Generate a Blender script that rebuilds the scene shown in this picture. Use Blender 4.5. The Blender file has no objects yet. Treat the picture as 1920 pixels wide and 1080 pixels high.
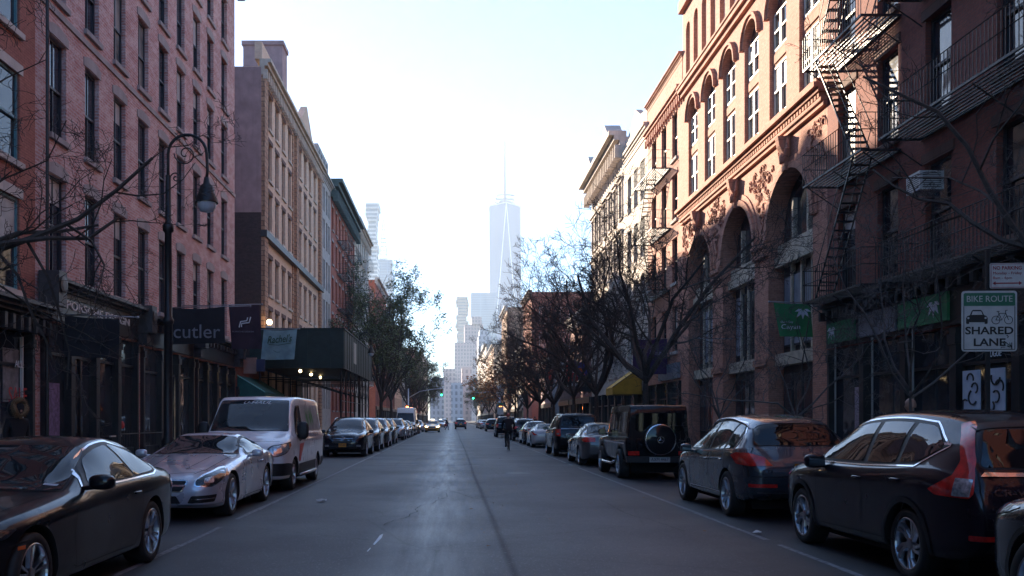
import bpy, bmesh, math, random
import numpy as np
from mathutils import Vector, Matrix
from mathutils.geometry import delaunay_2d_cdt
from mathutils.bvhtree import BVHTree

R = math.radians
scene = bpy.context.scene
COL = scene.collection
rng = random.Random(7)

# ------------------------------------------------------------------ camera
EYE = 1.55                     # camera height
HX, HY, FPX = 848.0, 786.0, 1700.0
cam_d = bpy.data.cameras.new("camera")
cam = bpy.data.objects.new("camera", cam_d)
COL.objects.link(cam)
cam.location = (0, 0, EYE)
cam.rotation_euler = (R(90), 0, 0)
cam_d.sensor_width = 36.0
cam_d.lens = FPX / 1920 * 36.0
cam_d.shift_x = (960 - HX) / 1920
cam_d.shift_y = (HY - 540) / 1920
cam_d.clip_start = 0.1
cam_d.clip_end = 9000
scene.camera = cam

# ------------------------------------------------------------------ sky, sun, exposure
HAZE = 0.00027
SUN_EL, SUN_AZ = R(17.5), R(-30.0)      # azimuth from +Y, negative = towards -X (left)
world = bpy.data.worlds.new("World")
scene.world = world
world.use_nodes = True
wn = world.node_tree
wn.nodes.clear()
wo = wn.nodes.new("ShaderNodeOutputWorld")
bg = wn.nodes.new("ShaderNodeBackground")
sky = wn.nodes.new("ShaderNodeTexSky")
sky.sky_type = 'NISHITA'
sky.sun_disc = False
sky.sun_elevation = SUN_EL
sky.sun_rotation = SUN_AZ
sky.altitude = 0
sky.air_density = 1.0
sky.dust_density = 0.2
sky.ozone_density = 6.0
bg.inputs["Strength"].default_value = 0.075
wn.links.new(sky.outputs[0], bg.inputs["Color"])
wn.links.new(bg.outputs[0], wo.inputs["Surface"])
sun_d = bpy.data.lights.new("sun", 'SUN')
sun_d.energy = 5.0
sun_d.angle = R(0.55)
sun_d.color = (1.0, 0.82, 0.62)
sun = bpy.data.objects.new("sun", sun_d)
COL.objects.link(sun)
sdir = Vector((math.sin(SUN_AZ) * math.cos(SUN_EL), math.cos(SUN_AZ) * math.cos(SUN_EL), math.sin(SUN_EL)))
sun.rotation_euler = sdir.to_track_quat('Z', 'Y').to_euler()
scene.view_settings.view_transform = 'Standard'
scene.view_settings.look = 'None'
scene.view_settings.exposure = 2.15
scene.view_settings.gamma = 1.0
scene.cycles.max_bounces = 6
scene.cycles.diffuse_bounces = 3
scene.cycles.glossy_bounces = 3
scene.cycles.volume_bounces = 1
scene.cycles.use_denoising = True

# ------------------------------------------------------------------ materials
MATS = {}
def nodes(name):
    m = bpy.data.materials.new(name)
    m.use_nodes = True
    nt = m.node_tree
    nt.nodes.clear()
    o = nt.nodes.new("ShaderNodeOutputMaterial")
    p = nt.nodes.new("ShaderNodeBsdfPrincipled")
    nt.links.new(p.outputs[0], o.inputs["Surface"])
    MATS[name] = m
    return m, nt, p
def N(nt, t, **kw):
    n = nt.nodes.new(t)
    for k, v in kw.items():
        if k in n.inputs: n.inputs[k].default_value = v
        else: setattr(n, k, v)
    return n
def ramp(nt, fac, stops):
    r = nt.nodes.new("ShaderNodeValToRGB")
    el = r.color_ramp.elements
    while len(el) < len(stops): el.new(0.5)
    for e, (p, c) in zip(el, stops):
        e.position = p
        e.color = (c, c, c, 1) if isinstance(c, (int, float)) else (*c, 1)
    nt.links.new(fac, r.inputs[0])
    return r.outputs[0]
def mixc(nt, fac, a, b, mode='MIX'):
    m = nt.nodes.new("ShaderNodeMix")
    m.data_type = 'RGBA'
    m.blend_type = mode
    for sock, v in ((m.inputs[0], fac), (m.inputs[6], a), (m.inputs[7], b)):
        if isinstance(v, (int, float)): sock.default_value = v
        elif isinstance(v, tuple): sock.default_value = (*v[:3], 1)
        else: nt.links.new(v, sock)
    return m.outputs[2]
def math_(nt, op, a, b=0.0):
    m = nt.nodes.new("ShaderNodeMath"); m.operation = op
    for i, v in enumerate((a, b)):
        if isinstance(v, (int, float)): m.inputs[i].default_value = v
        else: nt.links.new(v, m.inputs[i])
    return m.outputs[0]
def noise(nt, vec, scale, detail=4, rough=0.55):
    n = N(nt, "ShaderNodeTexNoise", Scale=scale, Detail=detail, Roughness=rough)
    nt.links.new(vec, n.inputs["Vector"])
    return n.outputs[0]
def bumpn(nt, p, h, strength, dist=0.01):
    b = N(nt, "ShaderNodeBump", Strength=strength, Distance=dist)
    nt.links.new(h, b.inputs["Height"])
    nt.links.new(b.outputs[0], p.inputs["Normal"])
def mat(name, col, rough=0.6, metal=0.0, var=0.15, scale=3.0, bump=0.0, coat=0.0, spec=0.5, emit=None, es=0.0):
    """plain surface with procedural mottling"""
    if name in MATS: return MATS[name]
    m, nt, p = nodes(name)
    pos = nt.nodes.new("ShaderNodeTexCoord").outputs["Object"]
    f = noise(nt, pos, scale)
    c0 = tuple(c * (1 - var) for c in col); c1 = tuple(min(1, c * (1 + var)) for c in col)
    nt.links.new(ramp(nt, f, [(0.3, c0), (0.7, c1)]), p.inputs["Base Color"])
    p.inputs["Roughness"].default_value = rough
    p.inputs["Metallic"].default_value = metal
    p.inputs["Coat Weight"].default_value = coat
    p.inputs["Coat Roughness"].default_value = 0.03
    p.inputs["Specular IOR Level"].default_value = spec
    if bump: bumpn(nt, p, noise(nt, pos, scale * 8), bump)
    if emit:
        p.inputs["Emission Color"].default_value = (*emit, 1)
        p.inputs["Emission Strength"].default_value = es
    return m
def walluv(nt):
    """(along wall, up) in metres for any axis-aligned wall"""
    pos = nt.nodes.new("ShaderNodeNewGeometry").outputs["Position"]
    s = nt.nodes.new("ShaderNodeSeparateXYZ"); nt.links.new(pos, s.inputs[0])
    c = nt.nodes.new("ShaderNodeCombineXYZ")
    nt.links.new(math_(nt, 'ADD', s.outputs[0], s.outputs[1]), c.inputs[0])
    nt.links.new(s.outputs[2], c.inputs[1])
    return c.outputs[0], pos
def brick(name, c1, c2, mortar, worn=None, wornamt=0.0, bw=0.22, bh=0.075, msize=0.008, dirt=0.35):
    if name in MATS: return MATS[name]
    m, nt, p = nodes(name)
    uv, pos = walluv(nt)
    b = N(nt, "ShaderNodeTexBrick", Scale=1.0)
    b.inputs["Brick Width"].default_value = bw
    b.inputs["Row Height"].default_value = bh
    b.inputs["Mortar Size"].default_value = msize
    b.inputs["Bias"].default_value = -0.1
    b.squash = 1.0
    b.inputs["Color1"].default_value = (*c1, 1)
    b.inputs["Color2"].default_value = (*c2, 1)
    b.inputs["Mortar"].default_value = (*mortar, 1)
    nt.links.new(uv, b.inputs["Vector"])
    col = b.outputs[0]
    col = mixc(nt, ramp(nt, noise(nt, pos, 0.9, 6), [(0.35, 0.0), (0.75, dirt)]), col, tuple(c * 0.55 for c in c1))
    col = mixc(nt, ramp(nt, noise(nt, pos, 9.0, 3), [(0.4, 0.0), (0.8, 0.35)]), col, tuple(min(1, c * 1.5) for c in c2))
    if worn:
        mpw = nt.nodes.new("ShaderNodeMapping"); mpw.inputs["Scale"].default_value = (1.0, 1.0, 2.6); nt.links.new(pos, mpw.inputs[0])
        w = ramp(nt, noise(nt, mpw.outputs[0], 1.1, 12, 0.85), [(0.5 - 0.06, 1.0), (0.5 + 0.05, 0.0)])
        w2 = ramp(nt, noise(nt, uv, 16.0, 4, 0.7), [(0.38, 0.15), (0.56, 1.0)])
        col = mixc(nt, math_(nt, 'MULTIPLY', math_(nt, 'MULTIPLY', w, w2), wornamt), col, worn)
    nt.links.new(col, p.inputs["Base Color"])
    p.inputs["Roughness"].default_value = 0.85
    bumpn(nt, p, math_(nt, 'SUBTRACT', noise(nt, pos, 30, 3), b.outputs[1]), 0.5, 0.012)
    return m
def stone(name, col, block=None, var=0.25, rough=0.85):
    if name in MATS: return MATS[name]
    m, nt, p = nodes(name)
    uv, pos = walluv(nt)
    f = noise(nt, pos, 1.3, 7, 0.6)
    c = ramp(nt, f, [(0.3, tuple(x * (1 - var) for x in col)), (0.7, tuple(min(1, x * (1 + var * 0.6)) for x in col))])
    st = nt.nodes.new("ShaderNodeMapping"); st.inputs["Scale"].default_value = (3.0, 0.25, 1)
    nt.links.new(uv, st.inputs[0])
    c = mixc(nt, ramp(nt, noise(nt, st.outputs[0], 1.5, 5), [(0.5, 0.0), (0.8, 0.4)]), c, tuple(x * 0.5 for x in col))
    h = noise(nt, pos, 22, 4)
    if block:
        b = N(nt, "ShaderNodeTexBrick", Scale=1.0)
        b.inputs["Brick Width"].default_value = block[0]
        b.inputs["Row Height"].default_value = block[1]
        b.inputs["Mortar Size"].default_value = 0.012
        b.inputs["Color1"].default_value = (1, 1, 1, 1); b.inputs["Color2"].default_value = (0.86, 0.86, 0.86, 1)
        b.inputs["Mortar"].default_value = (0.45, 0.45, 0.45, 1)
        nt.links.new(uv, b.inputs["Vector"])
        c = mixc(nt, 1.0, c, b.outputs[0], 'MULTIPLY')
        h = math_(nt, 'SUBTRACT', h, b.outputs[1])
    nt.links.new(c, p.inputs["Base Color"])
    p.inputs["Roughness"].default_value = rough
    bumpn(nt, p, h, 0.35, 0.012)
    return m
def glass(name, col=(0.02, 0.025, 0.03), rough=0.04, wav=0.02):
    if name in MATS: return MATS[name]
    m, nt, p = nodes(name)
    pos = nt.nodes.new("ShaderNodeNewGeometry").outputs["Position"]
    f = noise(nt, pos, 0.7, 3)
    nt.links.new(ramp(nt, f, [(0.35, tuple(c * 0.5 for c in col)), (0.7, tuple(c * 1.6 for c in col))]), p.inputs["Base Color"])
    p.inputs["Roughness"].default_value = rough
    p.inputs["IOR"].default_value = 1.6
    if wav: bumpn(nt, p, noise(nt, pos, 1.7, 1), wav * 10, 0.01)
    return m
def paint(name, col, metal=0.4, rough=0.28, dust=0.12):
    if name in MATS: return MATS[name]
    m, nt, p = nodes(name)
    pos = nt.nodes.new("ShaderNodeTexCoord").outputs["Object"]
    s = nt.nodes.new("ShaderNodeSeparateXYZ"); nt.links.new(pos, s.inputs[0])
    f = noise(nt, pos, 2.5, 6)
    low = ramp(nt, math_(nt, 'ADD', s.outputs[2], math_(nt, 'MULTIPLY', f, 0.3)), [(0.25, 0.75), (0.8, 0.25)])
    d = math_(nt, 'MULTIPLY', low, dust)
    nt.links.new(mixc(nt, d, col, (0.16, 0.14, 0.13)), p.inputs["Base Color"])
    p.inputs["Metallic"].default_value = metal
    nt.links.new(ramp(nt, f, [(0.3, rough * 0.85), (0.75, rough * 1.35)]), p.inputs["Roughness"])
    p.inputs["Coat Weight"].default_value = 1.0 if sum(col) > .06 else 0.75
    p.inputs["Coat Roughness"].default_value = 0.02
    if sum(col) < .06: p.inputs["Specular IOR Level"].default_value = 0.1
    return m

# ------------------------------------------------------------------ mesh builder
class MB:
    def __init__(s): s.v = []; s.f = []; s.m = []; s.mi = 0; s.T = None
    def vert(s, p):
        if s.T: p = s.T(*p)
        s.v.append(tuple(p)); return len(s.v) - 1
    def face(s, idx): s.f.append(tuple(idx)); s.m.append(s.mi)
    def poly(s, pts): s.face([s.vert(p) for p in pts])
    def box(s, a0, a1, b0, b1, c0, c1):
        i = [s.vert(p) for p in ((a0,b0,c0),(a1,b0,c0),(a1,b1,c0),(a0,b1,c0),(a0,b0,c1),(a1,b0,c1),(a1,b1,c1),(a0,b1,c1))]
        for q in ((0,3,2,1),(4,5,6,7),(0,1,5,4),(1,2,6,5),(2,3,7,6),(3,0,4,7)): s.face([i[k] for k in q])
    def prism(s, pts, fn, t0, t1):
        """pts 2D closed outline, fn(a,b,t)->3D"""
        n = len(pts)
        A = [s.vert(fn(a, b, t0)) for a, b in pts]; B = [s.vert(fn(a, b, t1)) for a, b in pts]
        s.face(A[::-1]); s.face(B)
        for k in range(n): s.face([A[k], A[(k+1) % n], B[(k+1) % n], B[k]])
    def tube(s, pts, rad, n=6, cap=True):
        pts = [Vector(p) for p in pts]
        if isinstance(rad, (int, float)): rad = [rad] * len(pts)
        prev = None; u = None
        for k, p in enumerate(pts):
            d = (pts[min(k+1, len(pts)-1)] - pts[max(k-1, 0)])
            if d.length < 1e-9: d = Vector((0, 0, 1))
            d.normalize()
            if u is None:
                u = d.orthogonal().normalized()
            else:
                u = (u - d * u.dot(d))
                u = u.normalized() if u.length > 1e-6 else d.orthogonal().normalized()
            w = d.cross(u)
            ring = [s.vert(p + (u * math.cos(2*math.pi*j/n) + w * math.sin(2*math.pi*j/n)) * rad[k]) for j in range(n)]
            if prev:
                for j in range(n): s.face([prev[j], prev[(j+1) % n], ring[(j+1) % n], ring[j]])
            elif cap: s.face(ring[::-1])
            prev = ring
        if cap: s.face(prev)
    def lathe(s, prof, fn, n=24):
        """prof [(r,h)], fn(a,b,h) -> 3D with a,b the plane of rotation"""
        prev = None
        for r, h in prof:
            ring = [s.vert(fn(r*math.cos(2*math.pi*j/n), r*math.sin(2*math.pi*j/n), h)) for j in range(n)]
            if prev:
                for j in range(n): s.face([prev[j], prev[(j+1) % n], ring[(j+1) % n], ring[j]])
            prev = ring
        return prev
    def ball(s, c, rx, ry=None, rz=None, n=10, e=1.0):
        ry = ry or rx; rz = rz or rx
        def sp(v): return math.copysign(abs(v) ** e, v)
        rows = []
        for i in range(n + 1):
            t = math.pi * i / n
            rows.append([s.vert((c[0] + rx*sp(math.sin(t))*sp(math.cos(2*math.pi*j/(2*n))),
                                 c[1] + ry*sp(math.sin(t))*sp(math.sin(2*math.pi*j/(2*n))),
                                 c[2] + rz*sp(math.cos(t)))) for j in range(2*n)])
        for i in range(n):
            for j in range(2*n): s.face([rows[i][j], rows[i+1][j], rows[i+1][(j+1) % (2*n)], rows[i][(j+1) % (2*n)]])
    def mesh(s, name, mats, smooth=False):
        me = bpy.data.meshes.new(name)
        me.from_pydata(s.v, [], s.f)
        for mm in (mats if isinstance(mats, (list, tuple)) else [mats]): me.materials.append(mm)
        if any(s.m): me.polygons.foreach_set("material_index", s.m)
        if smooth:
            me.polygons.foreach_set("use_smooth", [True] * len(s.f))
        me.update()
        return me
    def build(s, name, mats, parent=None, smooth=False, loc=(0, 0, 0)):
        o = bpy.data.objects.new(name, s.mesh(name, mats, smooth))
        COL.objects.link(o)
        o.location = loc
        if parent: o.parent = parent
        return o
def angle_smooth(o, deg=35):
    bm = bmesh.new(); bm.from_mesh(o.data)
    bmesh.ops.remove_doubles(bm, verts=bm.verts, dist=1e-5)
    bmesh.ops.recalc_face_normals(bm, faces=bm.faces)
    for f in bm.faces: f.smooth = True
    for e in bm.edges:
        if len(e.link_faces) == 2 and e.calc_face_angle(0) > R(deg): e.smooth = False
    bm.to_mesh(o.data); bm.free()
    return o
def thing(name, label, cat, loc=(0, 0, 0), rz=0.0, group=None):
    o = bpy.data.objects.new(name, None)
    COL.objects.link(o)
    o.empty_display_size = 0.2
    o.location = loc; o.rotation_euler = (0, 0, rz)
    return tag(o, label, cat, group)
def tag(o, label=None, cat=None, group=None, kind=None):
    if label: o["label"] = label
    if cat: o["category"] = cat
    if group: o["group"] = group
    if kind: o["kind"] = kind
    return o
def put(me, name, parent, loc=(0, 0, 0), rot=(0, 0, 0), scale=None):
    o = bpy.data.objects.new(name, me)
    COL.objects.link(o)
    o.location = loc; o.rotation_euler = rot
    if scale: o.scale = scale
    if parent: o.parent = parent
    return o
def copy_tree(o, parent=None, skip=()):
    c = o.copy(); COL.objects.link(c)
    if parent: c.parent = parent
    for ch in o.children:
        if ch.name.split(".")[0] not in skip: copy_tree(ch, c, skip)
    return c
FARSKIP = ("panel_seam", "chrome_strip", "door_handle", "mirror_glass", "lettering", "windscreen_seal", "rear_window_seal", "window_pillar_trim", "underbody", "fog_lamp", "badge")
def dup(root, loc, rz, label, group=None, skip=()):
    c = copy_tree(root, None, skip)
    c.location = loc; c.rotation_euler = (0, 0, rz); c["label"] = label
    if group: c["group"] = group
    return c
def text(s, size, m, parent, loc, rot, name="lettering", ext=0.004, align='CENTER', width=None, shear=0.0, off=0.0):
    cu = bpy.data.curves.new(name, 'FONT')
    cu.body = s; cu.size = size; cu.extrude = ext; cu.align_x = align; cu.align_y = 'CENTER'
    cu.shear = shear; cu.offset = off; cu.resolution_u = 3
    t = bpy.data.objects.new(name + "_c", cu); COL.objects.link(t)
    bpy.context.view_layer.update()
    me = bpy.data.meshes.new_from_object(t.evaluated_get(bpy.context.evaluated_depsgraph_get()))
    bpy.data.objects.remove(t)
    me.name = name
    me.materials.clear(); me.materials.append(m)
    if width:
        xs = [v.co.x for v in me.vertices]
        if xs:
            k = width / (max(xs) - min(xs))
            for v in me.vertices: v.co.x *= k
    return put(me, name, parent, loc, rot)
FACECAM = (R(90), 0, 0)               # text standing up and read from -Y
FACE_PX = (R(90), 0, R(90))           # read from +X (left-hand facades)
FACE_NX = (R(90), 0, R(-90))          # read from -X (right-hand facades)
def pchip(keys, xs):
    x = np.array([k[0] for k in keys], float); y = np.array([k[1] for k in keys], float)
    h = np.diff(x); d = np.diff(y) / h; m = np.zeros(len(x))
    m[0] = d[0]; m[-1] = d[-1]
    for i in range(1, len(x) - 1):
        if d[i-1] * d[i] > 0:
            w1 = 2*h[i] + h[i-1]; w2 = h[i] + 2*h[i-1]
            m[i] = (w1 + w2) / (w1 / d[i-1] + w2 / d[i])
    xs = np.clip(np.asarray(xs, float), x[0], x[-1])
    i = np.clip(np.searchsorted(x, xs) - 1, 0, len(h) - 1)
    t = (xs - x[i]) / h[i]
    return ((2*t**3 - 3*t**2 + 1) * y[i] + (t**3 - 2*t**2 + t) * h[i] * m[i] + (-2*t**3 + 3*t**2) * y[i+1] + (t**3 - t**2) * h[i] * m[i+1])

# shared materials
M_glass_bld = glass("window_glass", (0.03, 0.035, 0.045), 0.05, 0.05)
M_glass_bld2 = glass("window_glass_curtained", (0.24, 0.23, 0.20), 0.12, 0.03)
M_frame_dark = mat("dark_window_frame", (0.03, 0.03, 0.035), 0.5)
M_frame_white = mat("white_window_frame", (0.55, 0.55, 0.52), 0.5, var=0.1)
M_iron = mat("black_iron", (0.015, 0.015, 0.017), 0.45, var=0.3, scale=12, bump=0.1)
M_white = mat("white_marks", (0.75, 0.75, 0.75), 0.6, var=0.05)
M_black = mat("black_rubber", (0.012, 0.012, 0.013), 0.75, var=0.3, scale=20)
M_roof = mat("roof_tar", (0.05, 0.05, 0.055), 0.9)
M_store = mat("dark_store_paint", (0.02, 0.02, 0.023), 0.35, var=0.3, scale=4, bump=0.05)
M_store2 = mat("weathered_dark_cornice", (0.045, 0.04, 0.042), 0.5, var=0.4, scale=5, bump=0.2)
# ------------------------------------------------------------------ vehicles
M_tint = glass("car_tinted_glass", (0.006, 0.007, 0.009), 0.02, 0.0)
M_shield = glass("car_windscreen_glass", (0.02, 0.024, 0.028), 0.02, 0.0)
M_chrome = mat("chrome_trim", (0.75, 0.75, 0.78), 0.12, 1.0, var=0.03)
M_satin = mat("satin_alloy", (0.42, 0.43, 0.46), 0.28, 1.0, var=0.08)
M_tyre = mat("tyre_rubber", (0.016, 0.016, 0.017), 0.7, var=0.25, scale=18, bump=0.15)
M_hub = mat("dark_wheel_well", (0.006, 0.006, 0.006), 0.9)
M_plastic = mat("black_car_plastic", (0.014, 0.014, 0.016), 0.5, var=0.2, scale=20, bump=0.1)
M_gap = mat("panel_gap", (0.003, 0.003, 0.003), 0.8)
M_redlamp = mat("red_lamp_lens", (0.58, 0.02, 0.015), 0.12, var=0.35, scale=14, coat=1.0)
M_clearlamp = mat("clear_lamp_lens", (0.50, 0.50, 0.52), 0.12, 0.6, var=0.5, scale=28, coat=1.0)
M_darklamp = mat("smoked_lamp_lens", (0.03, 0.03, 0.034), 0.08, 0.2, var=0.5, scale=22, coat=1.0)
M_orange = mat("orange_lamp_lens", (0.75, 0.16, 0.02), 0.15, var=0.2, coat=1.0)
M_plate_y = mat("yellow_number_plate", (0.62, 0.25, 0.02), 0.5, var=0.08)
M_plate_w = mat("white_number_plate", (0.45, 0.45, 0.42), 0.5, var=0.08)
M_ink = mat("dark_blue_ink", (0.02, 0.02, 0.06), 0.6)
M_lit = mat("lit_headlamp", (1, 0.8, 0.5), 0.3, emit=(1.0, 0.72, 0.4), es=2.5)

def round_poly(pts, r, n=4):
    out = []
    k = len(pts)
    for i in range(k):
        a, b, c = Vector(pts[i-1]), Vector(pts[i]), Vector(pts[(i+1) % k])
        u, v = a - b, c - b
        d = min(r, u.length * 0.45, v.length * 0.45)
        if d < 1e-4: out.append(tuple(b)); continue
        p, q = b + u.normalized() * d, b + v.normalized() * d
        for j in range(n + 1):
            t = j / n
            out.append(tuple(p * (1-t)**2 + b * 2*t*(1-t) + q * t*t))
    return out
def project(bvh, p, d):
    h = bvh.ray_cast(p - d * 6.0, d)
    if h[0] is None:
        h = bvh.find_nearest(p)
        return h[0], h[1]
    n = h[1]
    if n.dot(d) > 0: n = -n
    return h[0], n
def patch(bvh, pts, d, off, res=0.05):
    """a sheet lying on the body inside the outline pts (3D, seen along d)"""
    d = Vector(d).normalized()
    a = d.cross(Vector((0, 0, 1)))
    a = a.normalized() if a.length > 0.1 else Vector((1, 0, 0))
    b = a.cross(d).normalized()
    P = [(Vector(p).dot(a), Vector(p).dot(b)) for p in pts]
    E = []
    for i in range(len(P)):
        p, q = Vector(P[i]), Vector(P[(i+1) % len(P)])
        n = max(1, int((q - p).length / res))
        for j in range(n): E.append(p.lerp(q, j / n))
    n = len(E)
    xs = [e.x for e in E]; ys = [e.y for e in E]
    def inside(x, y):
        c = False
        for i in range(n):
            p, q = E[i], E[i-1]
            if (p.y > y) != (q.y > y) and x < (q.x - p.x) * (y - p.y) / (q.y - p.y) + p.x: c = not c
        return c
    V = list(E)
    x = min(xs) + res * 0.5
    while x < max(xs):
        y = min(ys) + res * 0.5
        while y < max(ys):
            if inside(x, y) and min((x-e.x)**2 + (y-e.y)**2 for e in E) > (res * 0.45)**2: V.append(Vector((x, y)))
            y += res
        x += res
    r = delaunay_2d_cdt(V, [(i, (i+1) % n) for i in range(n)], [list(range(n))], 1, 1e-6)
    mb = MB()
    for v in r[0]:
        base = a * v[0] + b * v[1]
        base = base - d * (base.dot(d))
        h, nn = project(bvh, base, d)
        mb.vert(h + nn * off)
    for f in r[2]: mb.face(f)
    return mb
def ribbon(bvh, pts, d, w, off, mb=None, res=0.04):
    """thin strip along a polyline (3D points seen along d)"""
    d = Vector(d).normalized()
    mb = mb or MB()
    Q = []
    for i in range(len(pts) - 1):
        p, q = Vector(pts[i]), Vector(pts[i+1])
        n = max(1, int((q - p).length / res))
        for j in range(n): Q.append(p.lerp(q, j / n))
    Q.append(Vector(pts[-1]))
    prev = None
    for i, p in enumerate(Q):
        t = (Q[min(i+1, len(Q)-1)] - Q[max(i-1, 0)]); t -= d * t.dot(d)
        if t.length < 1e-9: continue
        s = t.normalized().cross(d) * (w / 2)
        pr = []
        for e in (p - s, p + s):
            e = e - d * e.dot(d)
            h, nn = project(bvh, e, d); pr.append(mb.vert(h + nn * off))
        if prev: mb.face([prev[0], pr[0], pr[1], prev[1]])
        prev = pr
    return mb

def section(w, z0, zb, zt, wr, sq):
    """half section from bottom centre to top centre"""
    g = max(zt - zb, 0.012)
    t = min(1.0, g / 0.30); t = t * t * (3 - 2*t)
    h = zb - z0
    lo = [(0, z0), (0.78*w, z0), (0.93*w, z0 + 0.02), (0.972*w, z0 + 0.09*h + 0.02), (0.99*w, z0 + 0.25*h),
          (0.992*w, z0 + 0.48*h), (1.0*w, z0 + 0.70*h), (1.0*w, z0 + 0.83*h), (0.985*w, z0 + 0.92*h)]
    hood = [(0.955*w, zb - 0.01), (0.90*w, zb + 0.35*g), (0.80*w, zb + 0.70*g), (0.62*w, zb + 0.88*g), (0.42*w, zb + 0.96*g), (0.2*w, zt), (0, zt)]
    a = sq
    cab = [(0.962*w, zb - 0.005), (0.935*w, zb + 0.03), ((0.93*w)*0.45 + wr*0.55, zb + 0.55*g),
           (wr, zt - 0.12*(1-a) - 0.05*a), (wr - 0.05 - 0.02*(1-a), zt - 0.045*(1-a) - 0.015*a), (wr*0.55, zt - 0.012), (0, zt)]
    hi = [(p[0]*(1-t) + q[0]*t, p[1]*(1-t) + q[1]*t) for p, q in zip(hood, cab)]
    P = lo + hi
    # dense resample by chordal pchip-ish catmull
    out = []
    n = len(P)
    for i in range(n - 1):
        p0, p1, p2, p3 = P[max(i-1, 0)], P[i], P[i+1], P[min(i+2, n-1)]
        k = 3 if i > 0 else 1
        for j in range(k):
            u = j / k
            o = []
            for c in (0, 1):
                m1 = (p2[c] - p0[c]) * 0.5 * 0.75; m2 = (p3[c] - p1[c]) * 0.5 * 0.75
                o.append((2*u**3-3*u**2+1)*p1[c] + (u**3-2*u**2+u)*m1 + (-2*u**3+3*u**2)*p2[c] + (u**3-u**2)*m2)
            out.append(tuple(o))
    out.append(P[-1])
    out[0] = (0, z0)
    return out

def wheel_meshes(r, w, spokes, style, mr=None):
    mb = MB(); f = lambda a, b, h: (h, a, b)
    rr = r * style.get("ratio", 0.70)
    mb.lathe([(rr, -w*0.5), (rr*1.02, -w*0.5), (r*0.93, -w*0.5), (r*0.985, -w*0.42), (r, -w*0.3), (r, w*0.3), (r*0.985, w*0.42), (r*0.93, w*0.5), (rr*1.03, w*0.5), (rr, w*0.46)], f, 40)
    ty = mb.mesh("wheel", M_tyre, True)
    q = MB()
    q.lathe([(rr*1.015, w*0.49), (rr*0.99, w*0.505), (rr*0.95, w*0.49), (rr*0.93, w*0.42), (rr*0.88, w*0.1), (rr*0.88, -w*0.4)], f, 40)
    q.mi = 1
    q.lathe([(rr*0.9, w*0.02), (0.001, w*0.02)], f, 24)
    q.mi = 0
    tw = style.get("twist", 0.0); wd = style.get("w", 0.10)
    for k in range(spokes):
        for sgn in (style.get("pair", (0.0,))):
            th = 2*math.pi*k/spokes + sgn
            prof = []
            for rad, off, ww in ((0.10, 0.0, wd*0.9), (0.55, tw*0.5, wd*0.75), (0.96, tw, wd*1.1)):
                prof.append((rad*rr, th + off, ww*rr))
            rows = []
            for rad, an, ww in prof:
                c, s_ = math.cos(an), math.sin(an)
                dz = 0.36 if rad < 0.2*rr else (0.42 if rad < 0.7*rr else 0.47)
                rows.append([q.vert((w*(dz-0.14), rad*c - (-s_)*ww, rad*s_ - c*ww)), q.vert((w*dz, rad*c - (-s_)*ww*0.6, rad*s_ - c*ww*0.6)),
                             q.vert((w*dz, rad*c + (-s_)*ww*0.6, rad*s_ + c*ww*0.6)), q.vert((w*(dz-0.14), rad*c + (-s_)*ww, rad*s_ + c*ww))])
            for i in range(2):
                for j in range(3): q.face([rows[i][j], rows[i][j+1], rows[i+1][j+1], rows[i+1][j]])
    q.lathe([(rr*0.24, w*0.22), (rr*0.24, w*0.38), (rr*0.17, w*0.41), (0.001, w*0.42)], f, 20)
    return ty, q.mesh("rim", [mr or M_satin, M_hub], False)

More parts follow.
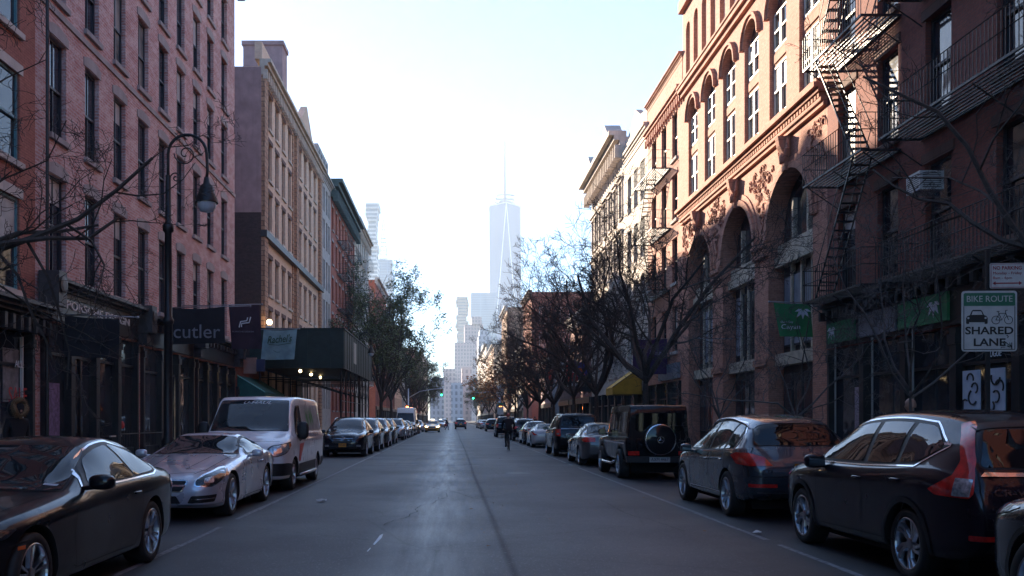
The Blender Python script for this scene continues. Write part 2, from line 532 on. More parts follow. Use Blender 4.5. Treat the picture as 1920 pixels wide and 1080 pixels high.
def make_car(s, name, label, cat, group):
    L, W, H = s["L"], s["W"], s["H"]
    root = thing(name, label, cat, (0, 0, 0), 0, group)
    pm = s["paint"]
    ns = int(L / 0.075)
    ts = sorted(set([0, 0.012, 0.03, 0.06, 0.1, 0.15, 0.2] + [round(L * i / ns, 4) for i in range(3, ns - 2)] + [L-0.2, L-0.15, L-0.1, L-0.06, L-0.03, L-0.012, L]))
    top = pchip(s["top"], ts); belt = pchip(s["belt"], ts); hw = pchip(s["hw"], ts); wr = pchip(s["wr"], ts); bot = pchip(s["bot"], ts)
    V = []; F = []
    for k, t in enumerate(ts):
        sec = section(hw[k], bot[k], min(belt[k], top[k] - 0.012), top[k], min(wr[k], hw[k]), s.get("sq", 0.0))
        ring = sec + [(-x, z) for x, z in sec[-2:0:-1]]
        V.append([(x, L/2 - t, z) for x, z in ring])
    nr = len(V[0])
    def bodymesh(nm):
        mb = MB()
        ids = [[mb.vert(p) for p in ring] for ring in V]
        for i in range(len(ids) - 1):
            for j in range(nr): mb.face([ids[i][j], ids[i][(j+1) % nr], ids[i+1][(j+1) % nr], ids[i+1][j]])
        mb.face(ids[0][::-1]); mb.face(ids[-1])
        return mb
    mb = bodymesh("body")
    bvh = BVHTree.FromPolygons([Vector(v) for v in mb.v], mb.f)
    body = mb.build("body", [pm, M_hub], root)
    bm = bmesh.new(); bm.from_mesh(body.data)
    bmesh.ops.recalc_face_normals(bm, faces=bm.faces); bm.to_mesh(body.data); bm.free()
    # wheel arches cut out
    r = s["r"]; ra = s.get("arch", r + 0.055)
    wx = [s["fo"], s["fo"] + s["wb"]]
    cu = MB()
    for t in wx:
        for sg in (-1, 1):
            f = lambda a, b, h, t=t: (h, L/2 - t + a, r + b)
            x0, x1 = sg*(W/2 - 0.30), sg*(W/2 + 0.15)
            pr = [(ra*math.cos(2*math.pi*j/44), ra*math.sin(2*math.pi*j/44)) for j in range(44)]
            cu.prism(pr, f, min(x0, x1), max(x0, x1))
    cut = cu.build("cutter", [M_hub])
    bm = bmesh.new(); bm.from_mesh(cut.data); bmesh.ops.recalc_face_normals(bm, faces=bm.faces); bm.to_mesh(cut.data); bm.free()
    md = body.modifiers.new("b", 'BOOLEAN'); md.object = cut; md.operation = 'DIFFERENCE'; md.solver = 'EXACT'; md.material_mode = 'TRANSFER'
    bpy.context.view_layer.update()
    nm = bpy.data.meshes.new_from_object(body.evaluated_get(bpy.context.evaluated_depsgraph_get()))
    body.modifiers.clear()
    if len(nm.polygons) > 500: body.data = nm
    body.data.name = "body"
    bpy.data.objects.remove(cut)
    angle_smooth(body, 38)
    def P3(p):                      # (x, t, z) -> local
        return Vector((p[0], L/2 - p[1], p[2]))
    def add(nm, mb, m, par=None, smooth=True, label=None):
        o = mb.build(nm, m, par or root, smooth)
        if label: o["label"] = label
        return o
    LD, RD, FD, BD = (1, 0, 0), (-1, 0, 0), (0, -1, 0), (0, 1, 0)
    # side outlines [(name, mat, off, [(t, z)], radius)]
    edge = 0.12*(1 - s.get("sq", 0.0)) + 0.05*s.get("sq", 0.0)
    for k_, it in enumerate(s.get("side", [])):
        mg = {"window_surround": -0.03, "window_pillar_trim": -0.006, "side_window": 0.014}.get(it[0])
        if mg is not None:
            pts = it[3]; q = []
            for i in range(len(pts)):
                (a0, b0), (a1, b1) = pts[i], pts[(i+1) % len(pts)]
                n_ = max(1, int(math.hypot(a1-a0, b1-b0) / 0.12))
                q += [(a0 + (a1-a0)*j/n_, b0 + (b1-b0)*j/n_) for j in range(n_)]
            q = [(a_, min(b_, float(pchip(s["top"], [a_])[0]) - edge - mg)) for a_, b_ in q]
            s["side"][k_] = (it[0], it[1], it[2], q, min(it[4], 0.03))
            if it[0] == "window_surround" and it[1] is M_chrome:
                s["side"][k_] = (it[0], M_plastic, it[2], q, 0.03)
                s.setdefault("loops", []).append(q)
    for nm_, m_, off, pts, rad in s.get("side", []):
        for sg in (-1, 1):
            q = round_poly([P3((0, t, z)) for t, z in pts], rad) if rad else [P3((0, t, z)) for t, z in pts]
            add(nm_, patch(bvh, q, (-sg, 0, 0), off), m_)
    for nm_, m_, off, d, pts, rad in s.get("skin", []):      # pts (x, t, z); mirrored when d has x
        for sg in ((-1, 1) if abs(d[0]) > 1e-3 or s.get("mirror_all") else (1,)):
            q = [P3((p[0]*sg, p[1], p[2])) for p in pts]
            if rad: q = round_poly(q, rad)
            add(nm_, patch(bvh, q, (d[0]*sg, d[1], d[2]), off, 0.04), m_)
    for nm_, m_, off, d, pts, rad in s.get("pair", []):      # two copies, left and right, seen along a y direction
        for sg in (-1, 1):
            q = [P3((p[0]*sg, p[1], p[2])) for p in pts]
            if rad: q = round_poly(q, rad)
            add(nm_, patch(bvh, q, d, off, 0.035), m_)
    # panel gaps and bright lines as one part
    for sg in (-1, 1):
        for pts in s.get("gaps", []): add("panel_seam", ribbon(bvh, [P3((0, t, z)) for t, z in pts], (-sg, 0, 0), 0.011, 0.0016), M_gap)
        for pts, w_ in s.get("brights", []): add("chrome_strip", ribbon(bvh, [P3((0, t, z)) for t, z in pts], (-sg, 0, 0), w_, 0.008), M_chrome)
    for q in s.get("loops", []):
        for sg in (-1, 1): add("window_chrome", ribbon(bvh, [P3((0, t, z)) for t, z in q + q[:1]], (-sg, 0, 0), 0.015, 0.007), M_chrome)
    for d, pts in s.get("gaps3", []): add("panel_seam", ribbon(bvh, [P3(p) for p in pts], d, 0.012, 0.0016), M_gap)
    for d, pts, w_ in s.get("brights3", []): add("chrome_strip", ribbon(bvh, [P3(p) for p in pts], d, w_, 0.008), M_chrome)
    # arch lips / cladding
    if s.get("clad"):
        for t in wx:
            for sg in (-1, 1):
                arc = [(t - (ra+s["clad"])*math.cos(a), r + (ra+s["clad"])*math.sin(a)) for a in np.linspace(-0.25, math.pi+0.25, 22)]
                arc += [(t - (ra-0.002)*math.cos(a), r + (ra-0.002)*math.sin(a)) for a in np.linspace(math.pi+0.25, -0.25, 22)]
                add("arch_cladding", patch(bvh, [P3((0, a, max(b, s["bot"][2][1]+0.01))) for a, b in arc], (-sg, 0, 0), 0.012, 0.04), M_plastic)
    # wheels
    ty, rim = wheel_meshes(r, s.get("tw", 0.235), s.get("spokes", 5), s.get("rim", {}), s.get("rim_mat"))
    track = W/2 - s.get("tw", 0.235)/2 - s.get("inset", 0.03)
    for t in wx:
        for sg in (-1, 1):
            o = put(ty, "wheel", root, (sg*track, L/2 - t, r), (t*2, 0, 0 if sg > 0 else math.pi))
            put(rim, "rim", o)
    # underbody
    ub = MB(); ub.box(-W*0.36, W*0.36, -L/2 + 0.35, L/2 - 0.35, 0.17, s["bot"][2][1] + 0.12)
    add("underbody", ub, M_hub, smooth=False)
    # mirrors
    mt, mz = s["mirror"]
    for sg in (-1, 1):
        mbm = MB()
        x = sg * (W/2 + 0.085)
        sz = s.get("msize", (0.10, 0.07, 0.075))
        mbm.ball((x, L/2 - mt, mz), *sz, n=9, e=0.72)
        mbm.tube([(sg*(W/2 - 0.09), L/2 - mt, mz - sz[2]*0.8), (x - sg*0.03, L/2 - mt, mz - sz[2]*0.55)], 0.022, 8)
        mo = add("wing_mirror", mbm, s.get("mirror_mat", pm))
        mg = MB(); y = L/2 - mt - sz[1]*1.01
        mg.poly([(x - sz[0]*0.8, y, mz - sz[2]*0.65), (x + sz[0]*0.8, y, mz - sz[2]*0.65), (x + sz[0]*0.75, y, mz + sz[2]*0.65), (x - sz[0]*0.75, y, mz + sz[2]*0.65)])
        add("mirror_glass", mg, M_shield, mo, False)
    # handles
    for t, z in s.get("handles", []):
        for sg in (-1, 1):
            h, n = project(bvh, P3((0, t, z)), Vector((-sg, 0, 0)))
            hb = MB(); hb.ball((h.x + sg*0.018, h.y, h.z), 0.017, 0.095, 0.016, n=7, e=0.7)
            add("door_handle", hb, s.get("handle_mat", pm))
    # roof rails
    if s.get("rails"):
        t0, t1, xr = s["rails"]
        for sg in (-1, 1):
            pts = []
            for k in range(13):
                t = t0 + (t1 - t0) * k / 12
                h, n = project(bvh, P3((sg*xr, t, 0)), Vector((0, 0, -1)))
                pts.append(h + Vector((0, 0, 0.045 if 0 < k < 12 else 0.0)))
            rb = MB(); rb.tube(pts, 0.016, 8); add("roof_rail", rb, s.get("rail_mat", M_satin))
    s["_root"], s["_bvh"], s["_P3"], s["_add"] = root, bvh, P3, add
    for f in s.get("extra", []): f(s, root, bvh, P3, add)
    return root

def plate(s, where, tx, m=None, z=0.55, x=0.0):
    """number plate on the nose or the tail"""
    root, bvh, P3 = s["_root"], s["_bvh"], s["_P3"]
    d = Vector((0, -1, 0)) if where == "front" else Vector((0, 1, 0))
    h, n = project(bvh, P3((x, 0, z)), d)
    y = h.y - d.y * 0.018
    mb = MB(); mb.box(x-0.155, x+0.155, min(y, y - d.y*-0.016), max(y, y - d.y*-0.016), z-0.078, z+0.078)
    o = mb.build("number_plate", m or M_plate_y, root)
    text(tx, 0.11, M_ink, o, (x, y - d.y*0.003, z), (R(90), 0, math.pi if where == "front" else 0), ext=0.001, width=0.25)
def badge(s, where, tx, x, z, size, m=None, width=None, shear=0):
    root, bvh, P3 = s["_root"], s["_bvh"], s["_P3"]
    d = Vector((0, -1, 0)) if where == "front" else Vector((0, 1, 0))
    h, n = project(bvh, P3((x, 0, z)), d)
    text(tx, size, m or M_chrome, root, (x, h.y - d.y*0.012, z), (R(90), 0, math.pi if where == "front" else 0), "badge", 0.004, width=width, shear=shear)

# ---- body outlines -------------------------------------------------
def dlo(front, roof, rear, trim=M_chrome, grow=0.022):
    pass

def suv_spec(paintm, **kw):
    """five-door crossover"""
    s = dict(L=4.63, W=1.84, H=1.66, wb=2.72, fo=0.92, r=0.355, paint=paintm,
        top=[(0, .66), (.03, .76), (.12, .88), (.35, .97), (.9, 1.05), (1.2, 1.10), (1.6, 1.34), (2.0, 1.55), (2.4, 1.63), (3.0, 1.655), (3.7, 1.61), (4.15, 1.53), (4.3, 1.40), (4.45, 1.14), (4.55, 1.03), (4.60, .96), (4.63, .84)],
        belt=[(0, .62), (.12, .80), (.5, .90), (1.3, .99), (3.0, 1.04), (4.2, 1.09), (4.5, 1.0), (4.63, .80)],
        hw=[(0, .52), (.03, .62), (.1, .72), (.3, .83), (.8, .905), (1.5, .92), (3.6, .92), (4.1, .895), (4.4, .84), (4.55, .78), (4.60, .72), (4.63, .62)],
        wr=[(0, .62), (1.2, .72), (2.0, .62), (3.0, .62), (4.1, .58), (4.45, .68), (4.63, .62)],
        bot=[(0, .40), (.06, .30), (.5, .25), (4.0, .26), (4.5, .34), (4.63, .46)],
        mirror=(1.62, 1.03), handles=[(2.55, .88), (3.45, .90)], spokes=5, clad=0.045,
        gaps=[[(1.50, .32), (1.42, .60), (1.45, 1.0)], [(2.66, .34), (2.68, .7), (2.64, 1.02)], [(3.42, .36), (3.55, .62), (3.66, 1.03)], [(1.5, .34), (3.4, .36)]],
        rails=(2.0, 4.0, .60))
    s.update(kw)
    return s
def sedan_spec(paintm, **kw):
    s = dict(L=4.75, W=1.80, H=1.45, wb=2.78, fo=0.90, r=0.325, paint=paintm,
        top=[(0, .56), (.03, .66), (.15, .74), (.6, .85), (1.3, .93), (1.55, .97), (2.2, 1.30), (2.6, 1.42), (3.0, 1.445), (3.4, 1.40), (3.9, 1.20), (4.2, 1.06), (4.55, 1.03), (4.68, .97), (4.75, .80)],
        belt=[(0, .54), (.2, .70), (1.5, .86), (3.2, .93), (4.4, .95), (4.68, .88), (4.75, .76)],
        hw=[(0, .50), (.03, .62), (.1, .70), (.3, .80), (.8, .885), (1.5, .90), (3.6, .90), (4.2, .87), (4.55, .80), (4.68, .74), (4.75, .64)],
        wr=[(0, .6), (1.5, .70), (2.2, .58), (3.2, .57), (4.2, .66), (4.75, .6)],
        bot=[(0, .32), (.06, .24), (.5, .19), (4.1, .20), (4.6, .27), (4.75, .40)],
        mirror=(1.75, .96), handles=[(2.72, .80), (3.55, .82)], spokes=5,
        gaps=[[(1.55, .26), (1.50, .6), (1.55, .88)], [(2.72, .26), (2.74, .6), (2.74, .9)], [(3.4, .28), (3.55, .5), (3.72, .92)]])
    s.update(kw)
    return s
def suv_glass(z0=1.06, lo=1.45, a=(2.08, 1.49), top=(3.0, 1.555), c=(3.85, 1.52), e=(4.20, 1.34), f=(4.0, 1.13), b1=2.66, b2=3.62, trim=M_chrome):
    """chrome surround + three panes on each side"""
    out = [(lo-0.06, z0-0.025), (a[0]-0.06, a[1]+0.012), (2.5, a[1]+0.055), (top[0], top[1]+0.022), (c[0], c[1]+0.022), (e[0]+0.035, e[1]), (f[0]+0.03, f[1]-0.028), (b1, z0-0.012)]
    inn = [(lo, z0), (a[0]-0.02, a[1]-0.008), (2.5, a[1]+0.034), (top[0], top[1]), (c[0], c[1]), (e[0], e[1]), (f[0], f[1]), (b1, z0+0.012)]
    def topz(t): return float(pchip([(lo, z0), (a[0], a[1]), (2.5, a[1]+0.03), (top[0], top[1]), (c[0], c[1]), (e[0], e[1])], [t])[0]) - 0.02
    def botz(t): return float(pchip([(lo, z0), (b1, z0+0.012), (f[0], f[1]), (e[0], e[1])], [t])[0]) + 0.014
    s = [("window_surround", trim, 0.004, out, 0.03), ("window_pillar_trim", M_plastic, 0.007, inn, 0.03)]
    def seg(t0, t1):
        k = 7
        up = [(t0 + (t1-t0)*i/k, max(topz(t0 + (t1-t0)*i/k), botz(t0 + (t1-t0)*i/k) + 0.012)) for i in range(k+1)]
        dn = [(t1 + (t0-t1)*i/k, botz(t1 + (t0-t1)*i/k)) for i in range(k+1)]
        return up + dn
    s += [("side_window", M_tint, 0.012, seg(lo+0.10, b1-0.05), 0), ("side_window", M_tint, 0.012, seg(b1+0.05, b2-0.05), 0),
          ("side_window", M_tint, 0.012, seg(b2+0.04, e[0]-0.07), 0)]
    return s
P_black = paint("black_car_paint", (0.005, 0.005, 0.008), 0.0, 0.3, 0.02)
P_blackplum = paint("plum_black_car_paint", (0.010, 0.006, 0.012), 0.0, 0.3, 0.025)
P_silver = paint("silver_car_paint", (0.60, 0.62, 0.68), 0.4, 0.28, 0.08)
P_white = paint("white_van_paint", (0.80, 0.80, 0.81), 0.0, 0.3, 0.10)
P_grey = paint("slate_grey_car_paint", (0.06, 0.078, 0.10), 0.6, 0.25)
P_grey2 = paint("dull_grey_car_paint", (0.12, 0.125, 0.13), 0.5, 0.35)
P_navy = paint("navy_car_paint", (0.008, 0.011, 0.022), 0.4, 0.22)
P_silverblue = paint("pale_silver_car_paint", (0.36, 0.40, 0.46), 0.6, 0.28)
P_yellow = paint("yellow_cab_paint", (0.80, 0.33, 0.02), 0.0, 0.3)
P_darkred = paint("dark_red_car_paint", (0.08, 0.008, 0.008), 0.4, 0.25)
P_purple = paint("dark_graphite_car_paint", (0.022, 0.022, 0.027), 0.4, 0.25)
FL, RL = (-0.62, -0.78, 0.0), (-0.62, 0.78, 0.0)
FD_, BD_ = (0, -1, 0), (0, 1, 0)
GR_L = "vehicles parked along the left kerb"
GR_R = "vehicles parked along the right kerb"
M_grille = mat("black_grille", (0.008, 0.008, 0.009), 0.45, var=0.4, scale=60, bump=0.3)

def wscreen(t0, z0, w0, t1, z1, w1, m=None, bow=0.06, d=(0, -0.75, -0.66)):
    pts = [(-w0, t0, z0), (-w0*0.5, t0-bow, z0-0.012), (0, t0-bow*1.2, z0-0.014), (w0*0.5, t0-bow, z0-0.012), (w0, t0, z0), (w1, t1, z1), (0, t1-0.03, z1+0.02), (-w1, t1, z1)]
    return [("windscreen_seal", M_plastic, 0.004, d, [(p[0]*1.03, p[1], p[2] + (0.018 if p[2] > (z0+z1)/2 else -0.018)) for p in pts], 0.05), ("windscreen", m or M_shield, 0.009, d, pts, 0.04)]
def rearglass(t0, z0, w0, t1, z1, w1, d=(0, 0.9, -0.43), m=None):
    pts = [(-w0, t0, z0), (0, t0+0.03, z0-0.015), (w0, t0, z0), (w1, t1, z1), (0, t1+0.03, z1+0.012), (-w1, t1, z1)]
    return [("rear_window_seal", M_plastic, 0.004, d, [(p[0]*1.03, p[1], p[2] + (0.016 if p[2] > (z0+z1)/2 else -0.016)) for p in pts], 0.06), ("rear_window", m or M_tint, 0.009, d, pts, 0.05)]
def suv_front(W, lampm=None):
    return [("headlamp", lampm or M_darklamp, 0.008, FL, [(.50, .02, .74), (.86, .45, .84), (.90, .62, .90), (.80, .36, .91), (.50, .10, .85)], 0.03),
            ("fog_lamp", M_clearlamp, 0.008, FL, [(.56, 0, .42), (.74, .1, .42), (.76, .1, .50), (.58, 0, .50)], 0.02)]
def suv_nose():
    return [("grille", M_grille, 0.008, FD_, [(-.42, 0, .84), (-.46, 0, .68), (-.30, 0, .56), (.30, 0, .56), (.46, 0, .68), (.42, 0, .84)], 0.05),
            ("lower_intake", M_grille, 0.008, FD_, [(-.62, 0, .34), (.62, 0, .34), (.56, 0, .46), (-.56, 0, .46)], 0.04)]
def hood_gaps(x=.70, t0=.35, t1=1.15, z=1.0):
    return [((0, -0.3, -1), [(x*0.72*sg, t0, z), (x*0.9*sg, t0+.3, z), (x*sg, t1, z)]) for sg in (-1, 1)] + [((0, -0.6, -1), [(-x*.72, t0, z), (0, t0-.14, z), (x*.72, t0, z)])]
def horizontals(x, zs, w=0.014):
    return [(FD_, [(-x, 0, z), (x, 0, z)], w) for z in zs]

def text_on_skin(s, d, tx, size, m, c, width=None, shear=0, name="lettering", off=0.012):
    """letters draped over the body surface: c = (x, t, z) of the middle"""
    root, bvh, P3 = s["_root"], s["_bvh"], s["_P3"]
    dv = Vector(d).normalized(); a = dv.cross(Vector((0, 0, 1))).normalized(); b = a.cross(dv)
    o = text(tx, size, m, root, (0, 0, 0), (0, 0, 0), name, 0.0, width=width, shear=shear)
    C = P3(c)
    for v in o.data.vertices:
        p = C + a * v.co.x + b * v.co.y
        h, n = project(bvh, p - dv * dv.dot(p), dv)
        v.co = h + n * off
    return o

# ---------------- black coupe, front left
coupe = dict(sq=.5, L=4.60, W=1.78, H=1.385, wb=2.76, fo=0.80, r=0.335, paint=P_black, tw=0.24,
    top=[(0, .54), (.03, .64), (.15, .72), (.6, .83), (1.3, .91), (1.62, .95), (2.25, 1.24), (2.65, 1.355), (3.0, 1.385), (3.35, 1.35), (3.8, 1.18), (4.08, 1.05), (4.45, 1.0), (4.55, .94), (4.60, .78)],
    belt=[(0, .52), (.2, .68), (1.5, .86), (3.2, .92), (4.3, .93), (4.55, .86), (4.60, .74)],
    hw=[(0, .50), (.03, .60), (.1, .70), (.3, .79), (.8, .875), (1.5, .885), (2.4, .87), (3.5, .89), (4.1, .86), (4.42, .80), (4.55, .73), (4.60, .64)],
    wr=[(0, .6), (1.5, .70), (2.3, .58), (3.2, .56), (4.0, .66), (4.60, .6)],
    bot=[(0, .28), (.06, .22), (.5, .18), (4.0, .19), (4.5, .25), (4.60, .38)],
    mirror=(1.86, .985), msize=(.115, .075, .07), handles=[(3.02, .80)], spokes=5,
    rim=dict(ratio=0.73, w=0.085, pair=(-0.17, 0.17)),
    gaps=[[(1.56, .26), (1.50, .6), (1.58, .86)], [(3.0, .26), (3.16, .45), (3.22, .90)], [(1.6, .27), (3.0, .27)], [(3.22, .90), (3.25, .93)], [(.7, .62), (.45, .6)], [(1.5, .30), (1.6, .27)]],
    brights=[([(1.0, .20), (2.2, .185), (3.45, .20)], 0.018)],
    gaps3=hood_gaps(.68, .25, 1.35, .9),
    side=[("window_surround", M_chrome, 0.004, [(1.86, .93), (2.26, 1.20), (2.6, 1.315), (3.0, 1.325), (3.4, 1.245), (3.80, 1.035), (3.82, .985), (3.68, .955), (2.7, .93)], 0.05),
          ("window_pillar_trim", M_plastic, 0.007, [(1.93, .95), (2.28, 1.19), (2.6, 1.292), (3.0, 1.303), (3.38, 1.225), (3.75, 1.025), (3.76, .995), (3.66, .975), (2.7, .95)], 0.05),
          ("side_window", M_tint, 0.012, [(2.02, .962), (2.32, 1.18), (2.6, 1.275), (2.90, 1.288), (3.08, .965), (2.7, .958)], 0.03),
          ("side_window", M_tint, 0.012, [(2.96, 1.286), (3.05, 1.282), (3.38, 1.205), (3.72, 1.022), (3.72, 1.0), (3.64, .985), (3.13, .968)], 0.03)],
    skin=wscreen(1.60, .955, .70, 2.42, 1.29, .55) + rearglass(4.02, 1.06, .60, 3.4, 1.30, .50) + [
          ("headlamp", M_darklamp, 0.008, FL, [(.42, .02, .60), (.80, .45, .66), (.84, .55, .72), (.74, .30, .73), (.44, .08, .69)], 0.03),
          ("tail_lamp", M_redlamp, 0.008, RL, [(.42, 4.6, .74), (.80, 4.35, .74), (.86, 4.2, .82), (.78, 4.35, .90), (.42, 4.55, .88)], 0.03),
          ("side_marker", M_orange, 0.008, FL, [(.86, .52, .56), (.87, .62, .56), (.87, .62, .59), (.86, .52, .59)], 0.0)],
    pair=[("grille", M_grille, 0.008, FD_, [(.04, 0, .50), (.22, 0, .51), (.26, 0, .66), (.04, 0, .66)], 0.03)])
c_coupe = make_car(coupe, "parked_car", "glossy black two-door coupe facing the camera, nearest vehicle on the left kerb", "car", GR_L)
m_sticker = mat("pale_paper_sticker", (0.45, 0.47, 0.5), 0.7)
coupe["_add"]("permit_sticker", patch(coupe["_bvh"], [coupe["_P3"](p) for p in ((-.62, 1.70, .985), (-.50, 1.70, .985), (-.50, 1.70, 1.035), (-.62, 1.70, 1.035))], (0, -.75, -.66), 0.012), m_sticker)
c_coupe.location = (-4.06, 9.85 - (4.60/2 - 0.80 - 2.76) * -1 * -1 * -1 - 0, 0)

# ---------------- silver roadster
sl = dict(sq=.4, L=4.61, W=1.87, H=1.31, wb=2.585, fo=0.92, r=0.34, paint=P_silver, tw=0.255,
    top=[(0, .50), (.03, .60), (.12, .68), (.5, .78), (1.2, .87), (1.75, .94), (2.0, .975), (2.5, 1.20), (2.75, 1.285), (3.0, 1.31), (3.3, 1.28), (3.7, 1.13), (3.95, 1.02), (4.4, .97), (4.55, .90), (4.61, .74)],
    belt=[(0, .48), (.15, .62), (.9, .76), (1.9, .88), (3.2, .92), (4.3, .90), (4.55, .83), (4.61, .70)],
    hw=[(0, .56), (.03, .66), (.1, .74), (.3, .83), (.8, .92), (1.5, .93), (2.4, .91), (3.5, .935), (4.1, .90), (4.42, .84), (4.55, .76), (4.61, .66)],
    wr=[(0, .62), (1.8, .74), (2.5, .58), (3.1, .55), (3.9, .66), (4.61, .6)],
    bot=[(0, .26), (.06, .20), (.5, .17), (4.0, .18), (4.5, .25), (4.61, .36)],
    mirror=(2.2, .96), msize=(.10, .065, .065), handles=[(3.0, .80)], spokes=5, rim=dict(ratio=.75, w=.1, twist=.12, pair=(-.16, .16)),
    gaps=[[(1.75, .24), (1.72, .6), (1.85, .88)], [(3.1, .26), (3.25, .5), (3.3, .90)], [(1.8, .25), (3.1, .26)]],
    brights=[([(1.42, .64), (1.66, .66)], .014), ([(1.42, .59), (1.66, .60)], .014), ([(1.42, .54), (1.64, .55)], .012), ([(1.42, .49), (1.62, .50)], .012)],
    gaps3=hood_gaps(.66, .16, 1.75, .95) + [((0, -.3, -1), [(sg*.30, .4, .9), (sg*.36, 1.7, .9)]) for sg in (-1, 1)],
    side=[("window_surround", M_plastic, 0.004, [(2.12, .93), (2.52, 1.155), (2.85, 1.255), (3.05, 1.262), (3.3, 1.22), (3.5, 1.05), (3.42, .955)], 0.05),
          ("side_window", M_tint, 0.010, [(2.26, .955), (2.58, 1.155), (2.85, 1.235), (3.04, 1.242), (3.26, 1.20), (3.42, 1.05), (3.36, .975)], 0.04)],
    skin=wscreen(1.98, .985, .72, 2.66, 1.245, .54) + rearglass(3.92, 1.03, .60, 3.36, 1.25, .48) + [
          ("headlamp_surround", M_chrome, 0.005, FL, [(.50, .05, .525), (.70, .25, .515), (.87, .50, .63), (.90, .72, .80), (.83, .55, .785), (.62, .22, .70), (.50, .10, .62)], 0.05),
          ("headlamp", M_darklamp, 0.010, FL, [(.52, .06, .54), (.70, .25, .533), (.85, .50, .64), (.885, .70, .78), (.82, .55, .765), (.62, .22, .685), (.52, .10, .615)], 0.05),
          ("lamp_reflector", M_clearlamp, 0.014, FL, [(.60, .15, .57), (.72, .28, .58), (.74, .30, .67), (.62, .18, .64)], 0.03),
          ("turn_lamp", M_orange, 0.014, FL, [(.865, .56, .655), (.885, .66, .67), (.895, .72, .775), (.875, .64, .75)], 0.02),
          ("side_intake", M_grille, 0.008, FL, [(.44, 0, .275), (.80, .2, .29), (.83, .25, .40), (.50, 0, .385)], 0.02),
          ("chrome_blade", M_chrome, 0.016, FL, [(.50, 0, .325), (.80, .2, .335), (.80, .2, .35), (.50, 0, .342)], 0.0),
          ("tail_lamp", M_redlamp, 0.008, RL, [(.46, 4.6, .68), (.82, 4.35, .68), (.90, 4.2, .78), (.80, 4.35, .84), (.46, 4.55, .82)], 0.03),
          ("front_splitter", M_satin, 0.012, FL, [(.30, 0, .235), (.80, .2, .235), (.90, .4, .24), (.90, .4, .262), (.80, .2, .258), (.30, 0, .258)], 0.0)],
    pair=[],
    brights3=[])
sl["skin"] += [("grille_frame", M_chrome, 0.006, FD_, [(-.44, 0, .60), (-.36, 0, .44), (.36, 0, .44), (.44, 0, .60), (.40, 0, .625), (-.40, 0, .625)], .05),
               ("grille", M_grille, 0.010, FD_, [(-.415, 0, .597), (-.345, 0, .458), (.345, 0, .458), (.415, 0, .597), (.385, 0, .608), (-.385, 0, .608)], .04),
               ("grille_bar", M_chrome, 0.018, FD_, [(-.40, 0, .525), (.40, 0, .525), (.40, 0, .552), (-.40, 0, .552)], 0),
               ("lower_intake", M_grille, 0.008, FD_, [(-.34, 0, .27), (.34, 0, .27), (.27, 0, .385), (-.27, 0, .385)], .02)]
c_sl = make_car(sl, "parked_car", "low silver roadster facing the camera, between the black coupe and the white van", "car", GR_L)
def star(s, z, r, x=0.0, front=True):
    root, bvh, P3 = s["_root"], s["_bvh"], s["_P3"]
    h, n = project(bvh, P3((x, 0, z)), Vector((0, -1, 0)))
    mb = MB(); y = h.y + 0.03
    ring = [(x + r*math.cos(a), y, z + r*math.sin(a)) for a in np.linspace(0, 2*math.pi, 25)]
    mb.tube(ring, r*0.12, 6, False)
    for k in range(3):
        a = math.pi/2 + k*2*math.pi/3
        mb.tube([(x, y, z), (x + r*math.cos(a), y, z + r*math.sin(a))], [r*0.16, r*0.04], 6)
    mb.build("badge", M_chrome, root, True)
star(sl, .538, .085)

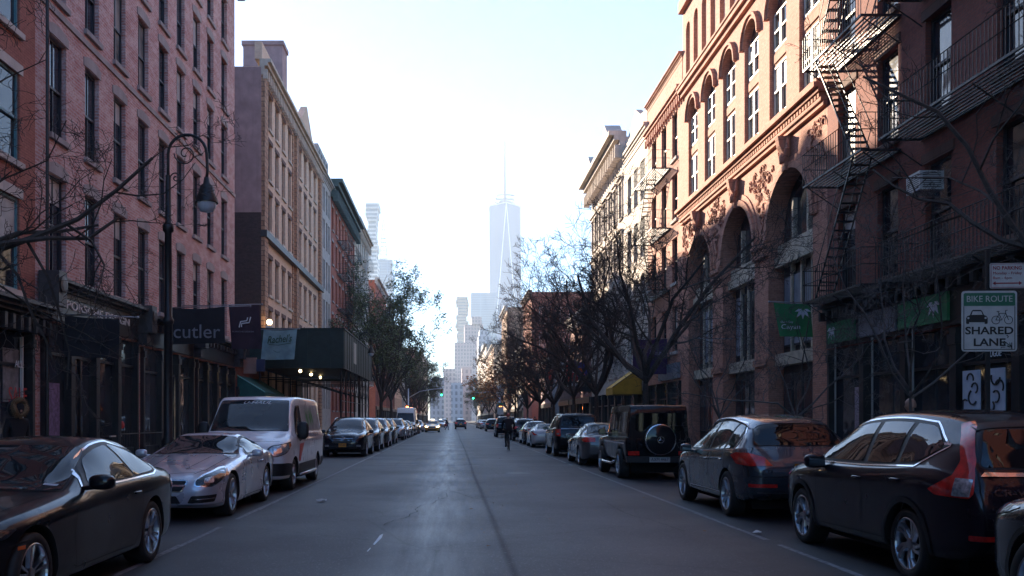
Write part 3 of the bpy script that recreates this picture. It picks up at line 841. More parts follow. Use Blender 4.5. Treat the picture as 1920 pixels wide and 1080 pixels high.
# ---------------- white rental van
van = dict(L=5.53, W=2.06, H=2.10, wb=3.30, fo=1.02, r=0.345, paint=P_white, tw=0.24, sq=0.6, inset=0.05,
    top=[(0, .80), (.03, .92), (.12, 1.02), (.3, 1.10), (.75, 1.25), (.95, 1.33), (1.35, 1.70), (1.72, 2.0), (2.05, 2.08), (2.8, 2.10), (4.8, 2.09), (5.35, 2.05), (5.45, 1.98), (5.50, 1.5), (5.53, 1.1)],
    belt=[(0, .78), (.2, .98), (.9, 1.15), (1.6, 1.22), (5.2, 1.25), (5.5, 1.2), (5.53, 1.0)],
    hw=[(0, .62), (.03, .76), (.1, .87), (.3, .95), (.8, 1.01), (1.4, 1.03), (5.1, 1.03), (5.4, 1.0), (5.5, .97), (5.53, .93)],
    wr=[(0, .72), (1.0, .86), (1.7, .82), (2.2, .83), (5.4, .84), (5.53, .84)],
    bot=[(0, .36), (.06, .28), (.5, .26), (5.0, .30), (5.45, .38), (5.53, .46)],
    mirror=(1.42, 1.30), msize=(.13, .08, .20), mirror_mat=M_plastic, handles=[(2.15, 1.10)], handle_mat=M_plastic, spokes=5, rim=dict(ratio=.62, w=.2), rim_mat=M_satin,
    gaps=[[(1.28, .55), (1.25, .9), (1.20, 1.2)], [(2.36, .5), (2.38, 1.9)], [(2.62, .55), (2.62, 1.92)], [(3.95, .55), (3.95, 1.92)]],
    gaps3=[((0, -.5, -1), [(-.80, .3, 1.1), (0, .2, 1.1), (.80, .3, 1.1)])],
    side=[("side_window_seal", M_plastic, 0.004, [(1.25, 1.16), (1.62, 1.70), (1.86, 1.86), (2.32, 1.88), (2.32, 1.16), (1.8, 1.08), (1.5, 1.05)], 0.05),
          ("side_window", M_tint, 0.009, [(1.32, 1.19), (1.65, 1.68), (1.88, 1.83), (2.28, 1.85), (2.28, 1.19), (1.8, 1.12), (1.52, 1.09)], 0.05),
          ("lower_cladding", M_plastic, 0.009, [(1.42, .30), (1.42, .56), (3.88, .56), (3.88, .33)], 0.02),
          ("lower_cladding", M_plastic, 0.009, [(4.78, .35), (4.78, .58), (5.40, .60), (5.40, .42)], 0.02),
          ],
    skin=wscreen(.93, 1.335, .84, 1.73, 1.955, .73, bow=0.08, d=(0, -.85, -.5)) + [
          ("hood_vent", M_plastic, 0.006, (0, -.5, -.8), [(.05, .62, 1.2), (.42, .64, 1.2), (.42, .56, 1.18), (.05, .54, 1.18)], 0.02),
          ("bumper", M_plastic, 0.012, FL, [(0.0, 0, .36), (.70, .1, .36), (.96, .35, .36), (1.02, .6, .36), (1.02, .6, .60), (.96, .35, .62), (.75, .1, .62), (.0, 0, .62)], 0.02),
          ("headlamp_surround", M_plastic, 0.008, FL, [(.56, .03, .77), (.72, .08, .75), (.94, .30, .83), (.985, .50, .93), (.99, .62, 1.06), (.96, .55, 1.06), (.66, .12, .99), (.55, .08, .92)], 0.06),
          ("headlamp", M_clearlamp, 0.014, FL, [(.585, .03, .785), (.72, .08, .77), (.93, .30, .845), (.97, .50, .94), (.975, .60, 1.035), (.94, .50, 1.035), (.67, .12, .97), (.58, .08, .90)], 0.05),
          ("lamp_reflector", M_chrome, 0.02, FL, [(.66, .1, .82), (.80, .2, .84), (.82, .22, .93), (.68, .12, .92)], 0.04),
          ("turn_lamp", M_orange, 0.02, FL, [(.955, .45, .93), (.972, .58, .98), (.972, .58, 1.03), (.955, .45, 1.03)], 0.02),
          ("grille", M_grille, 0.010, FD_, [(-.42, 0, .70), (.42, 0, .70), (.46, 0, .95), (-.46, 0, .95)], .08)],
    brights3=[(FD_, [(-.40, 0, .78), (.40, 0, .78)], .02), (FD_, [(-.42, 0, .87), (.42, 0, .87)], .02)])
c_van = make_car(van, "parked_van", "white rental van with black bumper and green side picture, behind the silver roadster", "van", GR_L)
text_on_skin(van, (0, -.85, -.5), "U-HAUL", .13, M_white, (-.05, 1.62, 1.90), width=.62, shear=0.3)
m_leafg = mat("green_vinyl_print", (0.05, 0.22, 0.05), 0.5, var=0.6, scale=10)
m_red = mat("red_vinyl_print", (0.55, 0.05, 0.03), 0.4, var=0.15)
m_greyv = mat("grey_vinyl_print", (0.30, 0.30, 0.31), 0.5, var=0.35, scale=5)
PV, BV = van["_P3"], van["_bvh"]
for sg in (-1, 1):
    van["_add"]("side_picture", patch(BV, [PV((0, t, z)) for t, z in ((2.72, 1.30), (2.72, 1.88), (4.9, 1.90), (5.1, 1.30))], (-sg, 0, 0), .006, .08), m_greyv)
    lv = random.Random(3)
    g = MB()
    for k in range(26):
        t, z = 2.95 + lv.random()*1.1, 1.36 + lv.random()*.12
        a = R(60 + lv.random()*60); l = .25 + lv.random()*.22
        q = (t + math.cos(a)*l, min(1.86, z + math.sin(a)*l)); w = .035
        pm = ((t+q[0])/2 + w, (z+q[1])/2)
        pl = ((t+q[0])/2 - w, (z+q[1])/2)
        P = [project(BV, PV((0, a_, b_)), Vector((-sg, 0, 0))) for a_, b_ in ((t, z), pm, q, pl)]
        g.poly([h + n*.011 for h, n in P])
    van["_add"]("leaf_picture", g, m_leafg, None, False)
    van["_add"]("red_arrow", patch(BV, [PV((0, t, z)) for t, z in ((1.42, .60), (1.62, .62), (2.1, 1.02), (1.45, 1.0))], (-sg, 0, 0), .006, .08), m_red)
    van["_add"]("step_rail", (lambda m: (m.tube([(sg*1.04, 5.53/2 - 1.5, .30), (sg*1.04, 5.53/2 - 3.8, .30)], .04, 8), m)[1])(MB()), M_satin)
    text_on_skin(van, (-sg, 0, 0), "MOVING MADE EASIER", .13, m_greyv if False else M_ink, (0, 3.6, 1.18), width=1.5)
    text_on_skin(van, (-sg, 0, 0), "$19.95", .2, M_white, (0, 3.2, .95), width=.55)
plate(van, "front", "HE 98657", M_plate_w, .50, 0)

# ---------------- dark SUV with oval badge, plus generic SUVs
def gen_suv(pm, name, label, group, rear=False, plate_m=M_plate_y, lamp=None, tx="FKT 2841", **kw):
    s = suv_spec(pm, side=suv_glass(), skin=wscreen(1.24, 1.125, .72, 2.05, 1.53, .58) + rearglass(4.44, 1.17, .66, 4.20, 1.49, .56) + suv_front(1.84, lamp) + suv_nose() +
        [("tail_lamp", M_redlamp, 0.008, RL, [(.52, 4.6, .88), (.80, 4.45, .86), (.91, 4.15, .92), (.90, 4.15, 1.04), (.76, 4.48, 1.04), (.52, 4.58, 1.02)], 0.03),
         ("rear_bumper_trim", M_plastic, 0.010, BD_, [(-.66, 4.6, .44), (.66, 4.6, .44), (.66, 4.6, .56), (-.66, 4.6, .56)], 0.03)],
        gaps3=hood_gaps() + [(BD_, [(-.70, 4.6, .64), (-.72, 4.6, .95), (-.66, 4.5, 1.15)]), (BD_, [(.70, 4.6, .64), (.72, 4.6, .95), (.66, 4.5, 1.15)]), (BD_, [(-.70, 4.6, .64), (.70, 4.6, .64)])],
        brights3=horizontals(.42, (.62, .69, .76), .012))
    s.update(kw)
    c = make_car(s, name, label, "car", group)
    plate(s, "front", tx, plate_m, .49); plate(s, "rear", tx, plate_m, .80)
    return s, c
lex, c_lex = gen_suv(P_navy, "parked_car", "black crossover with oval L badge and orange plate, behind the white rental van", GR_L, W=1.88, spokes=5, lamp=M_darklamp)
def ovalL(s, z):
    root, bvh, P3 = s["_root"], s["_bvh"], s["_P3"]
    h, n = project(bvh, P3((0, 0, z)), Vector((0, -1, 0)))
    mb = MB(); y = h.y + .03
    mb.tube([(.085*math.cos(a), y, z + .062*math.sin(a)) for a in np.linspace(0, 2*math.pi, 25)], .009, 6, False)
    mb.tube([(.035, y, z+.055), (-.03, y, z-.02), (-.01, y, z-.035), (-.075, y, z-.02)][::1], .009, 6)
    mb.build("badge", M_chrome, root, True)
ovalL(lex, .77)
gs1, c_s1 = gen_suv(P_purple, "parked_car", "dark graphite crossover directly behind the black crossover with the oval L badge", GR_L)
gs2, c_s2 = gen_suv(P_silverblue, "parked_car", "pale silver crossover facing the camera in front of the tall white van", GR_L, plate_m=M_plate_w, lamp=M_clearlamp)

# ---------------- plum black crossover, right foreground (seen from behind)
crv = suv_spec(P_blackplum, L=4.55, W=1.83, wb=2.62, fo=.92, r=.348, clad=.05, spokes=5, tw=.235,
    top=[(0, .66), (.03, .76), (.12, .88), (.35, .98), (.9, 1.06), (1.15, 1.10), (1.55, 1.36), (1.95, 1.56), (2.35, 1.635), (2.9, 1.655), (3.6, 1.62), (4.05, 1.55), (4.22, 1.50), (4.34, 1.30), (4.44, 1.08), (4.50, .98), (4.53, .90), (4.55, .80)],
    belt=[(0, .62), (.12, .80), (.5, .92), (1.3, 1.0), (3.0, 1.06), (3.9, 1.10), (4.3, 1.05), (4.5, .93), (4.55, .76)],
    hw=[(0, .52), (.03, .62), (.1, .72), (.3, .83), (.8, .90), (1.5, .915), (3.6, .915), (4.0, .90), (4.25, .87), (4.42, .83), (4.50, .79), (4.55, .72)],
    wr=[(0, .62), (1.2, .74), (1.9, .64), (3.0, .64), (4.0, .62), (4.3, .66), (4.45, .74), (4.55, .66)],
    bot=[(0, .40), (.06, .30), (.5, .25), (3.9, .26), (4.4, .32), (4.55, .44)],
    mirror=(1.60, 1.06), msize=(.12, .08, .085), handles=[(2.52, .93), (3.38, .96)], handle_mat=P_blackplum, rails=None,
    rim=dict(ratio=.72, w=.13, twist=.42, pair=(-.2, .12)),
    gaps=[[(1.48, .32), (1.40, .60), (1.45, 1.0)], [(2.60, .34), (2.62, .7), (2.58, 1.04)], [(3.32, .36), (3.42, .55), (3.55, .80), (3.62, 1.05)], [(1.5, .34), (3.3, .36)],
          [(3.86, .78), (3.98, .79), (3.98, .66), (3.86, .65), (3.86, .78)]],
    side=suv_glass(1.075, 1.38, (2.0, 1.50), (2.9, 1.565), (3.62, 1.50), (4.02, 1.305), (3.62, 1.13), 2.60, 3.30),
    brights=[([(3.75, 1.325), (4.06, 1.32)], .02)],
    skin=wscreen(1.2, 1.125, .74, 2.0, 1.54, .60) + rearglass(4.40, 1.13, .66, 4.26, 1.46, .56, d=(0, .95, -.3)) + suv_front(1.83, M_clearlamp) + suv_nose() + [
        ("roof_spoiler", M_plastic, .012, (0, .6, -.8), [(-.58, 4.12, 1.53), (.58, 4.12, 1.53), (.60, 4.24, 1.48), (-.60, 4.24, 1.48)], .02),
        ("tail_lamp", M_redlamp, .012, (-.72, .69, 0), [(.655, 4.16, 1.53), (.74, 4.10, 1.50), (.78, 4.22, 1.36), (.82, 4.32, 1.18), (.86, 4.28, 1.05), (.912, 3.98, .915), (.90, 4.08, .868), (.80, 4.46, .86), (.76, 4.47, .90), (.73, 4.42, 1.05), (.70, 4.33, 1.30), (.64, 4.24, 1.48)], .015),
        ("reverse_lamp", M_clearlamp, .018, (-.72, .69, 0), [(.86, 4.30, .875), (.79, 4.46, .875), (.76, 4.44, 1.02), (.83, 4.31, 1.03)], .01),
        ("tailgate_chrome", M_chrome, .016, BD_, [(-.70, 4.45, 1.045), (.70, 4.45, 1.045), (.66, 4.45, 1.08), (-.66, 4.45, 1.08)], .01),
        ("bumper_reflector", M_redlamp, .012, (-.5, .85, 0), [(.56, 4.55, .50), (.80, 4.45, .50), (.80, 4.45, .545), (.56, 4.55, .545)], .01),
        ("lower_bumper", M_plastic, .012, BD_, [(-.70, 4.5, .40), (.70, 4.5, .40), (.66, 4.5, .48), (-.66, 4.5, .48)], .02)],
    gaps3=hood_gaps() + [(BD_, [(-.70, 4.6, .60), (-.735, 4.6, .92), (-.70, 4.5, 1.10)]), (BD_, [(.70, 4.6, .60), (.735, 4.6, .92), (.70, 4.5, 1.10)]), (BD_, [(-.70, 4.6, .60), (.70, 4.6, .60)]), (BD_, [(-.80, 4.6, .74), (.80, 4.6, .74)])])
c_crv = make_car(crv, "parked_car", "plum-black crossover with tall upright red tail lamps, seen from behind in the right foreground", "car", GR_R)
badge(crv, "rear", "CR-V", -.50, .915, .085, width=.27, shear=0)
plate(crv, "rear", "GHN 3170", M_plate_y, .82)

# ---------------- slate crossover with wide lamps
q5 = suv_spec(P_grey, L=4.63, W=1.88, wb=2.81, fo=.87, r=.36, clad=.0, spokes=5, rim=dict(ratio=.72, w=.1, pair=(-.18, .18)), rails=(1.9, 4.0, .62), rail_mat=M_chrome,
    side=suv_glass(1.02, 1.45, (2.08, 1.47), (3.0, 1.535), (3.75, 1.47), (4.02, 1.33), (3.98, 1.10), 2.64, 3.55),
    top=[(0, .66), (.03, .76), (.12, .86), (.35, .95), (.9, 1.02), (1.2, 1.06), (1.6, 1.32), (2.0, 1.53), (2.4, 1.62), (3.0, 1.64), (3.6, 1.60), (4.05, 1.53), (4.18, 1.46), (4.36, 1.18), (4.50, 1.04), (4.58, .96), (4.63, .82)],
    skin=wscreen(1.22, 1.085, .74, 2.02, 1.51, .60) + rearglass(4.38, 1.16, .68, 4.16, 1.47, .58) + suv_front(1.88, M_darklamp) + suv_nose() + [
        ("roof_spoiler", P_grey, .014, (0, .6, -.8), [(-.60, 4.02, 1.53), (.60, 4.02, 1.53), (.60, 4.15, 1.48), (-.60, 4.15, 1.48)], .02),
        ("tail_lamp", M_redlamp, .012, RL, [(.46, 4.6, .845), (.78, 4.5, .84), (.90, 4.2, .86), (.935, 3.98, .99), (.90, 4.16, 1.035), (.78, 4.46, 1.03), (.60, 4.58, .97)], .02),
        ("bumper_reflector", M_redlamp, .012, (-.4, .9, 0), [(.40, 4.6, .52), (.80, 4.5, .52), (.80, 4.5, .57), (.40, 4.6, .57)], .01)],
    gaps3=hood_gaps() + [(BD_, [(-.80, 4.6, .68), (-.82, 4.6, .90), (-.70, 4.5, 1.12)]), (BD_, [(.80, 4.6, .68), (.82, 4.6, .90), (.70, 4.5, 1.12)]), (BD_, [(-.80, 4.6, .68), (.80, 4.6, .68)])],
    brights=[([(1.5, .37), (3.45, .37)], .016)], brights3=[(BD_, [(-.7, 4.6, .44), (.7, 4.6, .44)], .015)])
q5["gaps"] = q5["gaps"]
c_q5 = make_car(q5, "parked_car", "slate grey crossover with roof rails between the plum crossover and the boxy off-roader", "car", GR_R)
badge(q5, "rear", "Q5", -.55, .76, .10, width=.16)
plate(q5, "rear", "GDR 5518", M_plate_y, .80)

# ---------------- boxy black off-roader with spare wheel
gw = dict(L=4.42, W=1.76, H=1.93, wb=2.85, fo=.75, r=.385, paint=P_black, tw=.27, sq=1.0, inset=-.02, arch=.46,
    top=[(0, .78), (.02, .96), (.06, 1.06), (.2, 1.10), (1.15, 1.15), (1.22, 1.18), (1.55, 1.66), (1.66, 1.84), (1.9, 1.91), (3.0, 1.93), (4.3, 1.92), (4.38, 1.88), (4.42, 1.80)],
    belt=[(0, .74), (.06, .98), (.2, 1.03), (1.2, 1.08), (4.3, 1.10), (4.42, 1.08)],
    hw=[(0, .74), (.02, .80), (.08, .82), (.3, .83), (1.0, .84), (4.2, .84), (4.38, .83), (4.42, .80)],
    wr=[(0, .74), (1.2, .76), (1.8, .72), (4.42, .72)],
    bot=[(0, .52), (.06, .46), (.5, .44), (3.9, .44), (4.3, .48), (4.42, .54)],
    mirror=(1.50, 1.20), msize=(.11, .07, .10), handles=[(2.35, 1.0), (3.15, 1.0)], handle_mat=M_plastic, spokes=5, rim=dict(ratio=.66, w=.12, pair=(-.15, .15)), clad=.07,
    gaps=[[(1.45, .48), (1.45, 1.10)], [(2.48, .48), (2.48, 1.78)], [(3.36, .9), (3.36, 1.78)]],
    side=[("side_window", M_tint, .010, [(1.60, 1.20), (1.80, 1.70), (2.42, 1.74), (2.42, 1.20)], .05),
          ("side_window", M_tint, .010, [(2.54, 1.20), (2.54, 1.74), (3.28, 1.74), (3.28, 1.20)], .05),
          ("side_window", M_tint, .010, [(3.42, 1.20), (3.42, 1.74), (4.20, 1.74), (4.20, 1.20)], .05),
          ("side_rub_strip", M_chrome, .016, [(1.25, .915), (1.25, .955), (4.25, .955), (4.25, .915)], 0)],
    skin=wscreen(1.22, 1.22, .66, 1.62, 1.78, .62, bow=.01) + [
          ("rear_window", M_tint, .010, BD_, [(-.60, 4.42, 1.26), (.60, 4.42, 1.26), (.58, 4.42, 1.70), (-.58, 4.42, 1.70)], .06),
          ("grille", M_grille, .01, FD_, [(-.34, 0, .78), (.34, 0, .78), (.34, 0, .98), (-.34, 0, .98)], .02)],
    pair=[("headlamp", M_clearlamp, .02, FD_, [(.60 + .11*math.cos(a), 0, .88 + .11*math.sin(a)) for a in np.linspace(0, 2*math.pi, 17)[:-1]], 0),
          ("tail_lamp", M_redlamp, .02, BD_, [(.50, 4.42, .63), (.78, 4.42, .63), (.78, 4.42, .735), (.50, 4.42, .735)], .01)],
    gaps3=[(BD_, [(-.68, 4.42, .76), (-.68, 4.42, 1.80)]), (BD_, [(.68, 4.42, .76), (.68, 4.42, 1.80)])])
c_gw = make_car(gw, "parked_car", "boxy black off-roader with a round spare wheel cover on its back door", "car", GR_R)
mb = MB(); mb.box(-.84, .84, -2.33, -2.17, .45, .60); mb.build("rear_bumper", M_plastic, c_gw)
mb = MB(); mb.lathe([(.36, 0), (.385, .03), (.39, .10), (.39, .17), (.375, .21)], lambda a, b, h: (a + .0, -2.22 - h, b + 1.03), 40)
mb.lathe([(.375, .205), (.33, .22), (.0, .225)], lambda a, b, h: (a + .0, -2.22 - h, b + 1.03), 40)
spare = mb.build("spare_wheel_cover", P_black, c_gw, True)
mb = MB(); mb.lathe([(.375, .20), (.397, .205), (.397, .225), (.372, .228)], lambda a, b, h: (a, -2.22 - h, b + 1.03), 40); mb.build("cover_ring", M_chrome, spare, True)
mb = MB()
for k in range(3):
    a = math.pi/2 + k*2*math.pi/3
    mb.tube([(0, -2.452, 1.03), (.075*math.cos(a), -2.452, 1.03 + .075*math.sin(a))], [.012, .004], 6)
mb.tube([(.08*math.cos(a), -2.452, 1.03 + .08*math.sin(a)) for a in np.linspace(0, 2*math.pi, 25)], .007, 6, False)
mb.build("badge", M_chrome, spare)
mb = MB(); mb.box(-.26, .26, -2.345, -2.325, .46, .59); o = mb.build("number_plate", M_plate_w, c_gw)
text("AXM 4467", .12, M_ink, o, (0, -2.348, .525), FACECAM, ext=.001, width=.44)
for sg in (-1, 1):
    mb = MB(); mb.tube([(sg*.86, 1.05, .42), (sg*.92, .9, .36), (sg*.92, -.6, .36), (sg*.86, -.75, .42)], .035, 8); mb.build("side_step", M_chrome, c_gw, True)
    mb = MB()
    for z in (1.30, 1.62): mb.box(.66, .72, -2.25, -2.20, z-.05, z+.05)
    if sg > 0: mb.build("door_hinge", M_plastic, c_gw)

# ---------------- grey saloon
def gen_sedan(pm, name, label, group, tx="GLC 9034", plate_m=M_plate_y, lit=False, **kw):
    s = sedan_spec(pm, side=[
          ("window_surround", M_chrome, .004, [(1.65, .925), (2.22, 1.255), (2.6, 1.365), (3.0, 1.385), (3.45, 1.31), (3.98, 1.03), (3.9, .98), (2.7, .945)], .05),
          ("window_pillar_trim", M_plastic, .007, [(1.72, .945), (2.24, 1.235), (2.6, 1.345), (3.0, 1.363), (3.43, 1.29), (3.9, 1.035), (3.85, 1.0), (2.7, .965)], .05),
          ("side_window", M_tint, .012, [(1.88, .965), (2.28, 1.23), (2.6, 1.325), (2.68, 1.33), (2.68, .975)], .03),
          ("side_window", M_tint, .012, [(2.78, 1.34), (3.0, 1.345), (3.3, 1.30), (3.50, 1.24), (3.60, .99), (2.78, .978)], .03)],
        skin=wscreen(1.52, .985, .70, 2.40, 1.34, .56) + rearglass(4.08, 1.10, .62, 3.5, 1.35, .52) + [
          ("headlamp", M_lit if lit else M_clearlamp, .008, FL, [(.48, .02, .60), (.80, .35, .63), (.87, .60, .74), (.74, .28, .74), (.48, .08, .69)], .03),
          ("tail_lamp", M_redlamp, .008, RL, [(.46, 4.74, .80), (.80, 4.5, .80), (.88, 4.3, .88), (.80, 4.5, .96), (.46, 4.7, .94)], .03),
          ("grille", M_grille, .008, FD_, [(-.38, 0, .52), (.38, 0, .52), (.42, 0, .66), (-.42, 0, .66)], .04),
          ("lower_intake", M_grille, .008, FD_, [(-.55, 0, .28), (.55, 0, .28), (.50, 0, .40), (-.50, 0, .40)], .03)],
        gaps3=hood_gaps(.68, .3, 1.3, .9) + [(BD_, [(-.62, 4.7, .70), (-.64, 4.7, .98)]), (BD_, [(.62, 4.7, .70), (.64, 4.7, .98)]), (BD_, [(-.62, 4.7, .70), (.62, 4.7, .70)])],
        brights3=horizontals(.36, (.59,), .016))
    s.update(kw)
    c = make_car(s, name, label, "car", group)
    plate(s, "rear", tx, plate_m, .80); plate(s, "front", tx, plate_m, .46)
    return s, c
gsd, c_gsd = gen_sedan(P_grey2, "parked_car", "dull grey saloon seen from behind, between the boxy off-roader and the black luxury off-roader", GR_R)

# ---------------- black luxury off-roader seen from behind
rr, c_rr = gen_suv(P_black, "parked_car", "large black off-roader with lettered tailgate, directly ahead of the dull grey saloon", GR_R, L=4.9, W=1.98, r=.385, wb=2.88, fo=.9,
    sq=.5, arch=.445,
    top=[(0, .74), (.03, .88), (.12, 1.0), (.35, 1.08), (1.0, 1.14), (1.3, 1.20), (1.7, 1.50), (2.0, 1.70), (2.4, 1.80), (3.0, 1.83), (4.0, 1.80), (4.5, 1.75), (4.62, 1.60), (4.76, 1.30), (4.84, 1.14), (4.88, 1.0), (4.9, .9)],
    belt=[(0, .70), (.12, .92), (.5, 1.02), (1.3, 1.10), (3.2, 1.15), (4.5, 1.18), (4.8, 1.1), (4.9, .86)],
    hw=[(0, .60), (.03, .72), (.1, .82), (.3, .90), (.8, .98), (1.5, .99), (3.9, .99), (4.4, .97), (4.7, .92), (4.84, .87), (4.9, .78)],
    wr=[(0, .70), (1.2, .80), (2.0, .70), (3.2, .70), (4.4, .68), (4.7, .78), (4.9, .7)],
    bot=[(0, .44), (.06, .34), (.5, .30), (4.3, .31), (4.75, .38), (4.9, .5)],
    mirror=(1.62, 1.16), handles=[(2.7, 1.0), (3.65, 1.02)], rails=None,
    side=suv_glass(1.15, 1.45, (2.05, 1.64), (3.0, 1.72), (4.0, 1.70), (4.42, 1.56), (4.44, 1.26), 2.75, 3.75, trim=M_plastic),
    skin=wscreen(1.32, 1.23, .78, 2.02, 1.68, .64) + rearglass(4.74, 1.28, .72, 4.56, 1.68, .62) + suv_nose() + [
        ("headlamp", M_clearlamp, 0.008, FL, [(.54, .02, .84), (.92, .45, .86), (.96, .6, .98), (.84, .3, .98), (.54, .10, .97)], .03),
        ("tail_lamp", M_redlamp, .01, RL, [(.72, 4.85, .86), (.92, 4.6, .86), (.93, 4.6, 1.14), (.74, 4.8, 1.14)], .03),
        ("lamp_reflector", M_clearlamp, .016, RL, [(.78, 4.85, .92), (.86, 4.7, .92), (.86, 4.7, .99), (.78, 4.8, .99)], .03),
        ("tailgate_chrome", M_satin, .012, BD_, [(-.74, 4.85, 1.14), (.74, 4.85, 1.14), (.74, 4.85, 1.18), (-.74, 4.85, 1.18)], 0)],
    gaps3=[(BD_, [(-.70, 4.85, .66), (.70, 4.85, .66)]), (BD_, [(-.70, 4.85, .98), (.70, 4.85, .98)])], tx="HGM 7720")
text("RANGE ROVER", .10, M_chrome, c_rr, (0, -2.45, 1.23), FACECAM, "badge", .004, width=.85)

# ---------------- white sports coupe, taxi, tall van
z_, c_z = gen_sedan(paint("pearl_white_car_paint", (.62, .64, .66), .1, .3), "parked_car", "small white sports coupe with red tail lamps, seen from behind", GR_R, L=4.31, W=1.81, wb=2.65, fo=.83,
    top=[(0, .50), (.03, .60), (.15, .68), (.6, .78), (1.3, .88), (1.55, .92), (2.1, 1.20), (2.5, 1.30), (2.9, 1.315), (3.4, 1.24), (3.9, 1.06), (4.15, .97), (4.27, .88), (4.31, .74)],
    belt=[(0, .48), (.2, .64), (1.5, .84), (3.2, .90), (4.1, .90), (4.27, .82), (4.31, .70)],
    hw=[(0, .50), (.03, .62), (.1, .70), (.3, .80), (.8, .90), (1.5, .90), (2.3, .87), (3.4, .905), (3.9, .87), (4.15, .80), (4.27, .74), (4.31, .64)],
    wr=[(0, .6), (1.5, .70), (2.2, .56), (3.0, .54), (3.9, .62), (4.31, .6)],
    bot=[(0, .28), (.06, .22), (.5, .17), (3.8, .18), (4.2, .26), (4.31, .38)],
    mirror=(1.75, .93), handles=[(2.8, .8)],
    gaps=[[(1.5, .26), (1.5, .86)], [(2.9, .28), (3.0, .88)]],
    side=[("side_window", M_tint, .01, [(1.75, .93), (2.2, 1.17), (2.6, 1.245), (2.95, 1.25), (3.35, 1.12), (3.45, .98), (2.6, .94)], .05)],
    skin=wscreen(1.52, .94, .68, 2.3, 1.23, .53) + rearglass(3.98, 1.03, .56, 3.1, 1.28, .46, d=(0, .6, -.8), m=M_shield) + [
        ("tail_lamp", M_redlamp, .01, RL, [(.52, 4.3, .68), (.76, 4.2, .68), (.89, 3.85, .90), (.78, 4.1, .84)], .02),
        ("headlamp", M_clearlamp, .01, FL, [(.55, .05, .56), (.78, .3, .58), (.88, .7, .76), (.74, .3, .70)], .02)],
    gaps3=[], brights3=[])
tx_, c_tx = gen_sedan(P_yellow, "yellow_taxi", "yellow taxi saloon with lit headlamps driving towards the camera", None, lit=True, r=.32, H=1.46)
c_tx["category"] = "taxi"
mb = MB(); mb.box(-.25, .25, -.12, .02, 1.45, 1.58); mb.build("roof_sign", mat("taxi_roof_sign", (.8, .8, .75), .4, emit=(1, .95, .8), es=.6), c_tx)
tv = dict(van); tv = {k: v for k, v in tv.items() if not k.startswith("_")}
tv.update(H=2.70, top=[(t, z if z < 1.4 else 1.4 + (z-1.4)*1.86) for t, z in van["top"]], extra=[])
tv["skin"] = wscreen(.93, 1.335, .84, 1.62, 2.05, .73, bow=.08, d=(0, -.85, -.5)) + van["skin"][2:]
tv["side"] = van["side"][:2]
tv["gaps"] = []
c_tv = make_car(tv, "parked_van", "tall high-roofed white van facing the camera, behind the pale silver crossover", "van", GR_L)
sdn_w, c_sw = gen_sedan(P_silverblue, "parked_car", "pale silver saloon far down the right kerb", GR_R)
sdn_b, c_sb = gen_sedan(P_purple, "parked_car", "dark saloon just ahead of the small white sports coupe", GR_R)

# ---------------- place them:  y of front axle / bumper measured from the photograph's perspective
def place(root, L, x, front=None, rear=None, towards=False):
    """towards: nose points to the camera"""
    y = (front + L/2) if towards else (rear + L/2)
    root.location = (x, y, 0)
    root.rotation_euler = (0, 0, math.pi + rng.uniform(-.006, .006) if towards else rng.uniform(-.006, .006))
place(c_coupe, 4.60, -4.12, front=9.85 - 2.76 - .80, towards=True)
place(c_sl, 4.61, -4.44, front=13.72, towards=True)
place(c_van, 5.53, -4.46, front=18.9, towards=True)
place(c_lex, 4.63, -4.47, front=37.0, towards=True)
place(c_s1, 4.63, -4.42, front=43.0, towards=True)
place(c_s2, 4.63, -4.42, front=66.0, towards=True)
place(c_tv, 5.53, -4.5, front=86.0, towards=True)
place(c_crv, 4.55, 5.27, rear=7.74)
place(c_q5, 4.63, 5.31, rear=13.62)
place(c_gw, 4.42, 5.26, rear=23.1)
place(c_gsd, 4.75, 5.15, rear=29.6)
place(c_rr, 4.9, 5.2, rear=37.0)
place(c_z, 4.31, 5.2, rear=49.0)
place(c_sb, 4.75, 5.2, rear=54.8)
place(c_tx, 4.75, -2.35, front=106.0, towards=True)
place(c_sw, 4.75, 5.2, rear=140.0)
PI = math.pi
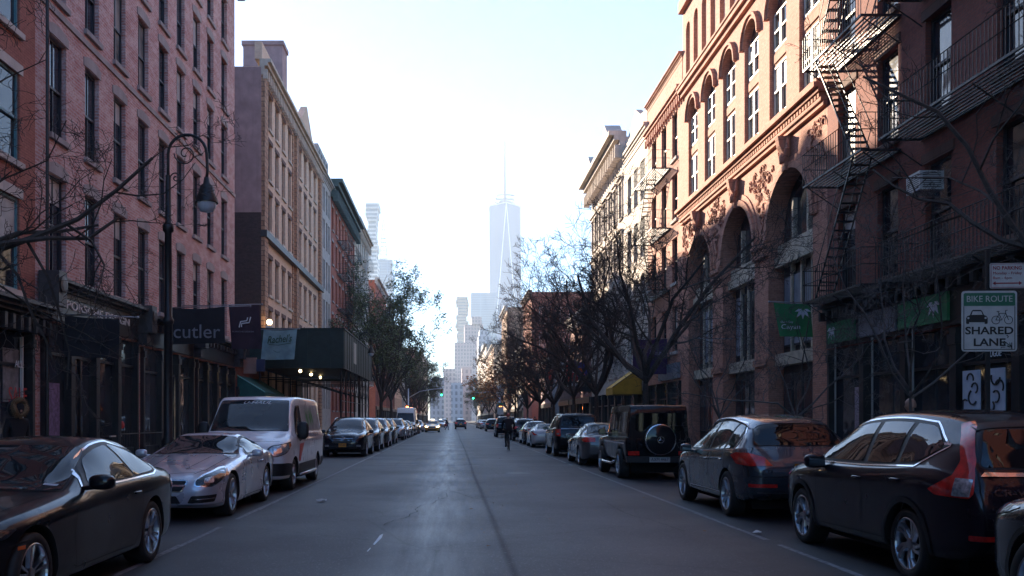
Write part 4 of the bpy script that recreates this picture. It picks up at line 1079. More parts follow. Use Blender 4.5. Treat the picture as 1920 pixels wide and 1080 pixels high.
# copies
for (src, x, y, fl, lab, grp) in [
    (c_lex, 5.06, 7.34 - 4.63/2, 0, "black crossover cut off by the right edge, nose behind the plum crossover", GR_R),
    (c_s1, -4.4, 51.2, 1, "dark crossover third in line behind the white van, facing the camera", GR_L),
    (c_lex, -4.45, 57.4, 1, "navy crossover fourth in line behind the white van", GR_L),
    (c_sw, -4.4, 75.2, 1, "pale silver saloon facing the camera, just in front of the tall white van", GR_L),
    (c_sb, -4.4, 81.6, 1, "dark saloon facing the camera, tucked before the tall white van's nose", GR_L),
    (c_s1, -4.4, 97.5, 1, "dark crossover parked right behind the tall white van", GR_L),
    (c_sw, -4.4, 113.0, 1, "pale saloon parked beyond the taxi on the left kerb", GR_L),
    (c_s1, 5.2, 66.5, 0, "black crossover seen from behind, beside the cyclist's right shoulder", GR_R),
    (c_rr, 4.7, 80.0, 0, "large black off-roader standing out from the right kerb beyond the cyclist", GR_R),
    (c_s1, 5.2, 92.0, 0, "dark crossover seen from behind, past the large off-roader beyond the cyclist", GR_R),
    (c_lex, 5.1, 116.0, 0, "black crossover far down the right kerb, before the pale silver saloon", GR_R),
    (c_sb, 5.2, 152.0, 0, "dark saloon far down the right kerb, beyond the pale silver saloon", GR_R),
    (c_gsd, 5.2, 164.0, 0, "grey saloon at the far end of the right kerb", GR_R),
    (c_s1, 1.3, 142.0, 0, "dark crossover driving away down the middle of the street", "traffic far down the street"),
    (c_sw, -2.2, 168.0, 1, "pale saloon coming up the street far beyond the taxi", "traffic far down the street"),
    (c_tx, -2.4, 186.0, 1, "second yellow taxi, far behind the first one", "traffic far down the street"),
    (c_sw, 1.4, 205.0, 0, "pale saloon driving away beyond the dark crossover", "traffic far down the street"),
    (c_s2, -2.0, 232.0, 1, "pale crossover coming up at the far end of the street", "traffic far down the street"),
    (c_sb, 1.6, 250.0, 0, "dark saloon at the vanishing end of the street", "traffic far down the street")]:
    c = dup(src, (x, y, 0), (PI if fl else 0) + rng.uniform(-.006, .006), lab, grp, FARSKIP if y > 60 else ())
    if src is c_tx: c["category"] = "taxi"
# ------------------------------------------------------------------ setting: ground, road, pavements
def asphalt():
    m, nt, p = nodes("asphalt")
    pos = nt.nodes.new("ShaderNodeNewGeometry").outputs["Position"]
    s = nt.nodes.new("ShaderNodeSeparateXYZ"); nt.links.new(pos, s.inputs[0])
    mp = nt.nodes.new("ShaderNodeMapping"); mp.inputs["Scale"].default_value = (1.0, 0.06, 1); nt.links.new(pos, mp.inputs[0])
    streak = noise(nt, mp.outputs[0], 1.6, 7, 0.65)
    blot = noise(nt, pos, 0.35, 6, 0.6)
    x = math_(nt, 'ADD', s.outputs[0], math_(nt, 'MULTIPLY', math_(nt, 'SUBTRACT', noise(nt, mp.outputs[0], 0.7, 3), 0.5), 0.25))
    def band(c, w, soft):                      # 1 inside |x-c|<w
        d = math_(nt, 'ABSOLUTE', math_(nt, 'SUBTRACT', x, c))
        return ramp(nt, math_(nt, 'SUBTRACT', d, w - 0.5), [(0.5 - soft, 1.0), (0.5 + soft, 0.0)])
    worn = math_(nt, 'MULTIPLY', band(-0.28, 0.50, 0.42), ramp(nt, noise(nt, mp.outputs[0], 3.2, 7, 0.7), [(0.35, 0.35), (0.6, 1.0)]))
    tar = band(0.62, 0.035, 0.03)
    patchl = band(-2.3, 1.25, 0.02)
    wheelr = band(2.2, 0.7, 0.45)
    col = ramp(nt, noise(nt, pos, 55, 3, 0.7), [(0.34, (0.007, 0.007, 0.010)), (0.66, (0.042, 0.041, 0.051))])
    col = mixc(nt, ramp(nt, noise(nt, pos, 17, 5, 0.8), [(0.4, 0.0), (0.62, 0.6)]), col, (0.022, 0.022, 0.027))
    col = mixc(nt, ramp(nt, noise(nt, pos, 7, 6, 0.85), [(0.42, 0.0), (0.60, 0.65)]), col, (0.050, 0.048, 0.056))
    col = mixc(nt, ramp(nt, blot, [(0.35, 0.0), (0.7, 0.55)]), col, (0.030, 0.029, 0.034))
    col = mixc(nt, math_(nt, 'MULTIPLY', worn, 0.6), col, (0.07, 0.07, 0.082))
    col = mixc(nt, math_(nt, 'MULTIPLY', wheelr, 0.25), col, (0.085, 0.08, 0.086))
    col = mixc(nt, math_(nt, 'MULTIPLY', patchl, 0.45), col, (0.026, 0.025, 0.03))
    col = mixc(nt, ramp(nt, streak, [(0.5, 0.0), (0.8, 0.5)]), col, (0.022, 0.021, 0.024))
    col = mixc(nt, math_(nt, 'MULTIPLY', tar, 0.28), col, (0.014, 0.014, 0.016))
    vo = N(nt, "ShaderNodeTexVoronoi", Scale=0.28); vo.feature = 'DISTANCE_TO_EDGE'
    wob = mixc(nt, 0.12, pos, N(nt, "ShaderNodeTexNoise", Scale=1.1, Detail=5).outputs[1], 'ADD')
    nt.links.new(wob, vo.inputs["Vector"])
    col = mixc(nt, ramp(nt, vo.outputs[0], [(0.0, 0.75), (0.006, 0.0)]), col, (0.008, 0.008, 0.009))
    sp = ramp(nt, noise(nt, pos, 30, 1), [(0.66, 0.0), (0.70, 1.0)])
    col = mixc(nt, math_(nt, 'MULTIPLY', sp, 0.45), col, (0.3, 0.3, 0.32))
    ab = math_(nt, 'MULTIPLY', math_(nt, 'ABSOLUTE', math_(nt, 'SUBTRACT', x, 0.35)), 0.2)
    col = mixc(nt, math_(nt, 'MULTIPLY', ramp(nt, math_(nt, 'ADD', ab, math_(nt, 'MULTIPLY', math_(nt, 'SUBTRACT', blot, 0.5), 0.7)), [(0.45, 0.0), (0.8, 1.0)]), 0.65), col, (0.012, 0.011, 0.013))
    nt.links.new(col, p.inputs["Base Color"])
    ro = math_(nt, 'SUBTRACT', 0.60, math_(nt, 'MULTIPLY', worn, 0.18))
    ro = math_(nt, 'ADD', ro, math_(nt, 'MULTIPLY', tar, 0.1))
    ro = math_(nt, 'ADD', ro, math_(nt, 'MULTIPLY', math_(nt, 'SUBTRACT', blot, 0.5), 0.3))
    nt.links.new(ro, p.inputs["Roughness"])
    p.inputs["Specular IOR Level"].default_value = 0.6
    bumpn(nt, p, math_(nt, 'ADD', noise(nt, pos, 70, 3, 0.7), math_(nt, 'MULTIPLY', blot, 1.5)), 0.5, 0.012)
    return m
def paving():
    m, nt, p = nodes("paving")
    pos = nt.nodes.new("ShaderNodeNewGeometry").outputs["Position"]
    b = N(nt, "ShaderNodeTexBrick", Scale=1.0); b.offset = 0.0
    b.inputs["Brick Width"].default_value = 1.5; b.inputs["Row Height"].default_value = 1.5; b.inputs["Mortar Size"].default_value = 0.015
    b.inputs["Color1"].default_value = (0.17, 0.165, 0.16, 1); b.inputs["Color2"].default_value = (0.13, 0.127, 0.125, 1); b.inputs["Mortar"].default_value = (0.03, 0.03, 0.03, 1)
    nt.links.new(pos, b.inputs["Vector"])
    c = mixc(nt, ramp(nt, noise(nt, pos, 1.5, 7, .7), [(0.4, 0), (0.7, 0.6)]), b.outputs[0], (0.06, 0.058, 0.055))
    nt.links.new(c, p.inputs["Base Color"]); p.inputs["Roughness"].default_value = 0.85
    bumpn(nt, p, noise(nt, pos, 40, 3), 0.3)
    return m
M_asph, M_pave = asphalt(), paving()
M_kerb = stone("kerb_stone", (0.15, 0.15, 0.155), (2.0, 5.0))
M_line = mat("worn_road_paint", (0.17, 0.17, 0.18), 0.7, var=0.55, scale=14, bump=0.2)
KL, KR, FLX, FRX = -5.95, 6.45, -11.5, 12.0
def struct(name, mb, m):
    o = mb.build(name, m); o["kind"] = "structure"; return o
mb = MB(); mb.poly([(-640, -60, -0.012), (640, -60, -0.012), (640, 1990, -0.012), (-640, 1990, -0.012)])
struct("ground", mb, mat("far_ground", (0.07, 0.07, 0.07), 0.9))
mb = MB()
mb.poly([(KL, -40, 0), (KR, -40, 0), (KR, 900, 0), (KL, 900, 0)])
mb.poly([(-90, 125, 0.0), (KL, 125, 0.0), (KL, 135, 0.0), (-90, 135, 0.0)])
mb.poly([(KR, 125, 0.0), (90, 125, 0.0), (90, 135, 0.0), (KR, 135, 0.0)])
struct("road", mb, M_asph)
for (x0, x1, kx, nm) in ((FLX - 0.3, KL, KL, "pavement"), (KR, FRX + 0.3, KR, "pavement")):
    for (y0, y1) in ((-40, 124.6), (135.4, 900)):
        mb = MB()
        a, b = (x0, x1 - 0.18) if kx == KL else (x0 + 0.18, x1)
        mb.box(a, b, y0, y1, -0.01, 0.135); struct("pavement", mb, M_pave)
        mb = MB(); mb.box(*((x1 - 0.18, x1) if kx == KL else (x0, x0 + 0.18)), y0, y1, -0.01, 0.13); struct("kerb", mb, M_kerb)
def worn_line(x, y0, y1, w, seed, along=True, gap=0.10):
    r = random.Random(seed); mb = MB(); y = y0
    while y < y1:
        l = r.uniform(0.4, 1.8)
        if r.random() > gap:
            a = r.uniform(-.012, .012); b = r.uniform(-.012, .012); e = w * r.uniform(.75, 1.05)
            q = [(x - e/2 + a, y), (x + e/2 + b, y), (x + e/2 + a, min(y+l, y1)), (x - e/2 + b, min(y+l, y1))]
            mb.poly([(p[0], p[1], 0.004) if along else (p[1], p[0], 0.004) for p in q])
        y += l
    return mb
struct("left_parking_line", worn_line(-3.33, 8, 122, 0.09, 1, gap=.08), M_line)
struct("right_parking_line", worn_line(4.03, 5, 122, 0.09, 2, gap=.06), M_line)
struct("crossing_line", worn_line(30.8, -2.7, -1.2, 0.16, 3, False, .0), M_line)
struct("crossing_line", worn_line(30.4, 0.45, 0.95, 0.12, 4, False, .0), M_line)
struct("crossing_line", worn_line(37.0, -3.3, 3.9, 0.12, 5, False, .35), M_line)
struct("crossing_line", worn_line(122.5, -5.9, 6.4, 0.35, 6, False, .05), M_line)
for k in range(9):
    mb = MB(); x = -5.0 + k*1.25; mb.poly([(x, 136.5, .004), (x+.5, 136.5, .004), (x+.5, 139.5, .004), (x, 139.5, .004)]); struct("crossing_line", mb, M_line)
mb = MB()
for pts in ([(-.98, 11.2), (-.955, 11.15), (-.92, 11.8), (-.93, 12.25), (-.965, 12.1), (-.97, 11.7)], [(-1.0, 10.6), (-.985, 10.6), (-.975, 10.9), (-.99, 10.9)]):
    mb.poly([(x, y, .004) for x, y in pts])
struct("paint_splash", mb, mat("white_road_paint", (.5, .56, .6), .5, var=.3, scale=20))
def patch_mat(name, c):
    m, nt, p = nodes(name)
    pos = nt.nodes.new("ShaderNodeNewGeometry").outputs["Position"]
    col = ramp(nt, noise(nt, pos, 45, 4, .75), [(.35, tuple(x*.45 for x in c)), (.68, tuple(x*1.6 for x in c))])
    col = mixc(nt, ramp(nt, noise(nt, pos, 1.3, 6, .7), [(.4, 0), (.7, .6)]), col, tuple(x*.6 for x in c))
    nt.links.new(col, p.inputs["Base Color"]); p.inputs["Roughness"].default_value = .7
    bumpn(nt, p, noise(nt, pos, 60, 3, .7), .6, .012)
    return m
PM = [patch_mat("old_asphalt_patch", (.026, .026, .031)), patch_mat("fresh_asphalt_patch", (.0195, .0195, .025)), patch_mat("tar_seal", (.007, .007, .009))]
r = random.Random(5)
def ragged(x0, x1, y0, y1, j=.04, step=.3):
    P = []
    n = max(2, int((x1-x0)/step)); k = max(2, int((y1-y0)/step))
    P += [(x0 + (x1-x0)*i/n, y0 + r.uniform(-j, j)) for i in range(n)] + [(x1 + r.uniform(-j, j), y0 + (y1-y0)*i/k) for i in range(k)]
    P += [(x1 - (x1-x0)*i/n, y1 + r.uniform(-j, j)) for i in range(n)] + [(x0 + r.uniform(-j, j), y1 - (y1-y0)*i/k) for i in range(k)]
    return P
def crack(x, y, L_, a, w=.007):
    mb = MB(); pts = []; s_ = 0
    while s_ < L_:
        pts.append((x, y)); x += math.sin(a)*.16 + r.uniform(-.035, .035); y += math.cos(a)*.16; s_ += .16; a += r.uniform(-.12, .12)
    for (p, q) in zip(pts, pts[1:]):
        d = Vector((q[0]-p[0], q[1]-p[1])).normalized(); n_ = Vector((d.y, -d.x)) * w * r.uniform(.5, 1.2)
        mb.poly([(p[0]-n_.x, p[1]-n_.y, .008), (p[0]+n_.x, p[1]+n_.y, .008), (q[0]+n_.x, q[1]+n_.y, .008), (q[0]-n_.x, q[1]-n_.y, .008)])
    struct("sealed_crack", mb, PM[2])
for q in ((-1.0, 13.2, 14, .02), (3.2, 12.5, 5, -.1), (.9, 16, 9, .04), (-3.1, 27.2, 7, 1.45), (2.6, 27, 13, -.05), (-1.9, 30, 20, .05), (.6, 24.4, 3.4, 1.5)): crack(*q)
mcover = MB(); mcover.lathe([(.0, .006), (.34, .006), (.36, .003)], lambda a, b, h: (1.9 + a, 26 + b, h), 28)
tag(mcover.build("manhole_cover", M_iron), "round iron manhole cover set in the right half of the road", "manhole cover")
litter = [("crumpled pale paper lying beside the left parking line near the white van", -2.45, 17.0, .19), ("small pale leaf scrap under the slate crossover's rear bumper", 4.1, 12.2, .12)]
for lb, x, y, sz in litter:
    mb = MB()
    pts = [(x + sz*math.cos(a)*r.uniform(.5, 1)*.8, y + sz*math.sin(a)*r.uniform(.5, 1)*.8, .012 + r.uniform(0, .05)) for a in np.linspace(0, 6.28, 9)[:-1]]
    c = mb.vert((x, y, .06)); ids = [mb.vert(p) for p in pts]
    for k in range(8): mb.face([c, ids[k], ids[(k+1) % 8]])
    tag(mb.build("litter", mat("litter_paper", (.5, .5, .5), .7)), lb, "litter")
mb = MB()
for k in range(900):
    x = r.choice([r.uniform(-5.8, -4.9), r.uniform(5.3, 6.4), r.uniform(-1.6, 3.9)] if k % 4 == 0 else [r.uniform(-5.85, -5.2), r.uniform(5.9, 6.42), r.uniform(6.5, 9)]); y = r.uniform(6, 60); s_ = r.uniform(.015, .045); a = r.uniform(0, 6.28)
    z = .16 if x > KR else .012
    mb.poly([(x + s_*math.cos(a+q)*(1 if i % 2 else .6), y + s_*math.sin(a+q)*(1 if i % 2 else .6), z + r.uniform(0, .015)) for i, q in enumerate((0, 1.57, 3.14, 4.71))])
o = mb.build("fallen_leaves", mat("dry_leaf", (.16, .08, .03), .8, var=.5, scale=8)); o["kind"] = "stuff"

# ------------------------------------------------------------------ facade tools
M_blind = mat("pale_window_blind", (0.42, 0.40, 0.37), .6, var=.2, scale=3)
class Facade:
    """local frame: u along the street (world Y), v up, w out from the wall"""
    def __init__(s, name, label, cat, side, X, y0, y1, h, depth, group=None):
        s.s = 1 if side == 'L' else -1
        s.X, s.y0, s.y1, s.h, s.depth = X, y0, y1, h, depth
        s.root = thing(name, label, cat, (X, y0, 0), 0, group)
        s.holes = []
    def mb(s):
        m = MB(); m.T = lambda u, v, w: (s.s*w, u - s.y0, v); return m
    def loc(s, u, v, w): return (s.s*w, u - s.y0, v)
    def box(s, name, m, u0, u1, v0, v1, w0, w1, parent=None):
        b = s.mb(); b.box(u0, u1, v0, v1, w0, w1); return b.build(name, m, parent or s.root)
    def rot(s): return FACE_PX if s.s > 0 else FACE_NX
    def rect(s, u0, u1, v0, v1): s.holes.append([(u0, v0), (u1, v0), (u1, v1), (u0, v1)])
    def walls(s, m, reveal=0.3, v0=0.0, side_m=None, parapet=0.0):
        f = s.mb()
        V = [Vector((s.y0, v0)), Vector((s.y1, v0)), Vector((s.y1, s.h)), Vector((s.y0, s.h))]
        E = [(0, 1), (1, 2), (2, 3), (3, 0)]
        for h in s.holes:
            b = len(V); V += [Vector(p) for p in h]; E += [(b + i, b + (i+1) % len(h)) for i in range(len(h))]
        r_ = delaunay_2d_cdt(V, E, [], 0, 1e-5)
        ids = [f.vert((v[0], v[1], 0.0)) for v in r_[0]]
        def inside(x, y, q):
            c = False
            for i in range(len(q)):
                p, t = q[i], q[i-1]
                if (p[1] > y) != (t[1] > y) and x < (t[0]-p[0])*(y-p[1])/(t[1]-p[1]) + p[0]: c = not c
            return c
        bb = [(min(p[0] for p in h), max(p[0] for p in h), min(p[1] for p in h), max(p[1] for p in h)) for h in s.holes]
        for t in r_[2]:
            cx = sum(r_[0][i][0] for i in t) / 3; cy = sum(r_[0][i][1] for i in t) / 3
            if any(b[0] < cx < b[1] and b[2] < cy < b[3] and inside(cx, cy, h) for b, h in zip(bb, s.holes)): continue
            f.face([ids[i] for i in t])
        for h in s.holes:
            A = [f.vert((a, b, 0.0)) for a, b in h]; B = [f.vert((a, b, -reveal)) for a, b in h]
            for i in range(len(h)): f.face([A[i], A[(i+1) % len(h)], B[(i+1) % len(h)], B[i]])
        s.wall = f.build("front_wall", m, s.root)
        sm = side_m or m
        for nm, u in (("side_wall", s.y0), ("side_wall", s.y1)):
            b = s.mb(); b.poly([(u, v0, 0), (u, v0, -s.depth), (u, s.h, -s.depth), (u, s.h, 0)]); b.build(nm, sm, s.root)
        b = s.mb(); b.poly([(s.y0, v0, -s.depth), (s.y1, v0, -s.depth), (s.y1, s.h, -s.depth), (s.y0, s.h, -s.depth)]); b.build("back_wall", sm, s.root)
        b = s.mb(); b.poly([(s.y0, s.h, 0), (s.y1, s.h, 0), (s.y1, s.h, -s.depth), (s.y0, s.h, -s.depth)]); b.build("roof", M_roof, s.root)
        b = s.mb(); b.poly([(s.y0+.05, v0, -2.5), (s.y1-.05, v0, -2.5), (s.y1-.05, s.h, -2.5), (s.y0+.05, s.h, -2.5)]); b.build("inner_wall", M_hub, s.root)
    _cache = {}
    def window_mesh(s, w, h, d, style, fm, arch=0.0):
        key = (s.s, round(w, 2), round(h, 2), d, style, fm.name, arch)
        if key in Facade._cache: return Facade._cache[key]
        f = MB(); sg = s.s; f.T = lambda u, v, q: (sg*q, u, v)
        t = 0.07
        f.box(-w/2, -w/2 + t, 0, h, -d + .02, -d + .10); f.box(w/2 - t, w/2, 0, h, -d + .02, -d + .10)
        f.box(-w/2 + t, w/2 - t, 0, t, -d + .02, -d + .10)
        if arch <= 0: f.box(-w/2 + t, w/2 - t, h - t, h, -d + .02, -d + .10)
        else:
            n = 12
            o_ = [(w/2*math.cos(a), h + arch*math.sin(a)) for a in np.linspace(0, math.pi, n)]
            i_ = [((w/2 - t)*math.cos(a), h + (arch - t)*math.sin(a)) for a in np.linspace(0, math.pi, n)]
            for k in range(n-1):
                q = [o_[k], o_[k+1], i_[k+1], i_[k]]
                f.poly([(a, b, -d + .10) for a, b in q])
            f.box(-w/2 + t, w/2 - t, h - t/2, h + t/2, -d + .03, -d + .09)
        if style in ("sash", "sash4", "pair"):
            f.box(-w/2 + t, w/2 - t, h*.5 - .035, h*.5 + .035, -d + .03, -d + .11)
        if style in ("sash4",):
            f.box(-.02, .02, t, h*.5 - .035, -d + .03, -d + .085); f.box(-.02, .02, h*.5 + .035, h - t, -d + .03, -d + .085)
        if style == "pair":
            f.box(-.08, .08, t, h - t, -d + .02, -d + .13)
        p = MB(); p.T = f.T
        y1 = h + arch
        if arch > 0:
            pts = [(-w/2, 0), (w/2, 0)] + [(w/2*math.cos(a), h + arch*math.sin(a)) for a in np.linspace(0, math.pi, 12)]
            p.poly([(a, b, -d + .05) for a, b in pts])
        else:
            p.poly([(-w/2, h*.5, -d + .062), (w/2, h*.5, -d + .062), (w/2, h, -d + .062), (-w/2, h, -d + .062)])
            p.poly([(-w/2, 0, -d + .04), (w/2, 0, -d + .04), (w/2, h*.5, -d + .04), (-w/2, h*.5, -d + .04)])
        pl = [p.mesh("pane", g) for g in (M_glass_bld, M_glass_bld2)]
        if arch <= 0:
            for fr_ in (.45, .8):
                z = MB(); z.T = f.T
                z.poly([(-w/2, 0, -d + .04), (w/2, 0, -d + .04), (w/2, h, -d + .04), (-w/2, h, -d + .04)]); z.mi = 1
                z.poly([(-w/2 + t, h*(1 - fr_*.6), -d + .056), (w/2 - t, h*(1 - fr_*.6), -d + .056), (w/2 - t, h - t, -d + .056), (-w/2 + t, h - t, -d + .056)])
                pl.append(z.mesh("pane", [M_glass_bld, M_blind]))
        Facade._cache[key] = (f.mesh("window", fm), pl)
        return Facade._cache[key]
    def trim_mesh(s, name, m, boxes):
        key = (s.s, name, m.name, str(boxes))
        if key not in Facade._cache:
            b = MB(); sg = s.s; b.T = lambda u, v, q: (sg*q, u, v)
            for q in boxes: b.box(*q)
            Facade._cache[key] = b.mesh(name, m)
        return Facade._cache[key]
    def window(s, u, v, w, h, d=0.22, style="sash", fm=None, arch=0.0, sill=None, lintel=None, lit=None, hole=True, seg=None, hood=None):
        fm = fm or M_frame_dark
        if hole:
            if arch > 0: s.holes.append([(u - w/2, v), (u + w/2, v)] + [(u + w/2*math.cos(a), v + h + arch*math.sin(a)) for a in np.linspace(0, math.pi, 14)])
            else: s.rect(u - w/2, u + w/2, v, v + h)
        fr, panes = s.window_mesh(w, h, d, style, fm, arch)
        o = put(fr, "window", s.root, s.loc(u, v, 0))
        k_ = 0
        if rng.random() < (lit if lit is not None else .3): k_ = rng.randrange(1, len(panes))
        put(panes[k_], "pane", o)
        if sill: put(s.trim_mesh("sill", sill, [(-w/2 - .10, w/2 + .10, -.16, -.004, -.05, .11)]), "sill", o)
        if lintel: put(s.trim_mesh("lintel", lintel, [(-w/2 - .14, w/2 + .14, h + .004, h + .27, -.05, .035)]), "lintel", o)
        if hood: put(s.trim_mesh("window_hood", hood, [(-w/2 - .16, w/2 + .16, h + .12, h + .34, -.05, .14), (-w/2 - .22, w/2 + .22, h + .342, h + .44, -.05, .26), (-w/2 - .18, -w/2 - .004, -.1, h + .118, -.05, .08), (w/2 + .004, w/2 + .18, -.1, h + .118, -.05, .08)]), "window_hood", o)
        if seg:      # segmental brick or stone arch over a square-headed window
            key = ("seg", s.s, w, h, seg.name)
            if key not in Facade._cache:
                b = MB(); sg = s.s; b.T = lambda a, b_, q: (sg*q, a, b_); n = 7
                xs = np.linspace(-w/2 - .12, w/2 + .12, n)
                lo = [h + .004 + .02*(1 - (x/(w/2 + .12))**2) for x in xs]; hi = [h + .26 + .14*(1 - (x/(w/2 + .12))**2) for x in xs]
                b.prism(list(zip(xs, lo)) + list(zip(xs[::-1], hi[::-1])), lambda a, c, t: (a, c, t), -.03, .03)
                Facade._cache[key] = b.mesh("lintel", seg)
            put(Facade._cache[key], "lintel", o)
        return o
    def cornice(s, v, h, proj, m, brackets=0.0, u0=None, u1=None, name="cornice", steps=3):
        u0 = s.y0 - .05 if u0 is None else u0; u1 = s.y1 + .05 if u1 is None else u1
        b = s.mb()
        for k in range(steps):
            b.box(u0, u1, v + h*(.35 + .65*k/steps) + .001, v + h*(.35 + .65*(k+1)/steps), -.1, proj*(k+1)/steps)
        b.box(u0, u1, v, v + h*.35, -.1, proj*.18)
        if brackets:
            n = int((u1-u0) / brackets)
            for k in range(n + 1):
                u = u0 + .1 + (u1-u0-.2)*k/n
                b.box(u - .07, u + .07, v - h*.25, v + h*.349, proj*.181, proj*.62)
        o = b.build(name, m, s.root)
        if s.h > 15 and name == "cornice": pass
        return o
    def fire_escape(s, u0, u1, levels, proj=1.05, stairs=True, bal=0.16, m=None, slats=.12, ext=1.0):
        m = m or M_iron
        r_ = bpy.data.objects.new("fire_escape", None); COL.objects.link(r_); r_.parent = s.root
        for i, v in enumerate(levels):
            b = s.mb()
            b.box(u0, u1, v - .08, v - .02, proj - .05, proj); b.box(u0, u1, v - .08, v - .02, .02, .07)
            for u in (u0, u1 - .05): b.box(u, u + .05, v - .081, v - .021, .07, proj - .05)
            n = max(2, int((proj - .15) / slats))
            for k in range(n): w = .1 + (proj - .2) * k / n; b.box(u0 + .05, u1 - .05, v - .06, v - .03, w, w + .045)
            for u in (u0 + .1, (u0+u1)/2, u1 - .1): b.tube([(u, v - .08, proj - .1), (u, v - .75, .03)], .018, 4)
            b.build("platform", m, r_)
            b = s.mb()
            for hh in (.95, .5): b.tube([(u0, v + hh, .05), (u0, v + hh, proj), (u1, v + hh, proj), (u1, v + hh, .05)], .016, 4)
            n = int((u1 - u0) / bal)
            for k in range(n + 1): u = u0 + (u1 - u0) * k / n; b.box(u - .008, u + .008, v - .02, v + .95, proj - .012, proj + .004)
            for w in (.35, .7): 
                for u in (u0, u1): b.box(u - .008, u + .008, v - .02, v + .95, w, w + .016)
            b.build("railing", m, r_)
            if stairs and i + 1 < len(levels):
                v2 = levels[i+1]; b = s.mb()
                ua, ub = (u0 + .7, u1 - .7) if i % 2 else (u1 - .7, u0 + .7)
                k_ = min(1.0, 2.6 / abs(ub - ua)); ub = ua + (ub - ua) * k_
                for w in (proj - .62, proj - .12): 
                    b.box(0, 0, 0, 0, 0, 0) if False else b.tube([(ua, v, w), (ub, v2, w)], .03, 4)
                    b.tube([(ua, v + .8, w), (ub, v2 + .8, w)], .014, 4)
                n = int((v2 - v) / .22)
                for k in range(1, n): t = k / n; u = ua + (ub-ua)*t; vv = v + (v2-v)*t; b.box(u - .09, u + .09, vv - .012, vv + .012, proj - .6, proj - .14)
                b.build("stair", m, r_)
        return r_
    def shop(s, u0, u1, v1, m, glass_m=None, bays=3, bulk=.55, door=None):
        """shopfront: piers, stall riser, glass, transom, standing 5 cm proud of the wall"""
        r_ = bpy.data.objects.new("shopfront", None); COL.objects.link(r_); r_.parent = s.root
        s.rect(u0, u1, 0.12, v1)
        n = bays
        for k in range(n + 1):
            u = u0 + (u1 - u0) * k / n; b = s.mb()
            b.box(max(u0, u - .14), min(u1, u + .14), .13, v1 - .02, -.16, .14)
            b.box(max(u0, u - .18) - .002, min(u1, u + .18) + .002, .131, .50, -.158, .18)
            b.box(max(u0, u - .18) - .002, min(u1, u + .18) + .002, v1 - .42, v1 - .18, -.158, .18)
            b.build("pier", m, r_)
        for k in range(n):
            a, c = u0 + (u1-u0)*k/n + .142, u0 + (u1-u0)*(k+1)/n - .142
            if a >= c: continue
            isd = door is not None and k in door
            q = s.mb()
            lo = .15 if isd else bulk
            q.box(a, c, v1 - .95, v1 - .87, -.14, -.02); q.build("transom_bar", m, r_); q = s.mb()
            if not isd: q.box(a, c, .13, bulk, -.14, .02)
            else: q.box((a+c)/2 - .04, (a+c)/2 + .04, .13, v1 - .952, -.13, -.03)
            q.build("door_frame" if isd else "stall_riser", m, r_)
            q = s.mb(); q.poly([(a, lo, -.09), (c, lo, -.09), (c, v1 - .03, -.09), (a, v1 - .03, -.09)]); q.build("shop_glass", glass_m or M_glass_bld, r_)
        return r_
def side_windows(F, rows, xs, w, h, fm=None, m=None):
    """windows in the near gable wall (faces the camera); xs = distances behind the facade"""
    for v in rows:
        for x in xs:
            b = MB(); cx = -F.s*x
            b.box(cx - w/2, cx + w/2, -.03, .04, v, v + h)
            o = b.build("window", fm or M_frame_dark, F.root)
            b = MB(); b.poly([(cx - w/2 + .08, -.036, v + .08), (cx + w/2 - .08, -.036, v + .08), (cx + w/2 - .08, -.036, v + h - .08), (cx - w/2 + .08, -.036, v + h - .08)])
            b.build("pane", m or M_glass_bld, o)
# ------------------------------------------------------------------ buildings
B_orange = brick("orange_red_painted_brick", (0.34, 0.11, 0.075), (0.42, 0.15, 0.10), (0.20, 0.07, 0.05))
B_pink = brick("worn_pink_brick", (0.40, 0.13, 0.10), (0.50, 0.20, 0.16), (0.50, 0.38, 0.36), worn=(0.68, 0.50, 0.46), wornamt=0.9, bw=.30, bh=.10, msize=.017)
B_tan = brick("tan_brick", (0.72, 0.48, 0.33), (0.78, 0.56, 0.41), (0.62, 0.45, 0.34), dirt=.25)
B_tanpier = brick("orange_tan_brick", (0.38, 0.20, 0.12), (0.50, 0.31, 0.20), (0.13, 0.09, 0.07), bh=.30, bw=.5, msize=.03)
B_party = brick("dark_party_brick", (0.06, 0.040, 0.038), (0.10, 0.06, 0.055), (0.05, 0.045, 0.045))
S_pinkpl = stone("pink_stucco", (0.42, 0.27, 0.26))
S_light = stone("pale_limestone", (0.48, 0.45, 0.42))
S_brown = stone("brownstone", (0.16, 0.085, 0.065), (0.9, 0.35))
S_sill = stone("worn_sill_stone", (0.36, 0.30, 0.28))
S_white = stone("white_painted_stone", (0.58, 0.50, 0.43))
S_cream = stone("cream_stone", (0.58, 0.50, 0.41))
S_terra = stone("terracotta_red", (0.54, 0.26, 0.18), (.62, .31), .3)
B_terra = brick("terracotta_brick", (0.46, 0.20, 0.135), (0.58, 0.29, 0.21), (0.30, 0.16, 0.12), dirt=.4)
B_red = brick("red_brick", (0.34, 0.085, 0.05), (0.42, 0.13, 0.08), (0.26, 0.16, 0.13))
B_dark = brick("dark_red_brick", (0.20, 0.055, 0.04), (0.26, 0.08, 0.055), (0.12, 0.07, 0.06))
M_green_c = mat("verdigris_cornice", (0.07, 0.105, 0.10), .6, var=.3, scale=3)
M_teal = mat("teal_window_frame", (0.10, 0.24, 0.27), .5, var=.2, scale=6)
M_shed = mat("dark_green_plywood", (0.012, 0.028, 0.024), .6, var=.35, scale=2.5, bump=.1)
M_concrete = stone("grey_block", (0.27, 0.27, 0.275), (1.4, .75))

def row(F, us, v, w, h, **k):
    for u in us: F.window(u, v, w, h, **k)

